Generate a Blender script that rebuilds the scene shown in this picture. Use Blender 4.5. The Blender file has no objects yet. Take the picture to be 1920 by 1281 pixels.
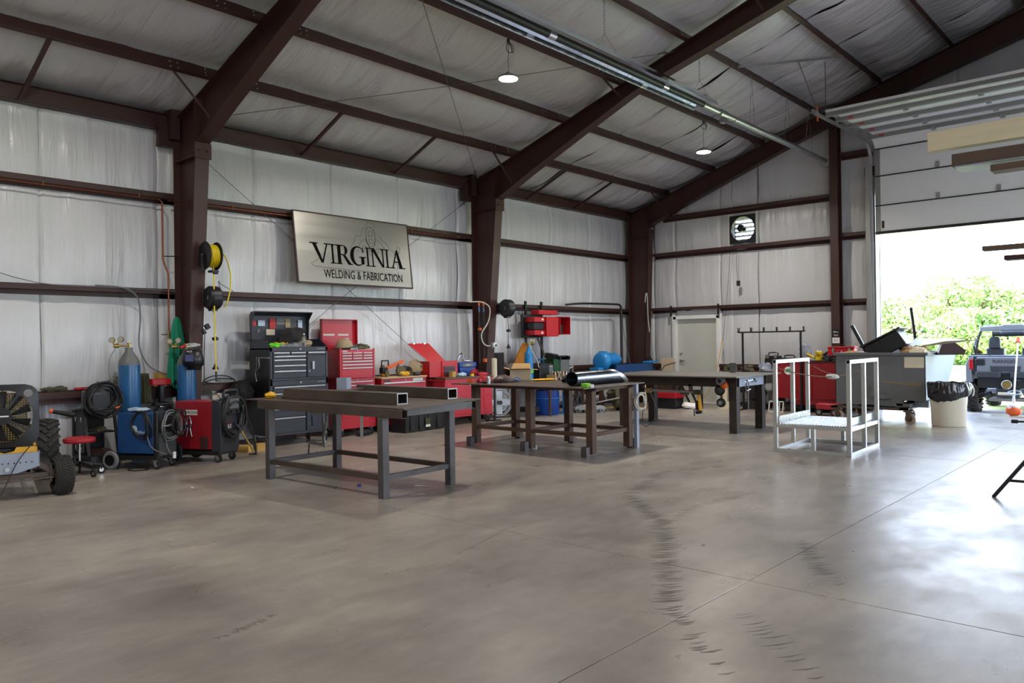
import bpy, math, random
from math import sin, cos, pi, radians, sqrt
from mathutils import Vector, Matrix, Euler, noise
scn = bpy.context.scene
COL = scn.collection
rnd = random.Random(7)

# ------------------------------------------------------------------ camera
cd = bpy.data.cameras.new('camera'); cam = bpy.data.objects.new('camera', cd); COL.objects.link(cam)
cd.sensor_width = 36.0; cd.lens = 36.0*1454.34/1920.0; cd.clip_start = 0.05; cd.clip_end = 500
yaw, pitch, roll = 0.7314, 0.0030, -0.0136
Fw = Vector((-sin(yaw)*cos(pitch), cos(yaw)*cos(pitch), sin(pitch)))
Rt = Vector((cos(yaw), sin(yaw), 0)); Up = Rt.cross(Fw)
R2 = cos(roll)*Rt + sin(roll)*Up; U2 = -sin(roll)*Rt + cos(roll)*Up
M = Matrix((R2, U2, -Fw)).transposed().to_4x4(); M.translation = Vector((0, 0, 1.5))
cam.matrix_world = M
scn.camera = cam

# ------------------------------------------------------------------ sky, sun, exposure
W = bpy.data.worlds.new('world'); scn.world = W; W.use_nodes = True
wn = W.node_tree; wn.nodes.clear()
wo = wn.nodes.new('ShaderNodeOutputWorld'); bg = wn.nodes.new('ShaderNodeBackground')
tc = wn.nodes.new('ShaderNodeTexCoord'); sx = wn.nodes.new('ShaderNodeSeparateXYZ'); cr = wn.nodes.new('ShaderNodeValToRGB')
wn.links.new(tc.outputs['Generated'], sx.inputs[0]); wn.links.new(sx.outputs['Z'], cr.inputs[0])
cr.color_ramp.elements[0].position = 0.0; cr.color_ramp.elements[0].color = (0.80, 0.89, 1.0, 1)
cr.color_ramp.elements[1].position = 0.9; cr.color_ramp.elements[1].color = (0.42, 0.60, 1.0, 1)
wn.links.new(cr.outputs[0], bg.inputs[0]); bg.inputs[1].default_value = SKY = 8.0
wn.links.new(bg.outputs[0], wo.inputs[0])
sl = bpy.data.lights.new('sun', 'SUN'); sl.energy = 12.0; sl.angle = radians(0.6); sl.color = (1.0, 0.95, 0.86)
so = bpy.data.objects.new('sun', sl); COL.objects.link(so)
so.rotation_euler = Vector((0.55, -0.45, 1.05)).to_track_quat('Z', 'Y').to_euler()
scn.view_settings.view_transform = 'Standard'; scn.view_settings.look = 'None'
scn.view_settings.gamma = 1.0; scn.view_settings.use_curve_mapping = False
scn.view_settings.exposure = 0.36
cy_ = scn.cycles
cy_.max_bounces = 10; cy_.diffuse_bounces = 6; cy_.glossy_bounces = 4; cy_.transmission_bounces = 6; cy_.transparent_max_bounces = 12
cy_.caustics_reflective = False; cy_.caustics_refractive = False; cy_.sample_clamp_indirect = 6.0; cy_.use_denoising = True
def portal(loc, rot, sx_, sy_):
    l = bpy.data.lights.new('sky_portal', 'AREA'); l.shape = 'RECTANGLE'; l.size = sx_; l.size_y = sy_
    l.cycles.is_portal = True
    o = bpy.data.objects.new('sky_portal', l); COL.objects.link(o); o.location = loc; o.rotation_euler = rot
portal((-2.17, 17.45, 1.85), (radians(-90), 0, 0), 5.9, 3.7)          # through the open overhead door, pointing in (-y)
portal((7.1, 10.5, 1.85), (0, radians(90), 0), 3.7, 4.9)              # open overhead door in the right wall
portal((7.1, 1.0, 1.85), (0, radians(90), 0), 3.7, 3.6)

# ------------------------------------------------------------------ materials
def newmat(name):
    m = bpy.data.materials.new(name); m.use_nodes = True
    n = m.node_tree.nodes; b = n.get('Principled BSDF'); return m, m.node_tree, n, b
def lin(c):
    return tuple(((v/255.0)/12.92 if v/255.0 <= 0.04045 else ((v/255.0+0.055)/1.055)**2.4) for v in c)
def mat(name, rgb, rough=0.5, metal=0.0, var=0.15, scale=6.0, bump=0.0, bscale=80.0, coat=0.0, rvar=0.12, spec=0.5, stretch=None, alpha=1.0, trans=0.0):
    m, t, n, b = newmat(name); L = t.links.new
    c = lin(rgb)
    tc = n.new('ShaderNodeTexCoord'); mp = n.new('ShaderNodeMapping'); L(tc.outputs['Object'], mp.inputs[0])
    if stretch: mp.inputs['Scale'].default_value = stretch
    nz = n.new('ShaderNodeTexNoise'); nz.inputs['Scale'].default_value = scale; nz.inputs['Detail'].default_value = 4; L(mp.outputs[0], nz.inputs['Vector'])
    mx = n.new('ShaderNodeMix'); mx.data_type = 'RGBA'
    mx.inputs[6].default_value = (*[v*(1-var) for v in c], 1); mx.inputs[7].default_value = (*[min(1, v*(1+var)) for v in c], 1)
    L(nz.outputs['Fac'], mx.inputs[0]); L(mx.outputs[2], b.inputs['Base Color'])
    mr = n.new('ShaderNodeMapRange'); mr.inputs[1].default_value = 0.3; mr.inputs[2].default_value = 0.7
    mr.inputs[3].default_value = max(0.02, rough-rvar*rough); mr.inputs[4].default_value = min(1, rough+rvar*rough)
    L(nz.outputs['Fac'], mr.inputs[0]); L(mr.outputs[0], b.inputs['Roughness'])
    b.inputs['Metallic'].default_value = metal; b.inputs['Coat Weight'].default_value = coat; b.inputs['Coat Roughness'].default_value = 0.12
    b.inputs['Specular IOR Level'].default_value = spec
    if trans: b.inputs['Transmission Weight'].default_value = trans
    if alpha < 1: b.inputs['Alpha'].default_value = alpha
    if bump:
        n2 = n.new('ShaderNodeTexNoise'); n2.inputs['Scale'].default_value = bscale; n2.inputs['Detail'].default_value = 3; L(mp.outputs[0], n2.inputs['Vector'])
        bp = n.new('ShaderNodeBump'); bp.inputs['Strength'].default_value = bump; bp.inputs['Distance'].default_value = 0.01
        L(n2.outputs['Fac'], bp.inputs['Height']); L(bp.outputs[0], b.inputs['Normal'])
    return m
def emis(name, rgb, s):
    m, t, n, b = newmat(name); b.inputs['Base Color'].default_value = (*rgb, 1)
    b.inputs['Emission Color'].default_value = (*rgb, 1); b.inputs['Emission Strength'].default_value = s; return m

def membrane(name, rgb, ax):
    # white vinyl facing with fine wrinkles that run along axis `ax`
    m, t, n, b = newmat(name); L = t.links.new
    g = n.new('ShaderNodeNewGeometry')
    def wr(sc, rot, scale, det, dist):
        mp = n.new('ShaderNodeMapping'); mp.inputs['Scale'].default_value = sc; mp.inputs['Rotation'].default_value = rot
        L(g.outputs['Position'], mp.inputs[0])
        z = n.new('ShaderNodeTexNoise'); z.inputs['Scale'].default_value = scale; z.inputs['Detail'].default_value = det
        z.inputs['Distortion'].default_value = dist; L(mp.outputs[0], z.inputs['Vector']); return z
    if ax == 'z':
        a = wr((1, 1, .07), (0, 0, 0), 15, 5, .3); c = wr((1, 1, .22), (.12, .16, 0), 3.6, 5, 1.2)
    else:
        a = wr((.12, 1, .12), (0, 0, .14), 11, 5, .5); c = wr((.25, 1, .25), (0, 0, -.22), 4.5, 4, 1.0)
    mt = n.new('ShaderNodeMath'); mt.operation = 'MULTIPLY_ADD'; L(a.outputs['Fac'], mt.inputs[0]); mt.inputs[1].default_value = .8
    L(c.outputs['Fac'], mt.inputs[2])
    bp = n.new('ShaderNodeBump'); bp.inputs['Strength'].default_value = .5 if ax == 'z' else .8; bp.inputs['Distance'].default_value = .04
    L(mt.outputs[0], bp.inputs['Height']); L(bp.outputs[0], b.inputs['Normal'])
    d = wr((1, 1, 1), (0, 0, 0), .9, 4, .3)
    mx = n.new('ShaderNodeMix'); mx.data_type = 'RGBA'; cc = lin(rgb)
    mx.inputs[6].default_value = (*[v*.88 for v in cc], 1); mx.inputs[7].default_value = (*[min(1, v*1.05) for v in cc], 1)
    L(d.outputs['Fac'], mx.inputs[0]); L(mx.outputs[2], b.inputs['Base Color'])
    b.inputs['Roughness'].default_value = .25; b.inputs['Specular IOR Level'].default_value = .65
    return m

def concrete():
    m, t, n, b = newmat('polished_concrete'); L = t.links.new
    g = n.new('ShaderNodeNewGeometry')
    def nz(scale, det, dist=0, sc=(1, 1, 1), rot=0, rough=.55):
        mp = n.new('ShaderNodeMapping'); mp.inputs['Scale'].default_value = sc; mp.inputs['Rotation'].default_value = (0, 0, rot)
        L(g.outputs['Position'], mp.inputs[0])
        z = n.new('ShaderNodeTexNoise'); z.inputs['Scale'].default_value = scale; z.inputs['Detail'].default_value = det
        z.inputs['Roughness'].default_value = rough; z.inputs['Distortion'].default_value = dist; L(mp.outputs[0], z.inputs['Vector']); return z
    def ramp(src, p0, c0, p1, c1):
        r = n.new('ShaderNodeValToRGB'); e = r.color_ramp.elements
        e[0].position = p0; e[0].color = (*c0, 1); e[1].position = p1; e[1].color = (*c1, 1); L(src, r.inputs[0]); return r
    A = nz(.55, 6, .2, rough=.55); r1 = ramp(A.outputs['Fac'], .36, lin((142, 134, 126)), .64, lin((178, 169, 156)))
    B = nz(1.5, 6, 0, (1, .6, 1), .6, .6); r2 = ramp(B.outputs['Fac'], .34, (.60, .61, .65), .62, (1.02, 1.02, 1.0))
    mx = n.new('ShaderNodeMix'); mx.data_type = 'RGBA'; mx.blend_type = 'MULTIPLY'; mx.inputs[0].default_value = .55
    L(r1.outputs[0], mx.inputs[6]); L(r2.outputs[0], mx.inputs[7])
    C = nz(8, 6, 0, (1, .35, 1), 1.2, rough=.6); r3 = ramp(C.outputs['Fac'], .26, (.66, .65, .65), .72, (1.06, 1.06, 1.06))
    m2 = n.new('ShaderNodeMix'); m2.data_type = 'RGBA'; m2.blend_type = 'MULTIPLY'; m2.inputs[0].default_value = .6
    L(mx.outputs[2], m2.inputs[6]); L(r3.outputs[0], m2.inputs[7])
    D = nz(.8, 6, 0, (1, 1.4, 1), .35, .55); r4 = ramp(D.outputs['Fac'], .45, (1, 1, 1), .85, (.70, .68, .66))
    m3 = n.new('ShaderNodeMix'); m3.data_type = 'RGBA'; m3.blend_type = 'MULTIPLY'; m3.inputs[0].default_value = .7
    L(m2.outputs[2], m3.inputs[6]); L(r4.outputs[0], m3.inputs[7]); L(m3.outputs[2], b.inputs['Base Color'])
    E_ = nz(2.6, 5, 0, (1, .6, 1), .3, .6); mr = n.new('ShaderNodeMapRange'); mr.inputs[1].default_value = .3; mr.inputs[2].default_value = .7
    mr.inputs[3].default_value = .25; mr.inputs[4].default_value = .42; L(E_.outputs['Fac'], mr.inputs[0]); L(mr.outputs[0], b.inputs['Roughness'])
    bp = n.new('ShaderNodeBump'); bp.inputs['Strength'].default_value = .13; bp.inputs['Distance'].default_value = .01
    F_ = nz(9, 5, .3, (1, .5, 1), .7, .62); L(F_.outputs['Fac'], bp.inputs['Height']); L(bp.outputs[0], b.inputs['Normal'])
    b.inputs['Specular IOR Level'].default_value = .42
    return m

MT = {}
def D(name, *a, **k): MT[name] = mat(name, *a, **k)
D('brown_steel', (62, 36, 31), .48, var=.18, scale=3, bump=.05, bscale=40)
D('dark_brown', (58, 36, 33), .5, var=.2)
D('galv', (180, 182, 183), .34, .9, var=.05, scale=6, rvar=.12)
D('galv_dull', (150, 150, 148), .5, .7, var=.12, scale=10)
D('reflector', (205, 212, 220), .14, 1.0, var=.06, scale=9, bump=.25, bscale=9)
D('alum', (196, 198, 198), .36, .85, var=.05, scale=8, rvar=.12)
D('alum_plate', (196, 198, 198), .3, .9, var=.15, scale=40, rvar=.4, bump=.3, bscale=60)
D('mill_steel', (92, 80, 72), .48, .55, var=.35, scale=4, rvar=.35, bump=.08, bscale=30)
D('mill_blue', (96, 93, 94), .42, .6, var=.3, scale=5, rvar=.35)
D('rusty_steel', (88, 66, 54), .62, .3, var=.38, scale=6, rvar=.2, bump=.15, bscale=50)
D('bare_steel', (150, 150, 152), .3, .9, var=.25, scale=9, rvar=.4)
D('pipe_steel', (112, 118, 126), .22, .95, var=.3, scale=7, rvar=.4)
D('chrome', (210, 210, 212), .12, 1.0, var=.04)
D('black_paint', (24, 24, 26), .42, var=.25)
D('black_rubber', (30, 30, 31), .75, var=.25, bump=.15)
D('tyre', (50, 47, 45), .85, var=.25, scale=12, bump=.3, bscale=60)
D('black_plastic', (28, 29, 31), .38, var=.2)
D('charcoal', (44, 49, 58), .38, var=.1, coat=.15)
D('grey_case', (98, 102, 104), .5, var=.15)
D('red_paint', (176, 20, 40), .32, var=.12, scale=3, coat=.25)
D('red_dark', (150, 20, 34), .35, var=.15, scale=3, coat=.2)
D('red_faded', (186, 46, 62), .42, var=.18, scale=4)
D('red_plastic', (188, 26, 34), .4, var=.1)
D('red_machine', (140, 24, 34), .4, var=.2, scale=4)
D('blue_cyl', (34, 92, 142), .34, var=.18, scale=7, coat=.15)
D('blue_dark', (22, 66, 116), .4, var=.15)
D('blue_motor', (36, 132, 196), .4, var=.2, scale=8)
D('blue_drum', (20, 66, 150), .42, var=.2, scale=4)
D('grey_cyl', (104, 106, 104), .5, var=.3, scale=9)
D('cream', (216, 206, 180), .6, var=.15)
D('white', (232, 232, 230), .45, var=.06)
D('door_white', (226, 227, 226), .38, var=.04)
D('paper', (235, 234, 230), .8, var=.05)
D('offwhite_door', (196, 198, 190), .42, var=.05)
D('green_cloth', (18, 128, 96), .85, var=.22, scale=9, bump=.3, bscale=120)
D('green_dark', (12, 74, 36), .4, var=.2)
D('olive_cloth', (74, 72, 52), .9, var=.3, scale=9, bump=.3)
D('camo', (92, 86, 64), .9, var=.5, scale=22)
D('tan_cloth', (164, 146, 116), .9, var=.25, scale=16, bump=.2)
D('dark_cloth', (34, 32, 32), .9, var=.3, bump=.3)
D('orange_leather', (178, 112, 24), .75, var=.3, scale=6, bump=.25)
D('yellow_hose', (232, 206, 30), .4, var=.08)
D('yellow_paint', (224, 168, 30), .42, var=.15)
D('yellow_plastic', (236, 200, 30), .4, var=.1)
D('orange', (224, 96, 34), .45, var=.12)
D('lime', (110, 220, 40), .5, var=.1)
D('green_tape', (120, 200, 50), .55, var=.08)
D('brass', (176, 150, 84), .35, .85, var=.2)
D('cable_steel', (96, 96, 96), .6, .3, var=.1)
D('copper', (150, 86, 58), .32, .85, var=.2, scale=14)
D('cardboard', (184, 148, 104), .8, var=.12, scale=12, bump=.08)
D('cardboard_light', (206, 188, 160), .8, var=.08)
D('wood', (196, 168, 124), .62, var=.2, scale=5, stretch=(1, 9, 9))
D('wood_white', (222, 210, 176), .6, var=.12, scale=3, stretch=(1, 8, 8), bump=.1)
D('wood_dark', (96, 78, 64), .6, var=.3, scale=3, stretch=(1, 8, 8))
D('wood_block', (196, 156, 84), .7, var=.2, scale=8)
D('pale_steel', (150, 160, 178), .4, var=.1)
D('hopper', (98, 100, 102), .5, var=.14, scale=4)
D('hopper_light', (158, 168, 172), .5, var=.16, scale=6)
D('caster_tyre', (150, 130, 112), .6, var=.2)
D('dark_steel', (62, 54, 50), .5, .4, var=.25, scale=4)
D('hopper_rust', (126, 110, 82), .7, var=.3, scale=20)
D('can_plastic', (206, 200, 182), .55, var=.1, scale=3, bump=.05)
D('bag_black', (14, 14, 17), .2, var=.2, bump=.2, bscale=30, spec=.7)
D('bag_clear', (196, 202, 212), .25, var=.1, trans=.55, alpha=.7)
D('gauge_face', (176, 174, 166), .4, var=.02)
D('screen', (70, 78, 130), .12, var=.2, coat=.6)
D('pad_red', (166, 30, 40), .5, var=.2)
D('cable_grey', (120, 122, 124), .5, var=.1)
D('cable_black', (30, 30, 32), .55, var=.15)
D('hose_white', (214, 206, 192), .55, var=.06)
D('rope', (132, 112, 92), .85, var=.25, scale=40)
D('utv_grey', (132, 138, 152), .36, var=.08, coat=.3)
D('utv_dark', (64, 68, 78), .5, var=.12)
D('utv_black', (34, 36, 40), .6, var=.2)
D('lens_red', (196, 18, 36), .2, var=.08, coat=.5)
D('gravel', (168, 166, 164), .95, var=.35, scale=60, bump=.8, bscale=90)
D('grass', (180, 186, 120), .95, var=.4, scale=20, bump=.6, bscale=60)
D('bark', (92, 78, 62), .9, var=.3, bump=.5)
D('sign_metal', (196, 194, 186), .3, .92, var=.05, scale=1.2, rvar=.08, stretch=(1, .3, 6))
D('sign_ink', (12, 11, 10), .9, var=.1, spec=.1)
D('plate_steel', (128, 124, 118), .38, .55, var=.2, scale=4)  # mill steel made lighter: the table top's glancing reflection is in the colour
D('sign_line', (84, 82, 76), .5, .4, var=.1)
D('sticker_red', (176, 34, 40), .5, var=.1)
D('sticker_blue', (60, 90, 170), .5, var=.1)
D('label_green', (60, 160, 120), .5, var=.08)
D('pale_blue', (176, 198, 214), .5, var=.08)
D('water_clear', (225, 232, 236), .08, var=.02, trans=.85)
D('dirt_mark', (60, 58, 57), .6, var=.2, alpha=.42)
D('heater_tube', (50, 52, 52), .45, .5, var=.2)
MT['vinyl_wall'] = membrane('vinyl_wall', (210, 211, 213), 'z')
MT['vinyl_roof'] = membrane('vinyl_roof', (206, 205, 207), 'x')
MT['concrete'] = concrete()
MT['lamp_glow'] = emis('lamp_glow', (1.0, .86, .62), 60)
MT['sky_slot'] = MT['galv_dull']
# leaves
lm, lt, ln, lb = newmat('leaf'); oi = ln.new('ShaderNodeObjectInfo'); gg = ln.new('ShaderNodeNewGeometry')
nz_ = ln.new('ShaderNodeTexNoise'); nz_.inputs['Scale'].default_value = .8; nz_.inputs['Detail'].default_value = 6; lt.links.new(gg.outputs['Position'], nz_.inputs['Vector'])
rp = ln.new('ShaderNodeValToRGB'); rp.color_ramp.elements[0].position = .35; rp.color_ramp.elements[0].color = (*lin((116, 150, 78)), 1)
rp.color_ramp.elements[1].position = .65; rp.color_ramp.elements[1].color = (*lin((202, 212, 150)), 1)
lt.links.new(nz_.outputs['Fac'], rp.inputs[0]); lt.links.new(rp.outputs[0], lb.inputs['Base Color']); lb.inputs['Roughness'].default_value = .7
MT['leaf'] = lm

# ------------------------------------------------------------------ mesh helpers
class MB:
    def __init__(s): s.v = []; s.f = []; s.mi = []
    def add(s, v, f, mi=0):
        k = len(s.v); s.v += [tuple(p) for p in v]; s.f += [tuple(i+k for i in q) for q in f]; s.mi += [mi]*len(f); return s
    def box(s, x0, x1, y0, y1, z0, z1, mi=0):
        if x0 > x1: x0, x1 = x1, x0
        if y0 > y1: y0, y1 = y1, y0
        if z0 > z1: z0, z1 = z1, z0
        v = [(x0,y0,z0),(x1,y0,z0),(x1,y1,z0),(x0,y1,z0),(x0,y0,z1),(x1,y0,z1),(x1,y1,z1),(x0,y1,z1)]
        return s.add(v, [(0,3,2,1),(4,5,6,7),(0,1,5,4),(1,2,6,5),(2,3,7,6),(3,0,4,7)], mi)
    def cb(s, c, size, rot=(0,0,0), mi=0):
        m = Euler(rot).to_matrix(); a, b, d = (q/2 for q in size); c = Vector(c)
        v = [c+m@Vector(p) for p in ((-a,-b,-d),(a,-b,-d),(a,b,-d),(-a,b,-d),(-a,-b,d),(a,-b,d),(a,b,d),(-a,b,d))]
        return s.add(v, [(0,3,2,1),(4,5,6,7),(0,1,5,4),(1,2,6,5),(2,3,7,6),(3,0,4,7)], mi)
    def frame(s, p0, p1, up=(0,0,1)):
        p0 = Vector(p0); p1 = Vector(p1); d = (p1-p0).normalized(); up = Vector(up)
        if abs(d.dot(up)) > .98: up = Vector((1,0,0)) if abs(d.x) < .9 else Vector((0,1,0))
        a = d.cross(up).normalized(); b = a.cross(d).normalized(); return p0, p1, d, a, b
    def beam(s, p0, p1, w, h, mi=0, up=(0,0,1)):
        p0, p1, d, a, b = s.frame(p0, p1, up); w /= 2; h /= 2
        v = [p+a*i*w+b*j*h for p in (p0, p1) for i, j in ((-1,-1),(1,-1),(1,1),(-1,1))]
        return s.add(v, [(0,1,2,3),(7,6,5,4),(0,4,5,1),(1,5,6,2),(2,6,7,3),(3,7,4,0)], mi)
    def rtube(s, p0, p1, w, h, t=.006, mi=0, up=(0,0,1)):
        p0, p1, d, a, b = s.frame(p0, p1, up); v = []
        for p in (p0, p1):
            for k in (0, t):
                ww, hh = w/2-k, h/2-k
                v += [p+a*i*ww+b*j*hh for i, j in ((-1,-1),(1,-1),(1,1),(-1,1))]
        f = []
        for i in range(4):
            j = (i+1) % 4
            f += [(i, i+8, j+8, j), (i+4, j+4, j+12, i+12), (i, j, j+4, i+4), (i+8, i+12, j+12, j+8)]
        return s.add(v, f, mi)
    def ring(s, c, a, b, r, n): return [c+a*(r*cos(2*pi*i/n))+b*(r*sin(2*pi*i/n)) for i in range(n)]
    def cyl(s, p0, p1, r, r1=None, n=16, mi=0, cap=True, mcap=None):
        p0, p1, d, a, b = s.frame(p0, p1); r1 = r if r1 is None else r1
        v = s.ring(p0, a, b, r, n)+s.ring(p1, a, b, r1, n)
        s.add(v, [(i, (i+1) % n, n+(i+1) % n, n+i) for i in range(n)], mi)
        if cap: s.add(v, [tuple(range(n))[::-1], tuple(range(n, 2*n))], mi if mcap is None else mcap)
        return s
    def pipe(s, p0, p1, r, t, n=24, mi=0):
        p0, p1, d, a, b = s.frame(p0, p1)
        v = s.ring(p0, a, b, r, n)+s.ring(p1, a, b, r, n)+s.ring(p0, a, b, r-t, n)+s.ring(p1, a, b, r-t, n); f = []
        for i in range(n):
            j = (i+1) % n; f += [(i, j, n+j, n+i), (2*n+j, 2*n+i, 3*n+i, 3*n+j), (j, i, 2*n+i, 2*n+j), (n+i, n+j, 3*n+j, 3*n+i)]
        return s.add(v, f, mi)
    def tube(s, pts, r, n=6, mi=0, closed=False, sub=0):
        P = [Vector(p) for p in pts]
        if sub:
            Q = []; N = len(P); rng = range(N) if closed else range(N-1)
            for i in rng:
                g = lambda k: P[k % N] if closed else P[max(0, min(N-1, k))]
                a, b, c, d = g(i-1), g(i), g(i+1), g(i+2)
                for k in range(sub):
                    t = k/sub; Q.append(.5*((2*b)+(c-a)*t+(2*a-5*b+4*c-d)*t*t+(3*b-a-3*c+d)*t**3))
            if not closed: Q.append(P[-1])
            P = Q
        N = len(P); v = []; up = Vector((.13, .21, .97)).normalized()
        for i, p in enumerate(P):
            if closed: d = P[(i+1) % N]-P[i-1]
            else: d = P[min(N-1, i+1)]-P[max(0, i-1)]
            d = d.normalized() if d.length > 1e-9 else Vector((0,0,1)); a = d.cross(up)
            if a.length < .05: a = d.cross(Vector((1,0,0)))
            a.normalize(); b = a.cross(d).normalized(); up = b
            v += s.ring(p, a, b, r, n)
        f = []
        for i in range(N if closed else N-1):
            for k in range(n):
                A, B = i*n, ((i+1) % N)*n; f.append((A+k, A+(k+1) % n, B+(k+1) % n, B+k))
        if not closed: f += [tuple(range(n))[::-1], tuple(range((N-1)*n, N*n))]
        return s.add(v, f, mi)
    def lathe(s, c, prof, n=24, mi=0, axis=(0,0,1), a0=0, a1=2*pi, cap=True):
        c = Vector(c); ax = Vector(axis).normalized(); t = Vector((0,0,1)) if abs(ax.z) < .9 else Vector((1,0,0))
        a = ax.cross(t).normalized(); b = ax.cross(a); v = []; full = abs(a1-a0-2*pi) < 1e-6; m = n if full else n+1
        for r, h in prof:
            v += [c+ax*h+a*(r*cos(a0+(a1-a0)*i/n))+b*(r*sin(a0+(a1-a0)*i/n)) for i in range(m)]
        f = []
        for j in range(len(prof)-1):
            for i in range(n):
                k = (i+1) % m; f.append((j*m+i, j*m+k, (j+1)*m+k, (j+1)*m+i))
        s.add(v, f, mi)
        if full and cap:
            if prof[0][0] > 1e-5: s.add(v[:m], [tuple(range(m))[::-1]], mi)
            if prof[-1][0] > 1e-5: s.add(v[-m:], [tuple(range(m))], mi)
        return s
    def prism(s, poly, pl, a, b, mi=0):
        n = len(poly)
        def P(u, w, k): return {'xz': (u, k, w), 'yz': (k, u, w), 'xy': (u, w, k)}[pl]
        v = [P(u, w, a) for u, w in poly]+[P(u, w, b) for u, w in poly]
        return s.add(v, [tuple(range(n))[::-1], tuple(range(n, 2*n))]+[(i, (i+1) % n, n+(i+1) % n, n+i) for i in range(n)], mi)
    def blob(s, c, r, seed=0, amp=.25, fr=2.0, n=14, mi=0, rot=0, flat=None):
        c = Vector(c); v = []; f = []; h = n//2+1; cr_, sr_ = cos(rot), sin(rot)
        for i in range(h+1):
            th = pi*i/h
            for j in range(n):
                ph = 2*pi*j/n; d = Vector((sin(th)*cos(ph), sin(th)*sin(ph), cos(th)))
                k = 1+amp*noise.noise(d*fr+Vector((seed*7.3, seed*3.1, seed)))*2
                x, y, z = d.x*r[0]*k, d.y*r[1]*k, d.z*r[2]*k
                if flat is not None: z = max(z, -flat)
                v.append(c+Vector((x*cr_-y*sr_, x*sr_+y*cr_, z)))
        for i in range(h):
            for j in range(n): f.append((i*n+j, (i+1)*n+j, (i+1)*n+(j+1) % n, i*n+(j+1) % n))
        return s.add(v, f, mi)
    def torus(s, c, nrm, R, r, n=24, m=6, mi=0):
        nrm = Vector(nrm).normalized(); t = Vector((0,0,1)) if abs(nrm.z) < .9 else Vector((1,0,0))
        a = nrm.cross(t).normalized(); b = nrm.cross(a); c = Vector(c)
        return s.tube([c+a*R*cos(2*pi*i/n)+b*R*sin(2*pi*i/n) for i in range(n)], r, m, mi, True)
    def wheel(s, c, ax, R, w, n=24, mt=0, mh=1):
        ax = Vector(ax).normalized(); b = R*.12
        s.lathe(Vector(c)-ax*w/2, [(R*.6, 0), (R-b, 0), (R, b), (R, w-b), (R-b, w), (R*.6, w)], n, mt, ax, cap=False)
        s.lathe(Vector(c)-ax*w*.3, [(.001, 0), (R*.6, 0), (R*.6, w*.6), (.001, w*.6)], n, mh, ax); return s
    def grid(s, fn, nu, nv, mi=0):
        v = [fn(i/nu, j/nv) for j in range(nv+1) for i in range(nu+1)]
        return s.add(v, [(j*(nu+1)+i, j*(nu+1)+i+1, (j+1)*(nu+1)+i+1, (j+1)*(nu+1)+i) for j in range(nv) for i in range(nu)], mi)
    def obj(s, name, mats, parent=None, bev=0, ang=35, smooth=True, **kw):
        me = bpy.data.meshes.new(name); me.from_pydata(s.v, [], s.f)
        if isinstance(mats, str): mats = [mats]
        for q in mats: me.materials.append(MT[q])
        if len(mats) > 1: me.polygons.foreach_set('material_index', s.mi)
        if smooth: me.shade_smooth(); me.set_sharp_from_angle(angle=radians(ang))
        me.update()
        o = bpy.data.objects.new(name, me); COL.objects.link(o)
        if parent is not None: o.parent = parent
        if bev:
            b = o.modifiers.new('bevel', 'BEVEL'); b.width = bev; b.segments = 2; b.limit_method = 'ANGLE'; b.angle_limit = radians(50); b.harden_normals = False
        for k, q in kw.items(): o[k] = q
        return o
def thing(name, label, cat, loc=(0,0,0), rz=0, group=None, **kw):
    o = bpy.data.objects.new(name, None); COL.objects.link(o); o.location = loc; o.rotation_euler = (0, 0, rz); o.empty_display_size = .1
    o['label'] = label; o['category'] = cat
    if group: o['group'] = group
    for k, q in kw.items(): o[k] = q
    return o
def setting(name, loc=(0,0,0)):
    o = bpy.data.objects.new(name, None); COL.objects.link(o); o.location = loc; o['kind'] = 'structure'; o.empty_display_size = .1; return o
def tag(o, label, cat, group=None, loc=None, rz=None):
    o['label'] = label; o['category'] = cat
    if group: o['group'] = group
    if loc is not None: o.location = loc
    if rz is not None: o.rotation_euler = (0, 0, rz)
    return o
def copy_tree(o, parent=None, loc=None, rz=None, label=None):
    c = o.copy(); COL.objects.link(c)
    if parent is not None: c.parent = parent
    if loc is not None: c.location = loc
    if rz is not None: c.rotation_euler = (0, 0, rz)
    if label: c['label'] = label
    for ch in list(o.children): copy_tree(ch, c)
    return c
def words(name, s, size, loc, rot, mt, parent=None, ext=.001, sx_=1.0, align='CENTER', space=1.0):
    cu = bpy.data.curves.new(name, 'FONT'); cu.body = s; cu.size = size; cu.extrude = ext; cu.align_x = align; cu.align_y = 'CENTER'; cu.space_character = space
    o = bpy.data.objects.new(name, cu); COL.objects.link(o); o.location = loc; o.rotation_euler = rot; o.scale = (sx_, 1, 1)
    cu.resolution_u = 3; bpy.context.view_layer.update()
    me = bpy.data.meshes.new_from_object(o); me.name = name; me.materials.clear(); me.materials.append(MT[mt])
    q = bpy.data.objects.new(name, me); COL.objects.link(q); q.location = loc; q.rotation_euler = rot; q.scale = (sx_, 1, 1)
    bpy.data.objects.remove(o); bpy.data.curves.remove(cu); q.name = name
    if parent is not None: q.parent = parent
    return q
RX = (radians(90), 0, radians(90))    # text facing +x, reading along +y
RY = (radians(90), 0, 0)              # text facing -y, reading along +x
# ================================================================== SHELL
LW = -11.32; BW = 17.26; RWX = 6.97; FWY = -9.0; RIDGE = -2.18
G = [.89, 2.288, 3.668]           # girt web heights
def roofz(x): return 8.316+.32*x if x < RIDGE else 8.316+.32*(2*RIDGE-x)   # top of rafters / underside of purlins

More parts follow.
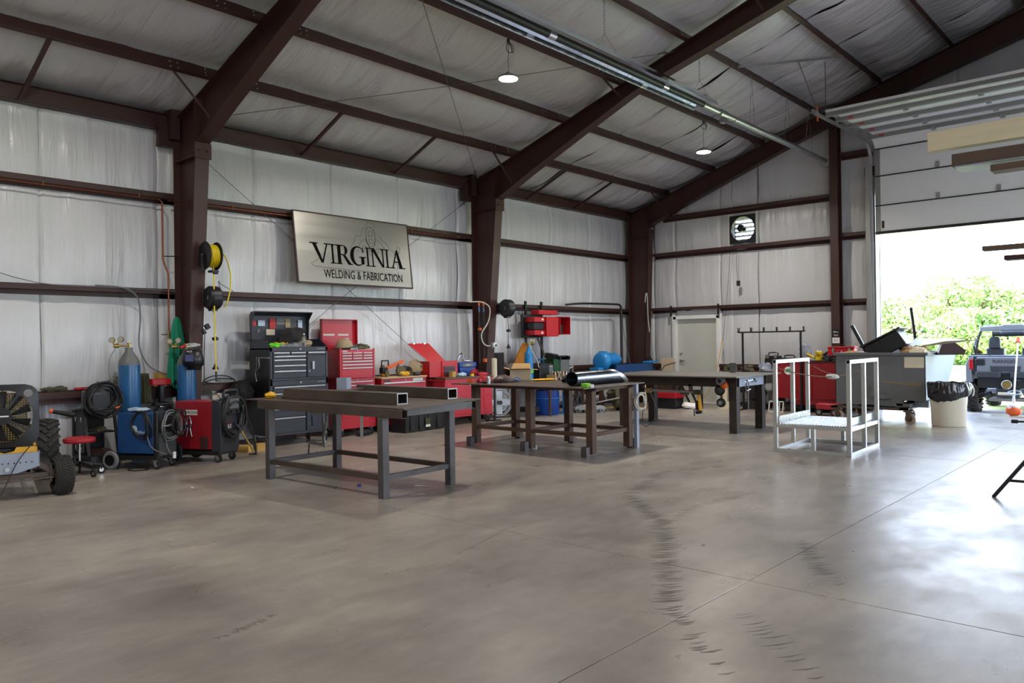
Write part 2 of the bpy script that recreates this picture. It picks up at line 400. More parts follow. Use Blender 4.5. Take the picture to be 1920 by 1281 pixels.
# ---- floor: slabs with sawn joints
fl = setting('floor')
xs = [LW-.1, -2.155, RWX+.1]; ys = [FWY, -1.5, 4.585, 10.7, 17.5]
for i in range(2):
    for j in range(4):
        m = MB(); g = .0035; m.box(xs[i]+g, xs[i+1]-g, ys[j]+g, ys[j+1]-g, -.12, 0)
        m.obj('slab', 'concrete', fl, bev=.002)
MB().box(LW-.1, RWX+.1, FWY, 17.5, -.14, -.02).obj('subfloor', 'dark_brown', fl)

# ---- left wall sheets
def sheet_wall(u0, u1, z0, z1, off, axis, parent, seed, seam=True, top=None):
    nu = max(2, int((u1-u0)/.035)); nz = max(4, int((z1-z0)/.09)); lv = [z0]+[g for g in G+[4.6] if z0 < g < z1]+[z1]
    def fn(i, j):
        u = u0+(u1-u0)*i; z = z0+(z1-z0)*j
        if top: z = z0+(top(u)-z0)*j
        k = 0
        for a, b in zip(lv, lv[1:]):
            if a <= z <= b+1e-6: k = sin(pi*(z-a)/(b-a)); t = (z-a)/(b-a)
        e = min(i, 1-i)*(u1-u0)
        w = noise.noise(Vector((u*9+seed, z*.7, seed)))*.010+noise.noise(Vector((u*3.1, z*.5+u*.6, seed*2)))*.024
        pl = noise.noise(Vector((u*24, z*1.3, seed+5)))*.007*(1-k)**1.2       # gathers next to the girts
        d = .012+k*(.035+.012*sin(pi*i))+w*(.4+k)+pl - (.03*math.exp(-e/.012) if seam else 0)
        return (off+d, u, z) if axis == 'y' else (u, off-d, z)
    MB().grid(fn, nu, nz).obj('insulation_sheet', 'vinyl_wall', parent, ang=180)
wl = setting('wall_left')
y = 1.9; k = 0
for w in [1.52]*3+[1.5]*8:
    y1 = min(y+w, BW)
    if y1-y > .1: sheet_wall(y, y1, 0, 4.86, LW, 'y', wl, k*1.7); k += 1
    y = y1
MB().box(LW-.12, LW-.06, FWY, BW+.1, -.1, 4.95).obj('outer_cladding', 'white', wl)
MB().box(LW-.05, LW-.02, FWY, 1.9, 0, 4.9).obj('insulation_sheet', 'vinyl_wall', wl)
# girts (zee section: inner flange up, web, outer flange down)
def girt(u0, u1, z, axis, parent, inner, outer, lip=True):
    m = MB(); t = .004
    def B(a0, a1, z0, z1):
        if axis == 'y': m.box(a0, a1, u0, u1, z0, z1)
        else: m.box(u0, u1, a0, a1, z0, z1)
    s = 1 if inner > outer else -1
    B(inner-s*t, inner, z, z+.066); B(inner, outer, z-t, z); B(outer+s*.03, outer+s*(.03+t), z-.066, z)
    B(inner-s*.02, inner, z+.062, z+.066)
    return m.obj('girt', 'brown_steel', parent)
FY = [5.19, 11.28, 16.98]
for z in G[1:]:
    for a, b in ((-1, 5.55), (4.95, 11.6), (10.95, 17.2)):
        girt(a, b, z+(.002 if a == 4.95 else 0), 'y', wl, -11.12+(.004 if a == 4.95 else 0), LW)
# low girt: wider double channel used as a shelf
for a, b in ((-1, 5.2), (5.3, 11.2), (11.36, 17.2)):
    m = MB(); m.box(-11.30, -11.06, a, b, .872, .88); m.box(-11.066, -11.06, a, b, .88, .955); m.box(-11.10, -11.095, a, b, .80, .874); m.box(-11.30, -11.28, a, b, .88, .965)
    m.obj('girt', 'brown_steel', wl)
MB().box(LW, -11.22, -1, 17.2, 0, .055).obj('base_angle', 'brown_steel', wl)
# eave strut
for a, b in ((-1, 5.2), (5.2, 11.28), (11.28, 17.1)):
    m = MB(); m.box(-11.13, -11.12, a, b, 4.665, 4.86); m.box(-11.3, -11.12, a, b, 4.655, 4.665); m.box(-11.12, -11.05, a, b, 4.852, 4.86); m.box(-11.12, -11.095, a, b, 4.66, 4.668)
    m.obj('eave_strut', 'brown_steel', wl)
# ---- columns (tapered built-up I)
def column(y, hw=.1, parent=wl, name='steel_column', end=False):
    xo = -11.1; o = MB(); zt = 4.30
    xi0, xi1 = (-10.84, -10.42) if not end else (-10.66, -10.47)
    o.box(xo, xo+.012, y-hw, y+hw, 0, 4.72)                                   # outer flange
    zw = 4.19; xw = xi0+(xi1-xi0)*zw/zt
    o.add([(xo, y-.005, 0), (xi0, y-.005, 0), (xw, y-.005, zw), (xo, y-.005, zw), (xo, y+.005, 0), (xi0, y+.005, 0), (xw, y+.005, zw), (xo, y+.005, zw)],
          [(0,1,2,3),(7,6,5,4),(0,4,5,1),(1,5,6,2),(2,6,7,3)])
    for d in (0,):
        o.add([(xi0, y-hw, 0), (xi0+.014, y-hw, 0), (xi1+.014, y-hw, zt), (xi1, y-hw, zt), (xi0, y+hw, 0), (xi0+.014, y+hw, 0), (xi1+.014, y+hw, zt), (xi1, y+hw, zt)],
              [(0,1,2,3),(7,6,5,4),(1,5,6,2),(4,0,3,7),(3,2,6,7),(0,4,5,1)])
    o.box(xo, xi1, y-hw*.9, y+hw*.9, 4.18, 4.192)                             # knee stiffener
    o.box(xo-.02, xi0+.05, y-hw-.03, y+hw+.03, 0, .018)
    c = o.obj(name, 'brown_steel', parent, ang=30)
    p = MB(); p.box(xi1+.012, xi1+.03, y-hw-.02, y+hw+.02, 4.14, 4.36); p.obj('splice_plate', 'brown_steel', c)
    b = MB()
    for s in (-.055, .055): b.cyl((xi1+.03, y+s, 4.25), (xi1+.05, y+s, 4.25), .016, n=6)
    for s in (-.06, .06):
        for xx in (xo+.12, xi0-.06): b.cyl((xx, y+s, .018), (xx, y+s, .05), .014, n=6)
    b.obj('bolt', 'dark_brown', c)
for k, y in enumerate(FY): column(y, end=(k == 2))
# haunch web between column top and rafter, and rafters
ce = setting('ceiling')
def rafter(y, hw=.1, end=False):
    o = MB()
    if end: bot = [(-10.47, 4.45), (-9.5, 4.83), (-7.2, 5.68), (-5.9, 6.13), (RIDGE, 7.12)]
    else: bot = [(-10.42, 4.36), (-9.6, 4.74), (-8.3, 5.30), (-7.2, 5.76), (-4.5, 6.52), (RIDGE, 7.18)]
    tt = [(x, roofz(x)) for x, _ in bot]
    R_ = [(2*RIDGE-x, z) for x, z in bot[::-1]][1:]; bot = bot+R_; tt = tt+[(x, roofz(x)) for x, _ in R_]
    top = [(-11.1, roofz(-11.1)+.03)]+tt; botw = [(-11.1, 4.19), (-10.42 if not end else -10.47, 4.19)]
    t = .005; n = len(bot)
    for i in range(n-1):                                                         # web
        v = [(bot[i][0], y-t, bot[i][1]), (bot[i+1][0], y-t, bot[i+1][1]), (tt[i+1][0], y-t, tt[i+1][1]), (tt[i][0], y-t, tt[i][1])]
        v += [(a, y+t, c) for a, _, c in v]; o.add(v, [(0,1,2,3),(7,6,5,4),(0,4,5,1),(2,6,7,3)])
    x0 = bot[0][0]
    v = [(-11.1, y-t, 4.19), (x0, y-t, 4.19), (x0, y-t, roofz(x0)), (-11.1, y-t, roofz(-11.1))]; v += [(a, y+t, c) for a, _, c in v]
    o.add(v, [(0,1,2,3),(7,6,5,4)])
    for line, dz in ((bot, -.014), (top, -.012)):                                # flanges
        for (a, b), (c, d) in zip(line, line[1:]):
            v = [(a, y-hw, b), (c, y-hw, d), (c, y-hw, d+dz), (a, y-hw, b+dz)]; v += [(p, y+hw, r) for p, _, r in v]
            o.add(v, [(0,1,2,3),(7,6,5,4),(0,4,5,1),(1,5,6,2),(2,6,7,3),(3,7,4,0)])
    for xx in (x0+.02, x0-.02): o.box(xx-.008, xx+.008, y-hw, y+hw, 4.4, roofz(xx)-.01)   # end-plate joint
    o.obj('steel_rafter', 'brown_steel', ce, ang=30)
for k, y in enumerate(FY): rafter(y, end=(k == 2))
rafter(-.9)
# purlins
PX = [-10.0, -8.74, -7.49, -6.21, -4.95, -3.65, -2.42]
bolts = MB()
for x in PX:
    for a, b in ((-1.5, 5.9), (4.6, 11.9), (10.7, 17.2)):
        m = MB(); z = roofz(x); e = .003 if a == 4.6 else 0; t = .004
        z += e; xx = x+e
        # zee: upslope web leaning with the roof, lower flange pointing down-slope
        m.add([(xx, a, z), (xx+t, a, z), (xx+t-.062, a, z+.2), (xx-.062, a, z+.2), (xx, b, z), (xx+t, b, z), (xx+t-.062, b, z+.2), (xx-.062, b, z+.2)],
              [(0,1,2,3),(7,6,5,4),(0,4,5,1),(1,5,6,2),(2,6,7,3),(3,7,4,0)])
        m.add([(xx, a, z), (xx+.064, a, z+.0205), (xx+.064, a, z+.0245), (xx, a, z+.004), (xx, b, z), (xx+.064, b, z+.0205), (xx+.064, b, z+.0245), (xx, b, z+.004)],
              [(0,1,2,3),(7,6,5,4),(0,4,5,1),(1,5,6,2),(2,6,7,3),(3,7,4,0)])
        m.add([(xx-.062, a, z+.2), (xx-.128, a, z+.179), (xx-.128, a, z+.175), (xx-.062, a, z+.196), (xx-.062, b, z+.2), (xx-.128, b, z+.179), (xx-.128, b, z+.175), (xx-.062, b, z+.196)],
              [(0,1,2,3),(7,6,5,4),(0,4,5,1),(1,5,6,2),(2,6,7,3),(3,7,4,0)])
        m.obj('purlin', 'brown_steel', ce)
    for fy in FY[:2]:
        for dy in (-.62, -.52, .52, .62):
            for dz in (.06, .13): bolts.cyl((x-.31*dz+.004, fy+dy, roofz(x)+dz), (x-.31*dz+.016, fy+dy, roofz(x)+dz+.002), .011, n=6)
        for dz in (.05, .1, .15): bolts.cyl((x-.31*dz+.004, fy-.14, roofz(x)+dz), (x-.31*dz+.016, fy-.14, roofz(x)+dz+.002), .011, n=6)
bolts.obj('purlin_bolts', 'galv', ce, kind='stuff')
# flange braces from purlins down to the rafters' lower flange, and short eave rods
for fy in FY:
    for px, rx, rz in ((-10.0, -9.98, 4.59), (-7.49, -7.45, 5.68), (-4.95, -4.9, 6.43)):
        if fy > 16: MB().beam((px, fy-.75, roofz(px)+.03), (rx+.05, fy-.1, rz+.05), .035, .012).obj('flange_brace', 'brown_steel', ce); continue
        MB().beam((px, fy-.62, roofz(px)+.04), (rx, fy-.1, rz+.02), .04, .012).obj('flange_brace', 'brown_steel', ce)
for yy in (3.15, 7.24, 9.2, 12.9, 14.6, 1.1): MB().beam((-9.98, yy, roofz(-9.98)+.01), (-11.1, yy+.0, 4.66), .05, .035).obj('sag_angle', 'brown_steel', ce)
# purlin clips at frame tops of eave
for fy in FY[:2]: 
    m = MB(); m.box(-11.2, -10.98, fy-.18, fy-.05, 4.5, 5.0); m.box(-11.2, -11.1, fy-.3, fy-.05, 4.4, 4.75); m.obj('eave_clip', 'dark_brown', ce)
# roof insulation, one sheet per strip, draped over purlins
rx = [-11.3]+PX+[RIDGE]
def roofsheet(y0, y1, seed, fine=True):
    ny = max(2, int((y1-y0)/.05)) if fine else 2; cols = []
    for a, b in zip(rx, rx[1:]):
        q = 12 if fine else 4
        cols += [(a+(b-a)*i/q, i/q, b-a) for i in range(q)]
    cols.append((RIDGE, 1.0, .2))
    def fn(i, j):
        x, t, L_ = cols[min(len(cols)-1, int(round(i*(len(cols)-1))))]; y = y0+(y1-y0)*j; e = min(j, 1-j)*(y1-y0)
        s = sin(pi*t)*min(1, L_/1.0)
        sk = y+.25*(x+11)                                       # wrinkles run slightly skewed to the slope
        w = noise.noise(Vector((x*.7+seed, sk*5.5, seed)))*.034+noise.noise(Vector((x*1.1, (y-.5*x)*2.0, seed*2)))*.045+noise.noise(Vector((x*1.6, sk*15, seed)))*.010
        fr = min(abs(y-f) for f in FY+[-.9]); up = .10*max(0, 1-fr/.25)
        z = roofz(x)+.215-s*(.085+.03*sin(pi*j))+w*(.15+s)+ ((.05 if y0 > 11 else .012)*math.exp(-e/.03))*s
        return (x, y, z)
    MB().grid(fn, len(cols)-1, ny).obj('insulation_sheet', 'vinyl_roof', ce, ang=180)
y = 1.0; k = 0
while y < BW-.05:
    y1 = min(y+1.52, BW+.02); gp = .012 if y > 11 else .001; roofsheet(y+gp, y1-gp, k*2.3 if y > 11 else 2.3); y = y1; k += 1
roofsheet(FWY, .99, 3, False)
# roof deck above (dark behind the seams), other slope
def slab4(pts, th): 
    m = MB(); v = list(pts)+[(a, b, c+th) for a, b, c in pts]; m.add(v, [(0,1,2,3),(7,6,5,4),(0,4,5,1),(1,5,6,2),(2,6,7,3),(3,7,4,0)]); return m
zt = lambda x: roofz(x)+.30
slab4([(LW-.15, FWY-.2, zt(LW-.15)), (RIDGE, FWY-.2, zt(RIDGE)), (RIDGE, BW+.2, zt(RIDGE)), (LW-.15, BW+.2, zt(LW-.15))], .05).obj('roof_deck', 'dark_brown', ce)
slab4([(RIDGE, FWY-.2, zt(RIDGE)-.07), (RWX+.15, FWY-.2, zt(RWX+.15)-.07), (RWX+.15, BW+.2, zt(RWX+.15)-.07), (RIDGE, BW+.2, zt(RIDGE)-.07)], .05).obj('roof_deck', 'vinyl_roof', ce)

# ---- back wall
wb = setting('wall_back')
OX0, OX1, OZ = -5.12, .80, 4.9        # overhead door opening
DX0, DX1, DZ = -9.93, -8.70, 2.12     # walk door
gt = lambda u: roofz(u)+.22
segs = [(-11.3, -10.55), (-10.55, -9.93), (-9.93, -8.70), (-8.70, -8.37), (-7.75, -6.1), (-6.1, -5.12)]
sheet_wall(-8.37, -7.75, 0, 3.80, BW, 'x', wb, 71, seam=False, top=lambda u: 3.80); sheet_wall(-8.37, -7.75, 4.42, 5, BW, 'x', wb, 73, seam=False, top=gt)
for i, (a, b) in enumerate(segs):
    sheet_wall(a, b, DZ if i == 2 else 0, 5, BW, 'x', wb, 40+i*2.1, top=gt)
a = OX0
while a < RIDGE-.1:
    b = min(a+1.5, RIDGE); sheet_wall(a, b, 5.0, 6.5, BW, 'x', wb, 60+a, top=gt); a = b
m = MB(); m.prism([(LW-.1, -.1), (DX0+.03, -.1), (DX0+.03, DZ), (DX1-.03, DZ), (DX1-.03, -.1), (OX0, -.1), (OX0, OZ), (RIDGE, OZ), (RIDGE, zt(RIDGE)), (LW-.1, zt(LW-.1))], 'xz', BW+.09, BW+.14)
# cut slot for the exhaust fan is covered by building the cladding in pieces
m = MB(); fx0, fx1, fz0, fz1 = -8.36, -7.76, 3.82, 4.40
def clad(x0, x1, z0, z1=None):
    v = [(x0, z0), (x1, z0), (x1, z1 if z1 else zt(x1)), (x0, z1 if z1 else zt(x0))]; m.prism(v, 'xz', BW+.09, BW+.14)
clad(LW-.1, DX0+.03, -.1); clad(DX0+.03, DX1-.03, DZ); clad(DX1-.03, fx0, -.1) if fx0 > DX1 else None
clad(fx0, fx1, -.1, fz0); clad(fx0, fx1, fz1); clad(fx1, OX0, -.1); clad(OX0, RIDGE, OZ)
m.prism([(RIDGE, OZ), (OX1, OZ), (OX1, zt(OX1)), (RIDGE, zt(RIDGE))], 'xz', BW+.09, BW+.14)
m.prism([(OX1, -.1), (RWX+.1, -.1), (RWX+.1, zt(RWX+.1)), (OX1, zt(OX1))], 'xz', BW+.0, BW+.14)
m.obj('outer_cladding', 'white', wb)
HDR = 6.21
for z, a, b in ((G[0]+.0, -8.66, -5.25), (G[1], -10.6, -6.02), (G[1], -5.84, -5.3), (G[2], -10.5, -6.02), (3.70, -5.84, -5.3), (4.58, -10.25, -6.02), (5.42, -5.84, -5.2), (HDR, -5.2, .9)):
    if z == G[0]:
        m = MB(); m.box(a, b, 17.0, BW, .872, .88); m.box(a, b, 17.0, 17.006, .88, .955); m.box(a, b, 17.04, 17.045, .80, .874); m.obj('girt', 'brown_steel', wb)
    else: girt(a, b, z, 'x', wb, 17.06, BW)
m = MB(); m.box(-11.0, -9.98, 17.0, BW, .872, .88); m.box(-11.0, -9.98, 17.0, 17.006, .88, .955); m.obj('girt', 'brown_steel', wb)
for a, b in ((-11.1, -9.98), (-8.66, -5.3)): MB().box(a, b, BW-.1, BW, 0, .055).obj('base_angle', 'brown_steel', wb)
# end post (wide flange)
m = MB(); m.box(-6.0, -5.83, 16.93, 16.945, 0, 6.12); m.box(-5.92, -5.91, 16.94, 17.15, 0, 6.3); m.box(-6.0, -5.83, 17.15, 17.165, 0, 6.35); m.box(-6.05, -5.78, 16.88, 17.2, 0, .02)
m.obj('end_post', 'brown_steel', wb)
# jamb framing + header of the overhead door
m = MB(); m.box(-5.32, -5.12, 17.06, 17.30, 0, 5.0); m.obj('door_jamb', 'galv_dull', wb); MB().box(.8, 1.0, 17.06, 17.3, 0, 5.0).obj('door_jamb', 'galv_dull', wb)
# rafter-high trims behind the door's top
MB().box(OX0-.2, OX1+.2, 17.05, 17.2, 4.9, 5.1).obj('door_header', 'dark_brown', wb)
# ---- right and front walls (out of view), right wall with two open overhead doors
wr_ = setting('wall_right'); m = MB()
oy = [(-.8, 2.8), (8.05, 12.95)]; pz = 3.7
for a, b in ((FWY, oy[0][0]), (oy[0][1], oy[1][0]), (oy[1][1], BW+.1)): m.box(RWX, RWX+.1, a, b, -.1, 5.2)
for a, b in oy: m.box(RWX, RWX+.1, a, b, pz, 5.2)
m.obj('insulation_sheet', 'vinyl_wall', wr_)
wf = setting('wall_front'); m = MB()
m.prism([(LW-.1, -.1), (RWX+.1, -.1), (RWX+.1, zt(RWX)), (RIDGE, zt(RIDGE)), (LW-.1, zt(LW))], 'xz', FWY-.1, FWY); m.obj('insulation_sheet', 'vinyl_wall', wf)

# ---- outside ground
gr = setting('ground'); 
MB().box(-40, 40, 17.5, 19.0, -.2, -.03).obj('gravel_apron', 'gravel', gr)
MB().box(-120, 120, 19.0, 140, -.25, -.05).obj('grass_field', 'grass', gr)
MB().box(7.07, 60, -30, 17.5, -.25, -.03).obj('gravel_apron', 'gravel', gr)

# ---- walk door (door_1)
d1 = setting('door_1')
m = MB(); m.box(DX0, DX0+.07, 17.10, BW+.1, 0, DZ); m.box(DX1-.07, DX1, 17.10, BW+.1, 0, DZ); m.box(DX0, DX1, 17.10, BW+.1, DZ-.07, DZ+.02)
m.box(DX0-.05, DX0, 17.12, 17.2, 0, DZ+.05); m.box(DX1, DX1+.05, 17.12, 17.2, 0, DZ+.05)
m.box(DX0, DX1, 17.16, 17.34, -.02, .012); m.obj('door_frame', 'white', d1, bev=.003)
leaf = MB().box(DX0+.07, DX1-.07, 17.20, 17.245, .004, DZ-.07).obj('door_leaf', 'offwhite_door', d1, bev=.003)
m = MB(); m.cyl((DX0+.16, 17.2, 1.02), (DX0+.16, 17.15, 1.02), .03); m.cyl((DX0+.16, 17.15, 1.02), (DX0+.16, 17.135, 1.02), .012); m.beam((DX0+.16, 17.14, 1.02), (DX0+.29, 17.14, 1.02), .02, .02)
m.cyl((DX0+.16, 17.2, 1.20), (DX0+.16, 17.17, 1.20), .026); m.obj('door_handle', 'galv', leaf)
for x in (DX0-.03, DX1+.02):
    MB().box(x-.025, x+.025, 17.03, 17.05, 2.13, 2.39).obj('bar_bracket', 'black_paint', d1)

# ---- overhead sectional door (door_2), partly raised
d2 = setting('door_2'); ys_ = 17.02
def hinge(p, par, hor=False):
    h = MB(); x, y, z = p
    if not hor: h.box(x-.035, x+.035, y-.012, y, z-.07, z+.07); h.cyl((x-.03, y-.02, z), (x+.03, y-.02, z), .012, n=8)
    else: h.box(x-.035, x+.035, y-.07, y+.07, z-.012, z); h.cyl((x-.03, y, z-.03), (x+.03, y, z-.03), .018, n=8); h.box(x-.04, x+.04, y-.03, y+.03, z-.04, z)
    h.obj('hinge', 'galv', par)
zz = [3.71, 4.25, 4.86, 5.42]
X0, X1 = -5.10, .78
for i in range(3):
    p = MB(); p.box(X0, X1, ys_, ys_+.05, zz[i]+.006, zz[i+1]-.006); pn = p.obj('door_panel', 'door_white', d2, bev=.004)
    q = MB(); q.box(X0, X0+.1, ys_-.006, ys_, zz[i]+.01, zz[i+1]-.01); q.box(X1-.1, X1, ys_-.006, ys_, zz[i]+.01, zz[i+1]-.01); q.obj('end_stile', 'galv_dull', pn)
    if i: 
        st = MB(); st.box(X0, X1, ys_-.02, ys_, zz[i]-.012, zz[i]+.01); st.obj('joint_seal', 'heater_tube', pn)
        for x in (-3.93, -2.9, -1.7): hinge((x, ys_, zz[i]+.06), pn)
MB().box(X0, X1, ys_-.02, ys_+.07, 3.66, 3.715).obj('bottom_seal', 'heater_tube', d2)
# curved panel and the ones lying under the roof
cv = [(17.02, 5.42), (16.99, 5.50), (16.93, 5.56), (16.84, 5.61), (16.70, 5.63)]
m = MB()
for (a, b), (c, d) in zip(cv, cv[1:]):
    m.add([(X0, a, b), (X1, a, b), (X1, c, d), (X0, c, d), (X0, a+.03, b+.04), (X1, a+.03, b+.04), (X1, c+.03, d+.04), (X0, c+.03, d+.04)], [(0,1,2,3),(7,6,5,4),(0,4,5,1),(2,6,7,3),(3,7,4,0),(1,5,6,2)])
pn = m.obj('door_panel', 'door_white', d2, ang=50)
MB().box(X0, X1, ys_-.02, ys_, 5.41, 5.43).obj('joint_seal', 'heater_tube', pn)
hy = [16.68, 16.07, 15.46, 14.85, 14.24]
hz = lambda y: 5.63-.03*(16.5-y)/2.4
for i in range(4):
    a, b = hy[i+1]+.005, hy[i]-.005; za, zb = hz(a), hz(b)
    m = MB(); m.add([(X0, a, za), (X1, a, za), (X1, b, zb), (X0, b, zb), (X0, a, za+.05), (X1, a, za+.05), (X1, b, zb+.05), (X0, b, zb+.05)], [(0,3,2,1),(4,5,6,7),(0,1,5,4),(1,2,6,5),(2,3,7,6),(3,0,4,7)])
    pn = m.obj('door_panel', 'door_white', d2, bev=.003)
    s = MB(); s.beam((X0, b-.06, zb-.035), (X1, b-.06, zb-.035), .075, .07); s.obj('strut', 'galv_dull', pn)
    if i == 3: s = MB(); s.beam((X0, a+.05, za-.035), (X1, a+.05, za-.035), .09, .07); s.obj('strut', 'galv_dull', pn)
    MB().box(X0+.02, X0+.10, a+.02, b-.02, min(za, zb)-.008, min(za, zb)+.01).obj('end_stile', 'galv_dull', pn)
    for x in (-3.9, -2.75, -1.6): hinge((x, b-.06, zb-.07), pn, True)
    MB().box(X0+.22, X0+.32, b-.1, b-.098, zb-.055, zb-.025).obj('warning_label', 'red_faded', pn)
# tracks
def track(x, nm='track'):
    pts = [(x, 17.0, .02), (x, 17.0, 5.15), (x, 16.98, 5.32), (x, 16.90, 5.45), (x, 16.78, 5.54), (x, 16.62, 5.58), (x, 16.4, 5.59), (x, 13.95, 5.56)]
    m = MB()
    for a, b in zip(pts, pts[1:]):
        m.beam(a, b, .05, .004, up=(0,1,.3)); m.beam((a[0]-.022, a[1]-.02, a[2]-.02), (b[0]-.022, b[1]-.02, b[2]-.02), .004, .05, up=(0,1,.3))
    m.obj(nm, 'galv', d2)
track(-5.17); track(.85)
m = MB(); m.box(-5.30, -5.16, 17.03, 17.05, 0, 5.1); m.obj('track_angle', 'galv', d2)
m = MB(); m.beam((-5.2, 13.9, 5.58), (-5.2, 14.15, 5.6), .05, .06); m.obj('track_stop', 'galv', d2)
MB().box(-5.215, -5.195, 14.13, 14.16, 5.45, 5.72).obj('safety_tag', 'orange', d2)
for a, b in (((-5.2, 14.15, 5.60), (-5.45, 13.9, 6.55)), ((-5.2, 14.55, 5.60), (-5.2, 14.55, 6.62))):
    MB().beam(a, b, .035, .004, up=(1,0,0)).obj('hanger_strap', 'galv', d2)
MB().beam((-6.15, 12.95, 6.36), (-4.95, 14.75, 6.72), .04, .035).obj('hanger_angle', 'galv', d2)
MB().box(X0+.12, X0+.17, ys_-.004, ys_, 3.78, 3.93).obj('warning_label', 'dark_brown', d2)
MB().box(OX0, OX1, 17.3, 17.33, 4.55, 5.0).obj('header_stop', 'galv_dull', d2)
# ================================================================== BUILDING FIXTURES
# LED high-bay lamps on cords from the purlins
def lamp(x, y, z, label, hookz, hx):
    t = thing('high_bay_lamp', label, 'ceiling lamp', (x, y, z), group='round high-bay lamps under the roof')
    MB().lathe((0,0,0), [(.155, .0), (.165, .010), (.16, .024), (.10, .034), (.09, .06), (.03, .07), (.03, .10), (.001, .10)], 28).obj('housing', 'galv_dull', t)
    MB().lathe((0,0,-.004), [(.001, 0), (.135, 0), (.135, .006), (.001, .006)], 28).obj('lens', 'lamp_glow', t)
    m = MB(); h = hookz-z; m.tube([(0,0,.12), (.01,.0,.2), (-.02,.02,h*.5), (.02,-.01,h*.7), (0,0,h)], .004, sub=4)
    m.tube([(.0,0,h-.02), (.05,.03,h-.10), (.02,.05,h-.17), (-.05,.03,h-.13), (-.02,0,h-.05)], .005, sub=4, closed=True)
    m.tube([(.0,0,h-.02), (.03,.09,h-.08), (.0,.10,h-.16), (.02,.05,h-.1)], .005, sub=4, closed=True)
    m.cb((0, .01, h), (.03, .03, .05)); m.obj('cord', 'cable_black', t)
    l = bpy.data.lights.new('lamp_light', 'AREA'); l.shape = 'DISK'; l.size = .26; l.energy = LAMP; l.color = (1.0, .94, .87); l.spread = radians(150)
    o = bpy.data.objects.new('lamp_light', l); COL.objects.link(o); o.parent = t; o.location = (0, 0, -.02)
LAMP = 95
lamp(-7.54, 8.40, 5.36, 'round high-bay lamp over the middle bay, glowing warm', roofz(-7.54)+.02, 0)
lamp(-7.50, 14.20, 5.30, 'round high-bay lamp hanging near the back gable, small and glowing', roofz(-7.5)+.02, 0)
for x, y in ((-7.5, 2.4), (-7.5, -3.6), (3.1, 14.2), (3.1, 8.4), (3.1, 2.4), (3.1, -3.6)):
    l = bpy.data.lights.new('lamp_light', 'AREA'); l.shape = 'DISK'; l.size = .26; l.energy = LAMP; l.color = (1.0, .94, .87)
    o = bpy.data.objects.new('lamp_light', l); COL.objects.link(o); o.location = (x, y, 5.35)

# infrared tube heater
ht = thing('tube_heater', 'long radiant tube heater with bright reflector hung under the roof', 'heater', (-6.15, 0, 5.40))
m = MB(); y0, y1 = 2.2, 11.75
pr_ = [(-.22, -.03), (-.20, .03), (-.10, .13), (.10, .13), (.20, .03), (.22, -.03)]
for (a, b), (c, d) in zip(pr_, pr_[1:]):
    m.add([(a, y0, b), (c, y0, d), (c, y1, d), (a, y1, b), (a, y0, b+.003), (c, y0, d+.003), (c, y1, d+.003), (a, y1, b+.003)], [(0,1,2,3),(7,6,5,4),(0,4,5,1),(2,6,7,3),(1,5,6,2),(3,7,4,0)])
m.obj('reflector', 'reflector', ht, smooth=False)
m = MB(); m.cyl((0, y0, .01), (0, y1-.1, .01), .051, n=20); m.obj('burner_tube', 'heater_tube', ht)
for yy in (4.2, 7.6, 10.35): MB().cyl((0, yy, .01), (0, yy+.14, .01), .056, n=20).obj('clamp', 'chrome', ht)
m = MB(); m.cyl((0, y1-.12, .0), (0, 17.2, -.02), .052, n=20); m.obj('flue_pipe', 'galv', ht)
for yy in (12.75, 14.0, 15.3, 16.4): MB().cyl((0, yy, -.01), (0, yy+.05, -.01), .057, n=20).obj('joint_collar', 'galv', ht)
MB().cyl((0, 12.2, -.01), (0, 12.42, -.01), .07, n=20).box(-.04, .04, 12.3, 12.42, -.16, -.03).obj('tee', 'galv', ht)
m = MB(); m.cyl((0, 17.12, -.02), (0, 17.18, -.02), .13, n=24); m.obj('wall_flange', 'galv', ht)
for yy, dx in ((8.85, .0), (11.5, .02), (4.6, 0)):
    m = MB(); x = dx; top = roofz(-6.15)+.0-5.4
    n = int((top-.35)/.04)
    for k in range(n):
        zc = .35+.02+k*.04
        m.torus((x, yy, zc), (1, 0, 0) if k % 2 else (0, 1, 0), .014, .0035, 8, 4)
    m.tube([(x, yy, .36), (-.2, yy, .04)], .003); m.tube([(x, yy, .36), (.2, yy, .04)], .003); m.obj('chain', 'bare_steel', ht)
for yy, w in ((13.5, .0), (15.1, .03), (16.2, .03)):
    m = MB(); top = roofz(-6.15)-5.4; m.tube([(-.05-w, yy, -.03), (0, yy, top)], .0035); m.tube([(.05+w, yy, -.03), (0, yy+.01, top)], .0035); m.obj('hanger_wire', 'bare_steel', ht)

# cross-bracing cables
def cable(label, pts, r=.005, mt='cable_steel', ends=True):
    m = MB(); m.tube(pts, r, 5)
    a, b = Vector(pts[-2]), Vector(pts[-1]); d = (b-a).normalized()
    if ends:
        m.cyl(b-d*.28, b-d*.06, .011, n=8); m.torus(b-d*.16, Vector((1, 0, 0)), .03, .006, 12, 5)
    return tag(m.obj('brace_cable', mt), label, 'cable', 'cross-bracing cables of the frame')
cable('thin brace cable running from top of the nearer column down behind the toolboxes', [(-11.13, 11.1, .35), (-11.15, 8.15, 2.50), (-11.15, 5.33, 4.49)])
cable('thin brace cable rising behind the metal sign to the farther column', [(-11.13, 5.4, .45), (-11.15, 8.15, 2.42), (-11.15, 11.16, 4.44)])
cable('thin roof cable descending across three purlins to the farther eave', [(-5.6, 4.3, 6.42), (-8.68, 8.33, 5.40), (-10.62, 10.85, 4.80)])
cable('thin roof cable crossing below the purlins near the glowing middle lamp', [(-10.5, 5.7, 4.88), (-8.62, 8.28, 5.48), (-6.37, 11.12, 6.19)])
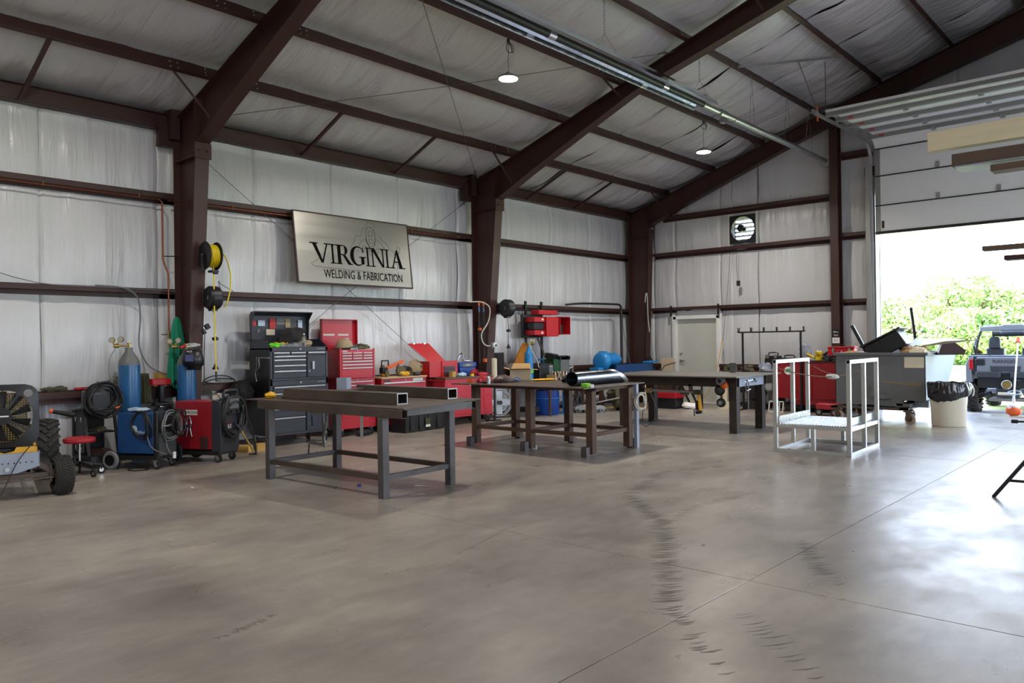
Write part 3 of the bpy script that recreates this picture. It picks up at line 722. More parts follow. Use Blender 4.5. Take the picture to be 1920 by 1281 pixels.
tag(MB().tube([(-11.06, 17.0, .4), (-11.1, 11.5, 4.3)], .003, 4).obj('brace_cable', 'bare_steel'), 'faint brace cable in the last bay beside the corner column', 'cable', 'cross-bracing cables of the frame') if False else None

# wall exhaust fan with louvre slots
ef = thing('exhaust_fan', 'square black wall fan with bright louvre slots high on gable', 'fan', (-8.06, 17.1, 4.11))
m = MB(); s = .33
n = 28; v = []
for k in range(n):
    a = 2*pi*(k+.5)/n; c_, s_ = cos(a), sin(a); q = .33/max(abs(c_), abs(s_)); v += [(c_*.285, 0, s_*.285), (c_*q, 0, s_*q), (c_*.285, .05, s_*.285), (c_*q, .05, s_*q)]
f = []
for k in range(n):
    a, b = 4*k, 4*((k+1) % n); f += [(a, b, b+1, a+1), (a+2, a+3, b+3, b+2), (a, a+2, b+2, b), (a+1, b+1, b+3, a+3)]
m.add(v, f); m.obj('housing', 'black_paint', ef)
m = MB()
for k in range(6): m.cb((0, .16, -.235+k*.095), (.56, .05, .012), (radians(-38), 0, 0))
for q in m.v: pass
for k in range(6): MB().cb((0, .17, -.24+k*.098), (.58, .066, .006), (radians(-35), 0, 0)).obj('louver_blade', 'galv_dull', ef)
m = MB(); m.cyl((-.07, .02, .03), (-.07, .12, .03), .085, n=16); m.cyl((0, .05, 0), (0, .1, 0), .05); m.obj('motor', 'black_paint', ef)
for k in range(0):
    a = 2*pi*k/3+.5; MB().cb((cos(a)*.14, .09, sin(a)*.14), (.2, .01, .07), (0, -a, 0)).obj('blade', 'black_paint', ef)
m = MB()
for R in (.08, .14, .2, .27): m.torus((0, .0, 0), (0, 1, 0), R, .003, 24, 4)
for k in range(4): a = pi*k/4; m.tube([(cos(a)*.28, 0, sin(a)*.28), (-cos(a)*.28, 0, -sin(a)*.28)], .003, 4)
m.obj('wire_guard', 'black_paint', ef)
m = MB(); m.box(-.36, -.33, -.02, .06, -.38, .36); m.obj('trim', 'offwhite_door', ef); MB().box(.33, .36, -.02, .06, -.38, .36).obj('trim', 'offwhite_door', ef)
tag(MB().tube([(-8.17, 17.0, 3.68), (-8.18, 16.99, 3.2), (-8.14, 17.0, 2.90)], .004, 5).box(-8.175, -8.105, 16.98, 17.03, 2.78, 2.9).obj('pendant_cord', 'cable_black'), 'black pendant cord with plug hanging below the gable fan', 'cord')
tag(MB().tube([(-8.32, 17.02, 3.78), (-8.38, 17.0, 3.0), (-8.46, 16.99, 2.2), (-8.53, 16.99, 1.6), (-8.56, 17.0, 1.52)], .005, 5, sub=4).obj('dropping_cord', 'cable_black'), 'black cord dropping from gable fan toward the walk door', 'cord')
tag(MB().tube([(-8.56, 16.98, 1.55), (-8.62, 16.95, 1.1), (-8.74, 16.93, .7), (-8.95, 16.9, .2), (-9.3, 16.6, .012), (-9.7, 15.6, .012), (-10.6, 14.2, .012), (-10.9, 12.8, .012)], .009, 5, sub=5).obj('extension_cord', 'yellow_paint'), 'yellow-orange extension cord hanging beside the walk door and along floor', 'cord')

# copper air line
cu = thing('copper_pipe', 'copper air line clipped under the upper left wall girt', 'pipe', (-11.09, 0, 3.628))
m = MB(); m.tube([(0, 1.9, 0), (0, 4.86, 0)], .011, 8); m.tube([(0, 5.0, 0), (.0, 11.0, -.0)], .011, 8)
m.tube([(.0, 4.86, .0), (.05, 4.87, -.02), (.09, 4.88, -.06)], .012, 8); m.obj('main_run', 'copper', cu)
m = MB(); m.tube([(.09, 4.88, -.05), (.09, 4.88, -.85), (.09, 4.90, -.93), (.09, 4.95, -1.05), (.09, 4.955, -1.12), (.09, 4.955, -1.9)], .013, 8); m.obj('drop_pipe', 'copper', cu)
m = MB(); m.cyl((.09, 4.955, -1.88), (.09, 4.955, -2.12), .02, n=10); m.cyl((.09, 4.93, -1.93), (.09, 4.85, -1.93), .008, n=8); m.obj('valve', 'brass', cu)
for yy in (3.4, 4.6, 6.0, 7.0, 9.6, 10.8): m = MB(); m.torus((0, yy, 0), (0, 1, 0), .014, .004, 10, 5); m.cyl((0, yy, .01), (0, yy, .04), .005, n=6); m.obj('pipe_clip', 'brass', cu)
MB().tube([(.09, 4.88, -.82), (.05, 5.12, -.80)], .008, 6).obj('stay', 'brown_steel', cu)
tag(MB().tube([(-11.05, 2.4, 2.62), (-11.05, 3.3, 2.36), (-11.05, 4.2, 2.34), (-11.05, 5.08, 2.32)], .006, 5, sub=4).obj('wall_cable', 'cable_grey'), 'thin grey cable sagging along the lower left girt', 'cable')
tag(MB().tube([(-11.06, 4.0, 2.36), (-11.04, 4.35, 2.34), (-11.03, 4.53, 2.22), (-11.03, 4.57, 1.95), (-11.03, 4.55, 1.55), (-11.02, 4.66, 1.28), (-11.0, 4.86, 1.15), (-10.98, 5.0, 1.13)], .011, 6, sub=5).obj('wall_hose', 'cable_grey'), 'grey hose hanging in an arc behind the green jacket', 'hose')

# ---- sign
sg = thing('wall_sign', 'large brushed-metal sign reading VIRGINIA WELDING & FABRICATION', 'sign', (-10.93, 8.185, 3.13))
tilt = radians(7.2)
sgi = MB().box(-.0015, .0015, -1.20, 1.20, -.585, .585).obj('face', 'sign_metal', sg); sgi.rotation_euler = (0, -tilt, 0)
m = MB()
for s in (-1, 1): m.box(-.03, .006, s*1.2-.012, s*1.2+.012, -.6, .6); m.box(-.03, .006, -1.2, 1.2, s*.59-.012, s*.59+.012)
fr = m.obj('frame', 'dark_brown', sg); fr.rotation_euler = (0, -tilt, 0)
# lettering of the sign: serif capitals as cut polygons, drawn in (u=y, w=z) on the sign face
def strokes(name, polys, th, mt, parent, x=.002):
    m = MB()
    for p in polys: m.prism(p, 'yz', x, x+th)
    return m.obj(name, mt, parent, smooth=False)
def serif(cx, z, w, h=.012): return [(cx-w/2, z), (cx+w/2, z), (cx+w/2, z+h), (cx-w/2, z+h)]
def arc(cx, cz, rx, rz, a0, a1, t0, t1, n=14):
    P = []; Q = []
    for i in range(n+1):
        a = radians(a0+(a1-a0)*i/n); t = t0+(t1-t0)*sin(pi*i/n)
        P.append((cx+cos(a)*rx, cz+sin(a)*rz)); Q.append((cx+cos(a)*(rx-t), cz+sin(a)*(rz-t*.55)))
    return [[P[i], P[i+1], Q[i+1], Q[i]] for i in range(n)]
def letter(ch, x, z, h, w):
    S = h*.055; T = w*.21; t = w*.07; o = []
    if ch == 'V':
        o = [[(x+.02*w, z+h), (x+.02*w+T, z+h), (x+.62*w, z), (x+.50*w, z)], [(x+.84*w, z+h), (x+.84*w+t, z+h), (x+.60*w, z), (x+.53*w, z+.05*h)], serif(x+.12*w, z+h-S, .46*w, S), serif(x+.87*w, z+h-S, .34*w, S)]
    if ch == 'I':
        o = [[(x+.5*w-T/2, z), (x+.5*w+T/2, z), (x+.5*w+T/2, z+h), (x+.5*w-T/2, z+h)], serif(x+.5*w, z, .62*w, S), serif(x+.5*w, z+h-S, .62*w, S)]
    if ch == 'R':
        o = [[(x+.12*w, z), (x+.12*w+T, z), (x+.12*w+T, z+h), (x+.12*w, z+h)], serif(x+.2*w, z, .42*w, S), serif(x+.2*w, z+h-S, .42*w, S), [(x+.3*w, z+h), (x+.5*w, z+h), (x+.5*w, z+h-S), (x+.3*w, z+h-S)], [(x+.3*w, z+.48*h), (x+.5*w, z+.48*h), (x+.5*w, z+.48*h+S), (x+.3*w, z+.48*h+S)], [(x+.45*w, z+.5*h), (x+.62*w, z+.5*h), (x+1.05*w, z), (x+.82*w, z)], serif(x+.98*w, z, .26*w, S)]
        o += arc(x+.5*w, z+.74*h, .31*w, .26*h, 90, -90, t*.5, T*.95)
    if ch == 'G':
        o = arc(x+.52*w, z+.5*h, .47*w, .52*h, 48, 312, t*.7, T*1.05, 22)
        o += [[(x+.73*w, z+.08*h), (x+.73*w+T*.85, z+.08*h), (x+.73*w+T*.85, z+.44*h), (x+.73*w, z+.44*h)], serif(x+.82*w, z+.42*h, .4*w, S), [(x+.84*w, z+.70*h), (x+.9*w, z+.70*h), (x+.88*w, z+1.0*h), (x+.82*w, z+.86*h)]]
    if ch == 'N':
        o = [[(x+.12*w, z), (x+.12*w+t, z), (x+.12*w+t, z+h), (x+.12*w, z+h)], [(x+.84*w, z), (x+.84*w+t, z), (x+.84*w+t, z+h), (x+.84*w, z+h)], [(x+.06*w, z+h), (x+.06*w+T*1.1, z+h), (x+.84*w+t, z), (x+.84*w+t-T*.6, z)], serif(x+.15*w, z, .3*w, S), serif(x+.87*w, z+h-S, .32*w, S), serif(x+.06*w, z+h-S, .2*w, S)]
    if ch == 'A':
        o = [[(x+.12*w, z), (x+.12*w+t, z), (x+.52*w, z+h*.95), (x+.47*w, z+h)], [(x+.62*w, z), (x+.62*w+T*1.1, z), (x+.55*w, z+h), (x+.43*w, z+h)], [(x+.28*w, z+.33*h), (x+.7*w, z+.33*h), (x+.7*w, z+.33*h+S), (x+.28*w, z+.33*h+S)], serif(x+.15*w, z, .32*w, S), serif(x+.8*w, z, .42*w, S)]
    return o
def on(o): o.rotation_euler = (0, -tilt, 0); return o
px_ = -.90
for ch, w, dz in (('V', .34, .0), ('I', .16, 0), ('R', .29, 0), ('G', .33, 0), ('I', .15, 0), ('N', .31, 0), ('I', .15, 0), ('A', .33, 0)):
    on(strokes('letter', letter(ch, px_, -.245, .335, w*1.02), .004, 'sign_ink', sg)); px_ += w*.98-.01
def lw(s, size, y, z, sx):
    o = words('lettering', s, size, (0, 0, 0), (0, 0, 0), 'sign_ink', sg, .002, sx, 'LEFT', 1.04)
    R = Euler((0, -tilt, 0)).to_matrix().to_4x4(); B = Euler(RX).to_matrix().to_4x4()
    mm = R @ Matrix.Translation((.004, y, z)) @ B @ Matrix.Diagonal((sx, 1, 1, 1)); o.matrix_local = mm
lw('WELDING & FABRICATION', .205, -.70, -.43, .655)
# engraved outline of the state map and of the welder behind the letters
m = MB()
def line(pts, r=.0032): m.tube([(.003, a, b) for a, b in pts], r, 4)
line([(-.93, -.26), (-.80, -.20), (-.72, -.10)]); line([(-.93, -.27), (-.88, -.31), (-.2, -.34), (.05, -.335), (.45, -.36), (.88, -.39), (.9, -.3)])
line([(-.1, .09), (-.03, .16), (.0, .27), (.04, .30), (.1, .27), (.14, .33), (.17, .41), (.23, .46), (.28, .50), (.30, .57), (.36, .52), (.42, .54), (.46, .47), (.40, .49)])
line([(.52, .33), (.60, .24), (.68, .20), (.74, .11), (.84, .05), (.86, -.05), (.94, .02), (.99, .14), (.93, .16), (.86, .02)])
line([(.85, -.1), (.9, -.2), (.88, -.27)])
# hood, shoulders, gloves and torch
line([(.24, .22), (.235, .40), (.29, .46), (.37, .46), (.42, .42), (.44, .25), (.41, .14), (.30, .10), (.24, .22)], .005); line([(.29, .30), (.29, .40), (.38, .40), (.38, .31), (.29, .30)], .004)
line([(.30, .17), (.38, .17), (.38, .25), (.30, .25), (.30, .17)], .004)
line([(.24, .24), (.12, .19), (.06, .10)]); line([(.44, .26), (.55, .20), (.62, .10)]); line([(.42, .2), (.36, .02), (.30, -.05)]); line([(.22, .24), (.34, .0)], .007)
line([(.12, .02), (.14, .10), (.20, .12), (.27, .07), (.30, .0)]); line([(.40, .02), (.46, .10), (.54, .08), (.58, .0)]); line([(.16, .0), (.17, .07)]); line([(.22, .0), (.23, .08)]); line([(.47, .0), (.48, .06)])
on(m.obj('engraved_outline', 'sign_line', sg))

# ---- reels and cords on the nearer column
r = thing('hose_reel', 'open steel reel of yellow air hose high on the nearer column', 'hose reel', (-10.40, 5.28, 2.79))
m = MB()
for s in (-.09, .075): m.lathe((0, s, 0), [(.001, 0), (.19, 0), (.2, .008), (.19, .016), (.001, .016)], 28, 0, (0, 1, 0))
m.cyl((0, -.08, 0), (0, .08, 0), .09, n=20); m.obj('spool', 'black_paint', r)
m = MB(); m.beam((-.24, 0, -.02), (0, -.12, 0), .03, .05); m.beam((0, -.12, 0), (0, -.12, -.2), .02, .04); m.cb((.04, .02, -.22), (.12, .1, .03)); m.cyl((.05, .0, -.21), (.05, .06, -.21), .02); m.cyl((.08, .0, -.24), (.08, .06, -.24), .02); m.box(-.26, -.235, -.1, .1, -.1, .1); m.obj('bracket', 'black_paint', r)
m = MB()
for R in (.10, .118, .136, .154):
    for k in range(6): m.torus((0, -.06+k*.024, 0), (0, 1, .01*k), R, .0095, 24, 6)
m.obj('wound_hose', 'yellow_hose', r)
m = MB(); m.tube([(.06, .01, -.12), (.07, .01, -.3), (.07, .015, -1.0), (.085, .02, -1.62)], .0095, 7, sub=4); m.tube([(.0, .10, .08), (.02, .2, .02), (.03, .27, -.18), (.03, .28, -.4), (.02, .24, -.62), (.0, .19, -.72)], .0095, 7, sub=5)
m.obj('hose_end', 'yellow_hose', r); MB().cyl((.085, .02, -1.62), (.09, .02, -1.76), .015, n=8).obj('coupler', 'black_paint', r)
def cordreel(label, loc, sc, rot, plug):
    r = thing('cord_reel', label, 'cord reel', loc, rot, group='black retractable cord reels'); S = sc
    m = MB(); m.lathe((0, -.09*S, 0), [(.001, 0), (.08*S, -.01), (.15*S, .0), (.175*S, .03*S), (.175*S, .15*S), (.15*S, .18*S), (.08*S, .19*S), (.001, .19*S)], 28, 0, (0, 1, 0)); m.cb((0, 0, -.16*S), (.1*S, .1*S, .07*S)); m.obj('housing', 'black_plastic', r)
    m = MB(); m.box(-.25*S, -.12*S, -.02, .02, -.09, .09); m.box(-.27*S, -.25*S, -.06, .06, -.12, .12); m.obj('bracket', 'black_paint', r)
    MB().box(.02, .024, -.095*S, -.09*S, -.05, .07).obj('label_strip', 'white', r)
    m = MB(); m.tube([(.0, .0, -.18*S), (.01, .02, -.3), (.015, .02, -.45), (.01, .02, -plug)], .0055, 6, sub=4); m.obj('cord', 'cable_black', r)
    m = MB(); m.lathe((.012, .02, -plug*.62), [(.012, -.03), (.045, -.015), (.045, .015), (.012, .03)], 14); m.obj('stop_ball', 'cable_black', r)
    m = MB(); m.cyl((.01, .02, -plug), (.01, .02, -plug-.05), .014, .03, n=8); m.box(-.02, .04, -.012, .05, -plug-.08, -plug-.05); m.obj('plug', 'cable_black', r); return r
cordreel('black round cord reel below the yellow hose reel on nearer column', (-10.44, 5.33, 2.205), .95, 0, .93)
q = cordreel('black round cord reel on the farther column beside red wall boxes', (-10.37, 11.42, 2.21), 1.0, 0, .72)
tag(MB().tube([(-10.5, 5.22, 2.4), (-10.48, 5.2, 2.2), (-10.5, 5.2, 1.8), (-10.48, 5.19, 1.66)], .005, 5, sub=4).tube([(-10.47, 5.22, 1.7), (-10.48, 5.21, 1.4), (-10.49, 5.21, .95), (-10.5, 5.2, .86)], .006, 5, sub=4).cb((-10.46, 5.25, 1.80), (.05, .06, .07), (.5, 0, 0)).cb((-10.46, 5.20, 1.73), (.04, .04, .07), (.6, 0, 0)).obj('extension_cord', 'cable_black'), 'black cord with plug looped on the nearer column behind yellow hose', 'cord')
tag(MB().tube([(-10.4, 5.42, 2.33), (-10.6, 5.5, 2.46), (-10.9, 5.7, 2.44), (-11.1, 6.0, 2.36)], .005, 5, sub=4).obj('short_cord', 'cable_black'), 'short black cord from the nearer cord reel to the girt', 'cord')
# farther column: two air drops, switch box, hose
ad = thing('air_drop', 'pair of dark vertical pipes with orange collars on farther column', 'pipe', (-10.72, 10.98, 0))
for dy in (0, .13):
    MB().cyl((.0, dy, 1.12), (.0, dy, 2.28), .013, n=8).obj('pipe', 'black_paint', ad)
    MB().cyl((.0, dy, 2.26), (.0, dy, 2.35), .022, n=8).obj('collar', 'orange', ad); MB().cyl((.0, dy, 2.14), (.0, dy, 2.25), .018, n=8).obj('sleeve', 'blue_cyl', ad)
MB().cb((.02, 0, 1.80), (.05, .06, .05)).obj('clamp', 'orange', ad); MB().cb((.02, .13, 1.18), (.06, .06, .07)).obj('clamp', 'orange', ad)
tag(MB().tube([(-10.75, 10.75, 2.33), (-10.66, 11.0, 2.33), (-10.6, 11.16, 2.22), (-10.6, 11.12, 1.95), (-10.62, 10.95, 1.72), (-10.62, 10.97, 1.55), (-10.60, 11.06, 1.47), (-10.56, 11.14, 1.47)], .012, 7, sub=5).obj('hose', 'hose_white'), 'cream hose looping across the farther column', 'hose')
sw = thing('switch_box', 'white disconnect box with round dial on the farther column', 'switch', (-10.56, 11.19, 1.475))
MB().box(-.03, .04, -.06, .02, -.06, .06).obj('box', 'grey_case', sw, bev=.004); MB().lathe((.04, .02, 0), [(.001, 0), (.055, 0), (.05, .02), (.03, .03), (.001, .03)], 20, 0, (1, 0, 0)).obj('dial', 'white', sw); MB().cyl((.07, .02, 0), (.08, .02, 0), .025).obj('knob', 'black_plastic', sw)
# ================================================================== THINGS ALONG THE LEFT WALL
def caster(t, x, y, R=.05, z=None, rz=0, mt='black_rubber', plate='galv', w=.03):
    z = R if z is None else z; dx, dy = cos(rz), sin(rz)
    c = MB(); c.cb((x, y, z+R+.03), (.07, .07, .006), (0, 0, rz))
    for s in (-1, 1): c.beam((x-dy*s*(w*.7), y+dx*s*(w*.7), z+R+.03), (x-dy*s*(w*.7)+dx*.02, y+dx*s*(w*.7)+dy*.02, z-.01), .004, R*.9, up=(dx, dy, 0))
    o = c.obj('caster', plate, t); m = MB(); m.wheel((x+dx*.02, y+dy*.02, z), (-dy, dx, 0), R, w, 18); m.obj('wheel', [mt, 'galv_dull'], o); return o
def coil(t, c, nrm, R, r, turns, mt='cable_black', seed=0, spread=.04, el=1.0, name='cable_coil', tails=()):
    q = random.Random(seed); m = MB(); nrm = Vector(nrm).normalized(); tt = Vector((0,0,1)); a = nrm.cross(tt).normalized(); b = Vector((0,0,1)); c = Vector(c)
    for k in range(turns):
        R1 = R*(1+q.uniform(-.16, .16)); o = nrm*q.uniform(-spread, spread)+a*q.uniform(-.02, .02)+b*q.uniform(-.03, .02); ph = q.uniform(0, 6)
        pts = [c+o+a*(R1*cos(i*pi/8))*(1+.06*sin(2*i+ph))+b*(R1*el*sin(i*pi/8))+nrm*.02*sin(i*.8+ph) for i in range(16)]
        m.tube(pts, r, 5, closed=True, sub=2)
    for p in tails: m.tube(p, r, 5, sub=4)
    return m.obj(name, mt, t, kind='stuff') if turns > 4 else m.obj(name, mt, t)
def gauge(t, p, nrm, R=.03):
    g = MB(); g.cyl(Vector(p), Vector(p)-Vector(nrm)*.025, R, n=18); g.cyl(Vector(p)+Vector(nrm)*.001, Vector(p), R*.86, n=18, mi=1); g.obj('gauge', ['brass', 'gauge_face'], t)
# ---- ride-on mower chassis at the left edge
mw = thing('lawn_tractor', 'stripped yellow ride-on mower chassis with grey front plate and turf tyre', 'mower', (-9.15, 2.42, 0), radians(-14))
# local +x = forward (towards the room), +y = its left (photo right)
def tyre_wheel(t, c, R, w, kind, rz=0):
    x, y, z = c; ax = Vector((-sin(rz), cos(rz), 0)); fw = Vector((cos(rz), sin(rz), 0)); C = Vector(c)
    m = MB(); m.lathe(C-ax*w/2, [(R*.52, .01), (R*.62, 0), (R*.86, .004), (R*.97, w*.14), (R, w*.5), (R*.97, w*.86), (R*.86, w-.004), (R*.62, w), (R*.52, w-.01)], 40, 0, ax, cap=False)
    ty = m.obj('tyre', 'tyre', t); tr = MB()
    if kind == 'turf':
        for k in range(46):
            for j in range(5):
                a = 2*pi*(k+.5*(j % 2))/46; u = (j-2)*w*.17; rr = R+.001-(abs(j-2) == 2)*.006
                p = C+ax*u+fw*(cos(a)*rr)+Vector((0,0,1))*(sin(a)*rr); d = fw*(-sin(a))+Vector((0,0,1))*cos(a); n_ = fw*cos(a)+Vector((0,0,1))*sin(a)
                tr.beam(p-ax*w*.065, p+ax*w*.065, .013, .012, up=n_)
    else:
        n_l = 20
        for k in range(n_l):
            for s in (-1, 1):
                pts = []
                for q in range(4):
                    u = .02+.48*q/3; a = 2*pi*(k+(.5 if s > 0 else 0))/n_l+u*.75; rr = R*(1-.10*u*u*4*.6)+.006
                    pts.append(C+ax*(s*u*w)+fw*(cos(a)*rr)+Vector((0,0,1))*(sin(a)*rr))
                for p, q_ in zip(pts, pts[1:]):
                    tr.beam(p, q_, .032*R/.3, .034, up=(p-C))
    tr.obj('tread', 'tyre', ty, kind='stuff', smooth=False)
    h = MB(); h.lathe(C-ax*w*.3, [(.001, .02), (R*.2, .0), (R*.3, .02), (R*.5, .03), (R*.55, 0), (R*.55, w*.6), (R*.5, w*.57), (R*.3, w*.5), (.001, w*.55)], 24, 0, ax); h.obj('rim', 'brass' if kind == 'turf' else 'yellow_paint', ty)
tyre_wheel(mw, (.10, .50, .198), .198, .175, 'turf', radians(10)); tyre_wheel(mw, (.10, -.50, .198), .198, .175, 'turf', radians(10))
tyre_wheel(mw, (-1.35, .44, .33), .33, .24, 'lug'); tyre_wheel(mw, (-1.35, -.55, .33), .33, .24, 'lug')
m = MB(); m.rtube((.12, -.38, .22), (.12, .38, .22), .05, .05); m.beam((.22, -.42, .16), (.22, .42, .20), .014, .014); m.rtube((-1.5, -.2, .3), (.2, -.2, .3), .05, .08); m.rtube((-1.5, .2, .3), (.2, .2, .3), .05, .08)
m.box(-1.45, -1.25, -.45, .45, .26, .4); m.beam((.12, .30, .33), (.12, .44, .22), .03, .05); m.cyl((.12, .40, .14), (.12, .40, .33), .02); m.beam((.12, .2, .30), (.0, .44, .28), .03, .03)
m.cb((.1, .36, .14), (.06, .07, .05)); m.obj('chassis', 'mill_steel', mw)
m = MB(); m.prism([(-.34, .33), (.30, .33), (.30, .47), (-.34, .47)], 'yz', .24, .25); m.prism([(-.34, .30), (-.2, .27), (.1, .27), (.30, .33), (-.34, .33)], 'yz', .24, .25); m.box(.10, .25, .29, .30, .34, .47)
pl = m.obj('front_plate', 'grey_case', mw); pl.data.materials[0] = MT['pale_steel']
for k in range(10): MB().cyl((.2505, -.22+k*.05, .375), (.2515, -.22+k*.05, .375), .008, n=8).obj('bolt_hole', 'black_paint', pl)
m = MB(); m.prism([(-.36, .47), (.26, .47), (.26, .53), (.10, .53), (.08, .49), (.0, .47), (-.05, .49), (-.08, .53), (-.36, .53)], 'yz', .18, .22); m.box(-.4, .2, .25, .28, .45, .52); m.box(-.4, .2, -.38, -.35, .45, .55); m.obj('hood_panel', 'yellow_paint', mw)
m = MB(); m.blob((-.2, 0, .6), (.25, .28, .22), 4, .2); m.box(-.45, .05, -.2, .2, .35, .5); m.obj('engine', 'black_paint', mw)
m = MB(); m.cyl((-.55, .0, .5), (-.75, 0, .98), .02); m.torus((-.76, 0, 1.0), (-.45, 0, 1), .19, .014, 28, 8)
for k in range(3): a = 2*pi*k/3; m.beam((-.75, 0, .98), (-.76+.17*cos(a)*.9, .17*sin(a), 1.0+.07*cos(a)), .02, .01)
m.obj('steering_wheel', 'black_plastic', mw)
m = MB(); m.box(-1.6, -1.0, -.3, .3, .5, .56); m.blob((-1.45, 0, .72), (.12, .26, .2), 2, .1); m.box(-1.0, .1, .3, .42, .28, .3); m.obj('seat', 'black_plastic', mw)
MB().cyl((-.35, .45, .83), (-.33, .66, .78), .022, .03, n=10).obj('side_lever', 'black_plastic', mw); MB().cyl((-.35, .42, .84), (-.35, .45, .83), .024, n=10).obj('lever_collar', 'orange', mw)
m = MB(); m.tube([(.3, .22, .55), (.34, .12, .42), (.33, .06, .3), (.36, -.02, .12), (.4, -.1, .01)], .005, 5, sub=4); m.obj('throttle_cable', 'cable_black', mw)
MB().cyl((.255, .02, .315), (.27, .02, .315), .022, n=14).obj('headlamp', 'chrome', mw)
# black square floor fan standing on the mower's front
bf = thing('square_fan', 'black square radiator fan with round guard propped on yellow mower', 'fan', (-9.00, 2.37, .53), radians(-20))
m = MB(); s = .315; v = []; n = 40
for k in range(n):
    a = 2*pi*(k+.5)/n; c_, s_ = cos(a), sin(a); q = min(s/max(abs(c_), abs(s_)), s*1.24); v += [(0, c_*.275, s_*.275+s), (0, c_*q, s_*q+s), (.06, c_*.265, s_*.265+s), (.045, c_*q, s_*q+s)]
f = []
for k in range(n):
    a, b = 4*k, 4*((k+1) % n); f += [(a, a+1, b+1, b), (a+2, b+2, b+3, a+3), (a, b, b+2, a+2), (a+1, a+3, b+3, b+1)]
m.add(v, f); m.obj('shroud', 'black_plastic', bf)
m = MB()
for k in range(10):
    a = 2*pi*k/10; m.add([(.02, cos(a)*.08, s+sin(a)*.08), (.05, cos(a+.25)*.08, s+sin(a+.25)*.08), (.055, cos(a+.5)*.25, s+sin(a+.5)*.25), (.01, cos(a+.15)*.25, s+sin(a+.15)*.25)], [(0,1,2,3),(3,2,1,0)])
m.obj('fan_blades', 'black_rubber', bf, kind='stuff')
m = MB()
for k in range(4): a = pi/4+k*pi/2+.2; m.beam((.075, 0, s), (.05, cos(a)*.27, s+sin(a)*.27), .02, .012, up=(1,0,0))
m.cyl((.04, 0, s), (.085, 0, s), .085, n=20); m.obj('hub', 'black_plastic', bf); MB().box(.086, .088, -.06, .06, s-.006, s+.008).obj('badge', 'white', bf)
m = MB()
for k in range(25):                         # expanded metal screen behind
    u = -.28+k*.0233
    m.beam((-.03, u, .03), (-.03, u+.0, .60), .004, .005)
    m.beam((-.03, -.28, .03+k*.0233), (-.03, .28, .03+k*.0233), .005, .004)
m.obj('mesh_screen', 'brass', bf, kind='stuff'); MB().cyl((.04, .225, .54), (.06, .225, .54), .04, n=16).obj('cap', 'chrome', bf)
# ---- stool
st = thing('shop_stool', 'low rolling stool with round red padded seat and chrome post', 'stool', (-10.0, 3.42, 0))
MB().lathe((0,0,.40), [(.001, 0), (.165, 0), (.175, .02), (.17, .05), (.14, .06), (.001, .062)], 32).obj('seat', 'pad_red', st)
MB().cyl((0,0,.16), (0,0,.40), .014).obj('post', 'chrome', st)
m = MB()
for k in range(5): a = 2*pi*k/5+.3; m.beam((0,0,.17), (cos(a)*.24, sin(a)*.24, .11), .03, .02)
b = m.obj('base', 'black_paint', st)
for k in range(5): a = 2*pi*k/5+.3; MB().wheel((cos(a)*.24, sin(a)*.24, .045), (-sin(a), cos(a), 0), .045, .03, 16).cyl((cos(a)*.24, sin(a)*.24, .05), (cos(a)*.24, sin(a)*.24, .11), .012).obj('caster', ['black_rubber', 'chrome'], st)
# ---- black welding cart with coiled leads
wc = thing('welding_cart', 'black welding cart with small machine under a big coil of leads', 'cart', (-10.66, 3.86, 0), radians(2))
m = MB(); m.box(-.30, .28, -.19, .19, .10, .16); m.box(-.30, .10, -.17, .17, .43, .45); m.box(-.30, .22, -.17, .17, .70, .72); m.obj('shelves', 'black_paint', wc)
m = MB()
for sy in (-.18, .18): m.beam((.20, sy, .14), (.05, sy, .76), .035, .02, up=(1,0,0)); m.beam((-.28, sy, .12), (-.28, sy, .72), .03, .03); m.beam((-.3, sy, .71), (.28, sy, .78), .03, .02)
m.box(-.29, .02, -.175, -.165, .18, .70); m.box(-.29, -.28, -.17, .17, .16, .72); m.obj('frame', 'black_paint', wc)
for x, z in ((-.22, .6), (-.05, .6), (-.05, .22), (-.22, .24)): MB().cb((x, -.18, z), (.012, .004, .05)).cb((x, -.18, z+.02), (.03, .004, .03)).obj('keyhole', 'offwhite_door', wc)
MB().blob((.0, .0, .47), (.13, .1, .04), 5, .2).obj('glove', 'olive_cloth', wc); MB().cb((.1, .0, .18), (.25, .25, .05), (0, .15, 0)).obj('tray', 'dark_brown', wc)
for x, y in ((-.25, -.16), (-.25, .16), (.22, -.15), (.22, .15)): caster(wc, x, y, .045)
wm = thing('welder', 'small black inverter machine under coiled leads on welding cart', 'welder', (-10.68, 3.86, .725), radians(2))
m = MB(); m.box(-.2, .16, -.11, .11, 0, .24); m.obj('case', 'grey_case', wm, bev=.012); MB().box(.16, .165, -.1, .1, .02, .2).obj('front_panel', 'black_plastic', wm); MB().tube([(-.1, 0, .24), (-.09, 0, .30), (.08, 0, .30), (.1, 0, .24)], .012).obj('handle', 'black_plastic', wm)
coil(wm, (.20, .0, .14), (1, .1, 0), .19, .011, 14, seed=3, spread=.07); MB().cyl((.28, .12, .02), (.28, .17, .04), .012).obj('connector', 'orange', wm)
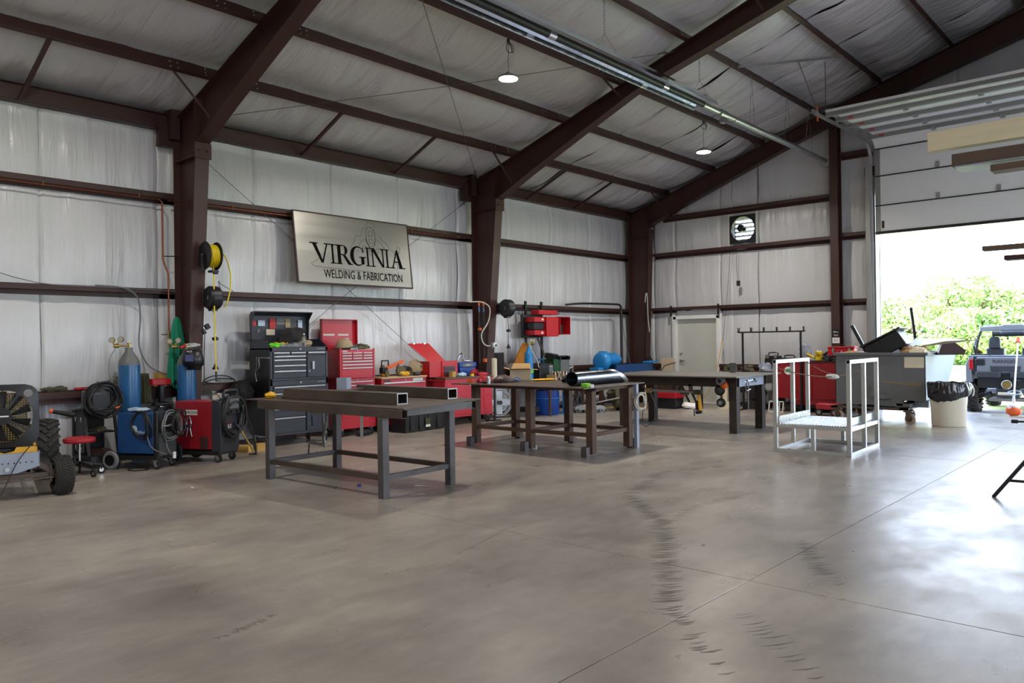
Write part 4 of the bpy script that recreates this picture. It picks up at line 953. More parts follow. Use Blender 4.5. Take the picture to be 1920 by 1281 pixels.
# ---- gas cylinders
def cylinder(label, loc, R, H, group=None, body='blue_cyl', neck='grey_cyl', nm='gas_cylinder'):
    t = thing(nm, label, 'gas cylinder', loc, 0, group)
    MB().lathe((0,0,0), [(.001, 0), (R*.94, 0), (R, .02), (R, H-R*.9), (R*.995, H-R*.85)], 32).obj('body', body, t)
    MB().lathe((0,0,0), [(R*.995, H-R*.85), (R*.96, H-R*.55), (R*.82, H-R*.2), (R*.55, H+.03), (R*.36, H+.07), (R*.34, H+.12), (.001, H+.12)], 32).obj('shoulder', neck, t)
    m = MB(); m.cyl((0,0,H+.12), (0,0,H+.17), .016); m.cyl((0,0,H+.17), (0,0,H+.185), .03, n=10); m.cyl((-.05,0,H+.145), (.03,0,H+.145), .012); m.obj('valve', 'brass', t)
    return t
def regulator(t, H, ang, hose=True, sc=1.0):
    d = Vector((cos(ang), sin(ang), 0)); p = Vector((0, 0, H+.145)); up = Vector((0,0,1)); r = thing_part = bpy.data.objects.new('regulator', None); COL.objects.link(r); r.parent = t
    m = MB(); m.cyl(p, p+d*.13, .012); m.cyl(p+d*.13, p+d*.19, .03*sc, n=14); m.cyl(p+d*.16, p+d*.16+up*.05+d*.05, .008); m.cyl(p+d*.16, p+d*.16+up*.05-d*.03, .008); m.obj('body', 'brass', r)
    n_ = Vector((.75, -.66, 0)).normalized()
    for q in (p+d*.21+up*.075+n_*.02, p+d*.10+up*.085+n_*.02):
        MB().cyl(q, q-n_*.03, .038*sc, n=20).cyl(q+n_*.001, q, .032*sc, n=20, mi=1).obj('gauge', ['brass', 'gauge_face'], r)
    return r
c1 = cylinder('tall blue gas cylinder with grey shoulder behind the blue welder', (-10.82, 4.33, .18), .137, 1.22)
regulator(c1, 1.22, radians(-95)); MB().box(.095, .11, -.07, .03, 1.13, 1.16).obj('label_sticker', 'cream', c1)
MB().tube([(0, -.17, 1.33), (-.02, -.24, 1.2), (-.02, -.25, 1.0), (-.02, -.2, .8)], .007, 6, sub=4).obj('gas_hose', 'galv_dull', c1)
c2 = cylinder('blue gas cylinder behind the red welder with a black helmet hung on it', (-10.66, 5.04, .14), .125, 1.24)
regulator(c2, 1.24, radians(-100)).data
MB().cyl((.02, -.02, 1.40), (.04, -.10, 1.37), .02).obj('regulator_knob', 'red_plastic', c2); MB().blob((-.0, .08, 1.40), (.06, .12, .03), 6, .3).obj('rag', 'offwhite_door', c2)
# blue welder
bw_ = thing('welder', 'blue wire-feed welder with black front on a wheeled cart', 'welder', (-9.92, 4.29, 0), radians(29))
m = MB(); m.box(-.42, .10, -.185, .185, .19, .70); m.obj('case', 'blue_dark', bw_, bev=.012)
m = MB(); m.box(.10, .16, -.19, .19, .15, .72); fp = m.obj('front_panel', 'black_plastic', bw_, bev=.012)
m = MB()
for k in range(15): m.box(.158, .168, -.16, .16, .17+k*.019, .178+k*.019)
m.obj('vent_slats', 'grey_case', fp, kind='stuff'); MB().box(.16, .163, -.15, .15, .60, .70).obj('panel', 'charcoal', fp); MB().cyl((.16, -.0, .64), (.18, 0, .64), .022).obj('knob', 'black_paint', fp)
words('lettering', 'Millermatic 251', .035, (.1635, 0, .53), RX, 'paper', fp, sx_=.8)
MB().lathe((-.17, -.187, .50), [(.001, 0), (.045, 0), (.045, .003), (.001, .003)], 20, 0, (0,-1,0)).obj('badge', 'pale_blue', bw_); words('lettering', 'Miller', .06, (-.08, -.188, .46), RY, 'pale_blue', bw_)
m = MB(); m.box(-.62, .16, -.21, .21, .12, .17); m.obj('cart', 'black_paint', bw_); m = MB(); m.beam((.05, -.1, .72), (.13, -.1, .80), .03, .03); m.beam((.05, .1, .72), (.13, .1, .80), .03, .03); m.cyl((.13, -.16, .80), (.13, .16, .80), .014); m.obj('lift_handle', 'black_paint', bw_)
for sy in (-.24, .24): MB().wheel((-.47, sy, .115), (0,1,0), .115, .045, 28).obj('wheel', ['cable_grey', 'black_paint'], bw_)
for sy in (-.15, .15): caster(bw_, .10, sy, .045)
MB().blob((-.25, .0, .73), (.14, .15, .025), 8, .25).obj('rag', 'pale_blue', bw_)
coil(bw_, (.19, .03, .52), (1, 0, 0), .17, .006, 6, 'cable_grey', 4, .03, 1.0, tails=[[(.18, -.06, .4), (.2, -.05, .25), (.24, .02, .12)], [(.0, -.2, .6), (.1, -.24, .3), (.22, -.1, .18)]])
coil(bw_, (.20, .16, .55), (1, .3, 0), .13, .011, 5, 'cable_black', 9, .05, 1.25); coil(bw_, (-.05, -.20, .55), (.2, 1, 0), .14, .010, 4, 'cable_black', 11, .03, 1.2)
MB().cyl((.26, .0, .2), (.26, .0, .12), .02, n=10).obj('plug', 'paper', bw_)
tag(MB().tube([(-9.95, 3.95, .008), (-9.8, 3.98, .008), (-9.78, 4.12, .008), (-9.92, 4.16, .008), (-10.02, 4.05, .008)], .007, 5, closed=True, sub=3).obj('cord_loop', 'cable_black'), 'small loop of black cord on the floor before the blue welder', 'cord')
# red welder
rw = thing('welder', 'red welder with black front and pendant, clamp hung on its side', 'welder', (-9.82, 5.05, 0), radians(27))
m = MB(); m.box(-.50, .06, -.19, .19, .17, .80); m.obj('case', 'red_machine', rw, bev=.008)
m = MB(); m.prism([(.06, .12), (.18, .12), (.20, .20), (.20, .80), (.06, .82)], 'xz', -.20, .20); fp = m.obj('front_panel', 'charcoal', rw, bev=.008)
MB().box(.2, .203, -.13, .13, .25, .40).obj('door', 'black_plastic', fp); words('lettering', '260', .085, (.203, -.04, .46), RX, 'paper', fp); words('lettering', 'POWER MIG', .028, (.203, -.06, .52), RX, 'sticker_red', fp)
MB().box(-.36, -.16, -.192, -.19, .62, .69).obj('badge', 'offwhite_door', rw); words('lettering', 'LINCOLN', .05, (-.26, -.193, .655), RY, 'black_paint', rw, sx_=.9)
m = MB(); m.box(-.12, .0, -.193, -.19, .18, .34); m.obj('vent', 'dark_brown', rw)
m = MB()
for s in (-1, 1): m.tube([(-.27+s*.01, -.215, .60), (-.27+s*.035, -.22, .52), (-.27+s*.02, -.22, .45), (-.27+s*.045, -.22, .34)], .010, 6, sub=3)
m.cb((-.27, -.215, .48), (.04, .03, .03)); m.obj('ground_clamp', 'bare_steel', rw)
m = MB(); m.box(.19, .27, -.14, .12, .62, .86); pd = m.obj('pendant', 'black_plastic', rw, bev=.015); MB().box(.271, .274, -.11, .09, .70, .83).obj('screen', 'grey_case', pd)
for y in (-.07, .05): MB().cyl((.27, y, .66), (.29, y, .66), .018).obj('knob', 'black_paint', pd)
MB().tube([(.2, -.14, .83), (.22, -.14, .93), (.22, .12, .93), (.2, .12, .83)], .018, 8, sub=4).obj('handle', 'charcoal', rw)
coil(rw, (.24, .0, .60), (1, 0, 0), .23, .013, 6, 'cable_black', 21, .04, 1.05, tails=[[(.24, .2, .7), (.28, .30, .5), (.30, .38, .25), (.28, .45, .05), (.25, .5, .03), (.2, .42, .03)]])
MB().cyl((.27, .1, .42), (.36, .30, .08), .012).obj('torch_neck', 'brass', rw); MB().cyl((.25, .02, .50), (.27, .1, .42), .018).obj('torch_grip', 'charcoal', rw)
m = MB(); m.cyl((-.02, -.06, .82), (.0, -.06, .93), .028, n=14); m.cyl((.04, -.02, .82), (.04, -.02, .90), .035, n=14); m.cb((.1, .0, .86), (.1, .16, .05), (0,.2,.3)); m.obj('nozzle', 'chrome', rw); gauge(rw, (.08, -.14, .85), (.8, -.6, 0), .04)
m = MB(); m.box(-.66, .16, -.2, .2, .10, .15); m.obj('cart', 'black_paint', rw)
for sy in (-.23, .23): MB().wheel((-.50, sy, .14), (0,1,0), .14, .045, 28).obj('wheel', ['black_rubber', 'black_paint'], rw)
for sy in (-.15, .15): caster(rw, .10, sy, .055)
tag(MB().box(-.11, .11, -.06, .06, 0, .09).obj('wood_block', 'wood_block'), 'yellowish wood block on the floor beside the red welder', 'block', loc=(-10.35, 5.72, 0), rz=.5)
tag(MB().box(-.10, .10, -.07, .07, 0, .10).obj('wood_block', 'wood_block'), 'yellowish wood block standing against the black tool chest', 'block', loc=(-10.27, 5.98, 0), rz=1.3)
# welding helmet on cylinder 2
hm = thing('welding_helmet', 'black welding helmet with purple lens hung on the second cylinder', 'helmet', (-10.50, 5.07, 1.20), radians(-40))
m = MB()
def helm(i, j):
    a = radians(-85+170*i); z = .30*j; r = .115+.03*sin(pi*min(1, j*1.1))-.03*(j > .85)*(j-.85)/.15; b = .02 if j < .25 else 0
    return (r*cos(a)*1.15+.01-(.10 if j > .97 else 0)+.03*sin(pi*j)-b*2, r*sin(a)*(1 if j > .2 else .8), z)
m.grid(helm, 20, 14); h = m.obj('shell', 'black_plastic', hm); s_ = h.modifiers.new('solid', 'SOLIDIFY'); s_.thickness = .006
MB().box(.185, .222, -.065, .065, .11, .22).obj('lens_frame', 'black_paint', hm, bev=.004); MB().box(.222, .225, -.055, .055, .12, .21).obj('lens', 'screen', hm)
MB().torus((0, 0, .27), (0, 0, 1), .095, .01, 20, 6).obj('headband', 'red_plastic', hm); words('lettering', 'MILLER', .03, (.215, 0, .255), RX, 'paper', hm, sx_=.8)
# green jacket
jk = thing('jacket', 'green cloth welding jacket hung by the nearer column', 'jacket', (-10.93, 5.02, 1.0))
def jac(i, j):
    # j 0 bottom..1 top ; i across
    z = .95*j; w = .155*(1-j)**.45*(1+.0*j)+.012; c = (i-.5)*2; y = c*w+.02*(1-j)
    x = .035+.05*(1-c*c)*(1-j*.6)+.02*sin(c*9+j*3)*(1-j)+.012*sin(c*17)*(1-j)
    return (x, y, z-.03*sin(c*5)*(1-j) + (.18*max(0, abs(c)-.1)*(1-j)**3 if c > 0 else 0))
m = MB(); m.grid(jac, 26, 24); j1 = m.obj('body', 'green_cloth', jk); s_ = j1.modifiers.new('s', 'SOLIDIFY'); s_.thickness = .012
m = MB(); m.grid(lambda i, j: (.06+.02*sin(i*12), -.10+.13*i*(1-.3*j)+.01, -.03+.30*j-.06*(1-abs(2*i-1))*(1-j)), 10, 8); s1 = m.obj('sleeve', 'green_cloth', jk); s_ = s1.modifiers.new('s', 'SOLIDIFY'); s_.thickness = .014
m = MB(); m.grid(lambda i, j: (.02+.02*sin(i*12), .03+.09*i, .05+.20*j), 8, 6); s1 = m.obj('sleeve', 'green_cloth', jk); s_ = s1.modifiers.new('s', 'SOLIDIFY'); s_.thickness = .014
# items on / under the shelf girt
SH = .957
tag(MB().blob((0, -.02, .03), (.05, .09, .035), 1, .2, flat=.03).blob((.0, .1, .035), (.05, .1, .04), 2, .2, flat=.035).obj('sandals', 'olive_cloth'), 'pair of worn brown sandals on the girt ledge at far left', 'shoes', loc=(-11.16, 3.48, SH))
tag(MB().blob((0, 0, .02), (.05, .10, .025), 12, .35, flat=.018).obj('work_glove', 'pad_red'), 'reddish work glove on girt ledge above the cart leads', 'glove', loc=(-11.15, 3.86, SH))
cs = thing('circular_saw', 'grey handheld saw lying on the girt ledge', 'power tool', (-11.14, 4.13, SH+.0))
m = MB(); m.prism([(-.13, .0), (.12, .0), (.12, .03), (.15, .12), (.12, .16), (.05, .10), (-.06, .06), (-.13, .04)], 'yz', -.03, .03); m.obj('body', 'galv_dull', cs, bev=.004); MB().box(-.04, .04, -.13, .12, -.002, .012).obj('base_plate', 'offwhite_door', cs); m = MB(); m.tube([(.0, -.09, .05), (0, -.085, .11)], .008); m.tube([(0, -.06, .07), (.0, .02, .09), (0, .08, .13)], .008); m.obj('lever', 'black_paint', cs)
tag(MB().blob((0, 0, .08), (.06, .10, .09), 15, .35, flat=.08).obj('tool_bag', 'camo'), 'crumpled brown bag on the ledge behind the tall blue cylinder', 'bag', loc=(-11.14, 4.33, SH))
rg = MB(); rg.grid(lambda i, j: (.02*sin(i*14+j)+.03*(1-j), .16*(i-.5)*(1.1-.35*j), -.22+.42*j), 12, 12); rg = rg.obj('rag', 'olive_cloth'); s_ = rg.modifiers.new('s', 'SOLIDIFY'); s_.thickness = .012
tag(rg, 'dark olive rag hanging over the ledge behind the blue cylinder', 'rag', loc=(-11.0, 4.60, .96))
tag(MB().box(-.07, .07, -.06, .06, 0, .20).obj('carton', 'wood_block'), 'small brown carton on the ledge behind the green jacket', 'box', loc=(-11.18, 4.90, SH))
tc_ = thing('battery_tool', 'red and black cordless tool sitting on a shiny bucket', 'power tool', (-10.93, 4.80, .71))
MB().box(-.07, .07, -.11, .10, 0, .04).obj('base', 'black_plastic', tc_, bev=.006); MB().box(-.05, .05, -.03, .03, .04, .28).obj('handle', 'black_plastic', tc_, bev=.006); MB().box(-.06, .06, -.14, .12, .28, .37).obj('head', 'red_plastic', tc_, bev=.01); MB().box(.071, .075, .0, .1, .0, .03).obj('battery', 'red_plastic', tc_)
bk = thing('bucket', 'shiny metal bucket half hidden behind the blue welder', 'bucket', (-10.93, 4.80, 0)); MB().lathe((0,0,0), [(.001, .0), (.12, 0), (.15, .69), (.155, .70), (.145, .70), (.115, .02)], 28).obj('body', 'galv', bk); MB().torus((0,0,.695), (0,0,1), .152, .006).obj('rim', 'galv', bk)
tag(MB().tube([(-11.1, 5.5, 1.0), (-11.05, 5.62, 1.08), (-11.05, 5.85, 1.07), (-11.05, 5.98, .98), (-11.05, 5.7, .97)], .009, 5, closed=True, sub=4).tube([(-11.08, 5.45, .98), (-11.05, 5.7, 1.04), (-11.05, 5.95, 1.02)], .009, 5, sub=4).obj('cable', 'cable_black'), 'loose black cable on the ledge between column and black chest', 'cable')
tag(MB().blob((0, 0, 0), (.14, .19, .17), 31, .25).obj('cloth_bundle', 'dark_cloth'), 'black bundle hanging on the side of the black tool chest', 'bag', loc=(-10.86, 5.98, .83))

# ---- black tool chest
def drawer(t, y0, y1, z0, z1, mt, hm='galv', x=0, hh=.022, top=True):
    d = MB().box(x-.02, x+.006, y0, y1, z0, z1).obj('drawer', mt, t, bev=.002)
    zc = z1-hh/2 if top else (z0+z1)/2; h = MB(); h.box(x+.006, x+.022, y0+.01, y1-.01, zc-hh/2, zc+hh/2); h.obj('handle', hm, d, bev=.003); return d
bc = thing('tool_chest', 'tall black two-piece tool chest with raised lid full of stickers', 'tool chest', (-10.42, 6.20, 0))
Wd = 1.02
m = MB(); m.box(-.58, -.03, 0, Wd, .16, .985); m.box(-.03, 0, 0, .04, .16, .985); m.box(-.03, 0, Wd-.04, Wd, .16, .985); m.box(-.03, 0, 0, Wd, .16, .2); m.box(-.03, 0, 0, Wd, .91, .985); m.obj('lower_cabinet', 'charcoal', bc, bev=.004)
m = MB(); m.box(-.58, -.03, .0, Wd, .99, 1.485); m.box(-.03, 0, 0, .04, .99, 1.49); m.box(-.03, 0, Wd-.04, Wd, .99, 1.49); m.box(-.03, 0, 0, Wd, .99, 1.02); m.box(-.03, 0, 0, Wd, 1.43, 1.50)
for s in (0, Wd-.02): m.prism([(-.58, 1.46), (0, 1.46), (0, 1.50), (-.20, 1.62), (-.58, 1.62)], 'xz', s, s+.02)
m.obj('upper_cabinet', 'charcoal', bc, bev=.003)
MB().box(-.57, -.01, -.012, 0, .16, 1.46).obj('side_panel', 'black_paint', bc)
for z0, z1 in ((.20, .43), (.44, .57), (.58, .70), (.71, .80), (.81, .90)): drawer(bc, .05, .60 if z1 < .75 else Wd-.05, z0, z1, 'charcoal')
for z0, z1 in ((.20, .56), (.58, .70)): drawer(bc, .62, Wd-.05, z0, z1, 'charcoal')
for z0, z1 in ((1.03, 1.14), (1.15, 1.225), (1.235, 1.31), (1.32, 1.365)): drawer(bc, .05, .62, z0, z1, 'charcoal')
drawer(bc, .05, .335, 1.375, 1.42, 'charcoal'); drawer(bc, .345, .62, 1.375, 1.42, 'charcoal'); drawer(bc, .64, Wd-.05, 1.375, 1.42, 'charcoal')
dr = MB().box(-.02, .006, .64, Wd-.05, 1.03, 1.36).obj('door', 'charcoal', bc, bev=.002); MB().box(.006, .03, .72, .755, 1.15, 1.27).obj('latch', 'galv', dr); MB().cyl((.006, .67, 1.12), (.018, .67, 1.12), .012).obj('lock', 'galv', dr)
for z in (.95, 1.465): MB().cyl((0, .52, z), (.008, .52, z), .013).obj('lock', 'galv', bc); MB().box(0, .002, .82, .96, z-.01, z+.012).obj('name_plate', 'grey_case', bc)
m = MB(); lid = [(-.56, 1.60), (-.575, 1.99), (-.52, 2.04), (-.40, 2.045)]
th = .014
for (a, b), (c, d) in zip(lid, lid[1:]):
    m.add([(a, 0, b), (a, Wd, b), (c, Wd, d), (c, 0, d), (a-th, 0, b), (a-th, Wd, b), (c-th*.5, Wd, d+th), (c-th*.5, 0, d+th)], [(0,3,2,1),(4,5,6,7),(0,1,5,4),(1,2,6,5),(2,3,7,6),(3,0,4,7)])
for s in (0, Wd-.01): m.prism([(-.56, 1.60), (-.52, 1.60), (-.50, 1.93), (-.40, 2.045), (-.52, 2.04), (-.575, 1.99)], 'xz', s, s+.01)
ld = m.obj('lid', 'charcoal', bc, ang=20)
stk = [(.04, .10, 1.88, 1.96, 'sticker_red'), (.13, .25, 1.88, 1.97, 'pale_blue'), (.33, .44, 1.84, 2.0, 'sticker_red'), (.45, .60, 1.90, 2.0, 'grey_case'), (.61, .70, 1.86, 2.0, 'tan_cloth'), (.27, .42, 1.74, 1.83, 'cream'), (.84, .92, 1.84, 1.98, 'pale_blue'), (.83, .91, 1.74, 1.82, 'sticker_red'), (.05, .30, 1.625, 1.645, 'grey_case'), (.11, .16, 1.78, 1.83, 'grey_case')]
for a, b, c, d, q in stk: MB().box(-.558, -.553, a, b, c-.05, d-.05).obj('sticker', q, ld)
for x, y, w in ((-.52, .05, 0), (-.08, .05, 0), (-.52, Wd-.05, 0), (-.06, Wd-.05, 0)): caster(bc, x, y, .06, mt='black_rubber')
m = MB(); m.tube([(-.35, -.02, 1.33), (-.3, -.05, 1.34), (-.3, -.05, 1.18), (-.36, -.05, 1.15)], .007, sub=3); m.tube([(-.25, -.04, 1.32), (-.22, -.05, 1.2), (-.33, -.05, 1.12), (-.3, -.05, .98)], .009, sub=3)
tag(m.obj('locking_pliers', 'bare_steel'), 'steel clamps hooked on the side of the black tool chest', 'clamp', loc=(-10.42, 6.20, 0))
MB().box(-.3, .002, -.03, -.012, 1.33, 1.35).obj('side_rail', 'galv_dull', bc)
TZ = 1.486
def on_chest(name, mb, mt, label, cat, x, y, z=TZ, rz=0): return tag(mb.obj(name, mt), label, cat, loc=(x, y, z), rz=rz)
on_chest('cloth_heap', MB().blob((0, 0, .14), (.14, .26, .17), 41, .3, flat=.14), 'dark_cloth', 'heap of black and camouflage clothing under the raised black lid', 'clothes', -10.75, 6.78, rz=.2)
on_chest('work_glove', MB().blob((0, 0, .03), (.06, .13, .045), 42, .4, flat=.03), 'lime', 'bright green glove on top of the black tool chest', 'glove', -10.55, 6.40)
on_chest('work_glove', MB().blob((0, 0, .035), (.06, .12, .05), 43, .4, flat=.03), 'yellow_paint', 'yellow glove heaped by the green one on the black chest', 'glove', -10.66, 6.55)
on_chest('rag', MB().blob((0, 0, .02), (.06, .14, .04), 44, .45, flat=.02), 'cable_grey', 'grey rag on the front edge of the black tool chest', 'rag', -10.50, 6.58)
on_chest('cloth_heap', MB().blob((0, 0, .05), (.10, .13, .07), 45, .3, flat=.05), 'tan_cloth', 'tan cap on top of the black tool chest', 'hat', -10.62, 6.92)
bt = thing('water_bottle', 'clear plastic bottle standing on the black tool chest', 'bottle', (-10.50, 6.84, TZ)); MB().lathe((0,0,0), [(.001, 0), (.032, 0), (.033, .05), (.029, .07), (.033, .09), (.033, .15), (.013, .19), (.013, .205)], 20).obj('body', 'water_clear', bt); MB().cyl((0,0,.2), (0,0,.22), .015).obj('cap', 'white', bt)
on_chest('plastic_case', MB().box(-.05, .05, -.09, .09, 0, .08), 'grey_case', 'small grey plastic box beside the clear bottle on the chest', 'box', -10.54, 6.73)

# ---- red tool chest
rc = thing('tool_chest', 'tall red two-piece tool chest with many narrow drawers and raised lid', 'tool chest', (-10.60, 7.57, 0))
Wd = .72
m = MB(); m.box(-.48, 0, 0, Wd, .13, .96); m.obj('lower_cabinet', 'red_dark', rc, bev=.004); m = MB(); m.box(-.48, 0, 0, Wd, .965, 1.44); m.box(0, .012, 0, .035, .965, 1.46); m.box(0, .012, Wd-.035, Wd, .965, 1.46); m.obj('upper_cabinet', 'red_paint', rc, bev=.004)
MB().box(0, .012, 0, Wd, .13, .30).obj('lower_rail', 'red_paint', rc, bev=.002)
for z0, z1 in ((.31, .52), (.53, .70), (.71, .79), (.80, .85), (.86, .91)): drawer(rc, .04, Wd-.04, z0, z1, 'red_paint', 'alum', hh=.016)
for z0, z1 in ((1.0, 1.14), (1.145, 1.195), (1.20, 1.25)): drawer(rc, .04, Wd-.04, z0, z1, 'red_paint', 'alum', hh=.016)
for k in range(3):
    for z in (1.26, 1.305, 1.35): drawer(rc, .04+k*.215, .04+k*.215+.205, z, z+.04, 'red_paint', 'alum', hh=.014)
for z in (.935, 1.415): MB().box(.001, .004, .06, .16, z-.008, z+.008).obj('name_plate', 'offwhite_door', rc); MB().cyl((0, .36, z), (.01, .36, z), .008).obj('lock', 'galv', rc)
m = MB(); m.box(-.50, -.485, -.03, Wd-.03, 1.44, 1.96); m.box(-.50, -.42, -.03, -.018, 1.44, 1.96); m.box(-.50, -.42, Wd-.042, Wd-.03, 1.44, 1.96); m.box(-.50, -.42, -.03, Wd-.03, 1.948, 1.96); ld = m.obj('lid', 'red_paint', rc)
MB().box(-.484, -.481, .02, .25, 1.68, 1.71).obj('sticker', 'offwhite_door', ld); MB().box(-.484, -.481, .32, .54, 1.68, 1.71).obj('sticker', 'offwhite_door', ld); MB().box(-.484, -.481, .48, .545, 1.55, 1.64).obj('sticker', 'pale_blue', ld)
for x, y in ((-.05, .05), (-.05, Wd-.06), (-.43, .05), (-.43, Wd-.06)): caster(rc, x, y, .045)
hh_ = thing('helmet', 'tan hard hat cap on top of the red tool chest', 'hat', (-10.78, 7.80, 1.44)); MB().lathe((0,0,.03), [(.15, 0), (.148, .04), (.12, .11), (.06, .15), (.001, .16)], 24).obj('crown', 'tan_cloth', hh_); MB().blob((.08, .08, .04), (.14, .10, .012), 3, .1).obj('brim', 'camo', hh_)
MB().blob((0, .0, .015), (.16, .2, .03), 6, .3, flat=.014).obj('lining', 'olive_cloth', hh_)
on_chest('rag', MB().blob((0, 0, .04), (.08, .16, .05), 52, .45, flat=.035), 'camo', 'camouflage cloth on the right end of the red tool chest', 'rag', -10.70, 8.08, 1.44)
on_chest('rag', MB().blob((0, 0, .035), (.05, .06, .045), 53, .4, flat=.03), 'sticker_blue', 'small blue cloth tucked on the red tool chest', 'rag', -10.82, 8.12, 1.455)
on_chest('receipt', MB().box(-.04, .04, -.07, .07, 0, .03), 'pale_blue', 'pale paper pad on the front of the red tool chest', 'paper', -10.64, 7.87, 1.441)
tag(MB().blob((0, 0, .05), (.07, .16, .06), 61, .15, flat=.05).obj('rolled_mat', 'dark_cloth'), 'dark rolled mat on the floor under the red tool chest', 'mat', loc=(-10.5, 7.96, 0))
# ---- red bench chest
rb = thing('workbench_chest', 'low red drawer chest with pale wooden top between the red units', 'tool chest', (-10.58, 8.42, 0))
Wd = 1.02
MB().box(-.45, 0, 0, Wd, .12, .925).obj('cabinet', 'red_paint', rb, bev=.004); MB().box(-.46, .02, -.01, Wd+.01, .925, .95).obj('top', 'wood', rb, bev=.003)
for z0, z1 in ((.74, .86), (.60, .73), (.45, .59), (.2, .44)): drawer(rb, .03, Wd-.03, z0, z1, 'red_paint', 'alum', hh=.024)
MB().box(.001, .004, .70, .94, .865, .915).obj('name_plate', 'offwhite_door', rb); MB().box(.001, .004, .04, .2, .87, .90).obj('name_plate', 'dark_brown', rb); MB().cyl((0, .52, .89), (.01, .52, .89), .01).obj('lock', 'galv', rb)
for x, y in ((-.05, .05), (-.05, Wd-.06), (-.43, .05), (-.43, Wd-.06)): caster(rb, x, y, .045)
ct = thing('cordless_saw', 'yellow and black power saw on the pale wooden chest top', 'power tool', (-10.72, 8.62, .95), .3)
MB().blob((0, 0, .05), (.06, .09, .055), 71, .15, flat=.05).obj('motor', 'yellow_paint', ct); MB().box(-.05, .04, -.12, .02, .06, .17).obj('battery', 'black_plastic', ct, bev=.01); MB().lathe((.05, -.04, .06), [(.001, 0), (.055, 0), (.055, .02), (.001, .02)], 20, 0, (1,0,0)).obj('guard', 'camo', ct)
ct = thing('cordless_grinder', 'yellow power tool with brown guard next to orange level', 'power tool', (-10.70, 9.02, .95), -.2)
MB().blob((0, 0, .05), (.06, .11, .05), 72, .2, flat=.05).obj('motor', 'yellow_paint', ct); MB().lathe((.0, -.06, .09), [(.001, -.03), (.09, -.03), (.09, .03), (.001, .03)], 24, 0, (1,0,.2)).obj('guard', 'camo', ct); MB().blob((-.03, .06, .13), (.06, .09, .05), 73, .3).obj('grip', 'black_plastic', ct)
tag(MB().cyl((0,0,.035), (0,.12,.035), .035, n=18).obj('flashlight', 'black_plastic'), 'black cylindrical lamp lying on the pale wooden chest top', 'flashlight', loc=(-10.63, 9.2, .95))
tag(MB().blob((0,0,.02), (.05, .14, .025), 75, .4, flat=.015).obj('hardware', 'bare_steel'), 'scatter of small metal parts on the pale chest top', 'hardware', loc=(-10.8, 9.33, .95))
lv = thing('jack_handle', 'orange and red bar with black handle leaning behind the saws', 'tool', (-10.9, 8.85, .95)); MB().beam((0, -.12, .13), (0, .33, .26), .03, .06).obj('bar', 'orange', lv); MB().tube([(0, -.17, .20), (0, -.17, .28), (0, -.02, .28), (0, -.02, .19)], .014, 8).obj('handle', 'black_plastic', lv)
MB().box(-.02, .02, -.18, -.12, 0, .2).box(-.02, .02, .18, .22, 0, .22).obj('stand', 'camo', lv)
tag(MB().blob((0, 0, .12), (.10, .17, .14), 77, .25, flat=.12).obj('canvas_bag', 'tan_cloth'), 'crumpled tan canvas bag beside the open red job box', 'bag', loc=(-10.86, 9.45, .955))
# tote
tt = thing('storage_tote', 'black ribbed storage tote with sticker under the red workbench', 'tote', (-10.17, 8.64, 0), .10)
m = MB(); m.prism([(-.36, 0), (0, 0), (.02, .36), (-.38, .36)], 'xz', -.05, .95); m.obj('body', 'black_plastic', tt, bev=.01)
for y in (.05, .27, .5, .73): MB().box(.0, .028, y, y+.11, .03, .32).obj('rib', 'black_plastic', tt, bev=.008)
MB().box(-.4, .04, -.07, .97, .355, .40).obj('lid', 'black_plastic', tt, bev=.01); MB().box(.0285, .031, .42, .54, .09, .22).obj('sticker', 'olive_cloth', tt); MB().box(.0315, .033, .42, .54, .07, .11).obj('sticker', 'paper', tt)
# red rolling cabinet with wooden top
rk = thing('rolling_cabinet', 'faded red rolling cabinet with worn wooden top near farther column', 'cabinet', (-10.38, 9.72, 0))
Wd = 1.25
MB().box(-.6, 0, 0, Wd, .15, .86).obj('cabinet', 'red_faded', rk, bev=.005); MB().box(-.62, .02, -.01, Wd+.01, .862, .895).obj('top', 'wood_dark', rk, bev=.003)
m = MB(); m.box(-.6, -.58, -.30, 0, .5, .86); m.box(-.6, -.05, -.30, -.28, .86, .875); m.cyl((-.55, -.29, .86), (-.02, -.02, .84), .012); m.obj('side_tray', 'red_dark', rk)
for a, b, c, d in ((.03, .80, .20, .81), (.83, .99, .52, .81), (1.01, 1.22, .52, .81), (.83, .99, .19, .50), (1.01, 1.22, .19, .50)): MB().box(-.01, .008, a, b, c, d).obj('door', 'red_faded', rk, bev=.003)
MB().box(.008, .02, .60, .78, .72, .735).obj('handle', 'alum', rk); MB().box(0, .01, 0, Wd, .82, .86).obj('top_rail', 'red_faded', rk)
for x, y in ((-.05, .1), (-.05, Wd-.12), (-.5, .1), (-.5, Wd-.12)): caster(rk, x, y, .065, mt='black_rubber')
jb = thing('job_box', 'red steel job box with lid tipped open on the cabinet', 'tool box', (-10.62, 9.55, .895))
m = MB(); t = .008
for a in ((-.26, .0, 0, .008, 0, .30), (-.26, .0, .30, .308, 0, .30), (-.26, -.252, 0, .3, 0, .30), (-.008, 0, 0, .3, 0, .30), (-.26, 0, 0, .3, 0, .008)): m.box(*a)
m.obj('body', 'red_plastic', jb)
m = MB(); m.add([(-.02, .0, .30), (-.02, .42, .30), (-.24, .22, .62), (-.24, -.28, .62), (-.03, .0, .315), (-.03, .42, .315), (-.25, .22, .635), (-.25, -.28, .635)], [(0,1,2,3),(7,6,5,4),(0,4,5,1),(1,5,6,2),(2,6,7,3),(3,7,4,0)]); m.obj('lid', 'red_plastic', jb)
for y in (-.18, .08): MB().box(-.26, -.23, y, y+.05, .62, .65).obj('latch', 'galv', jb)
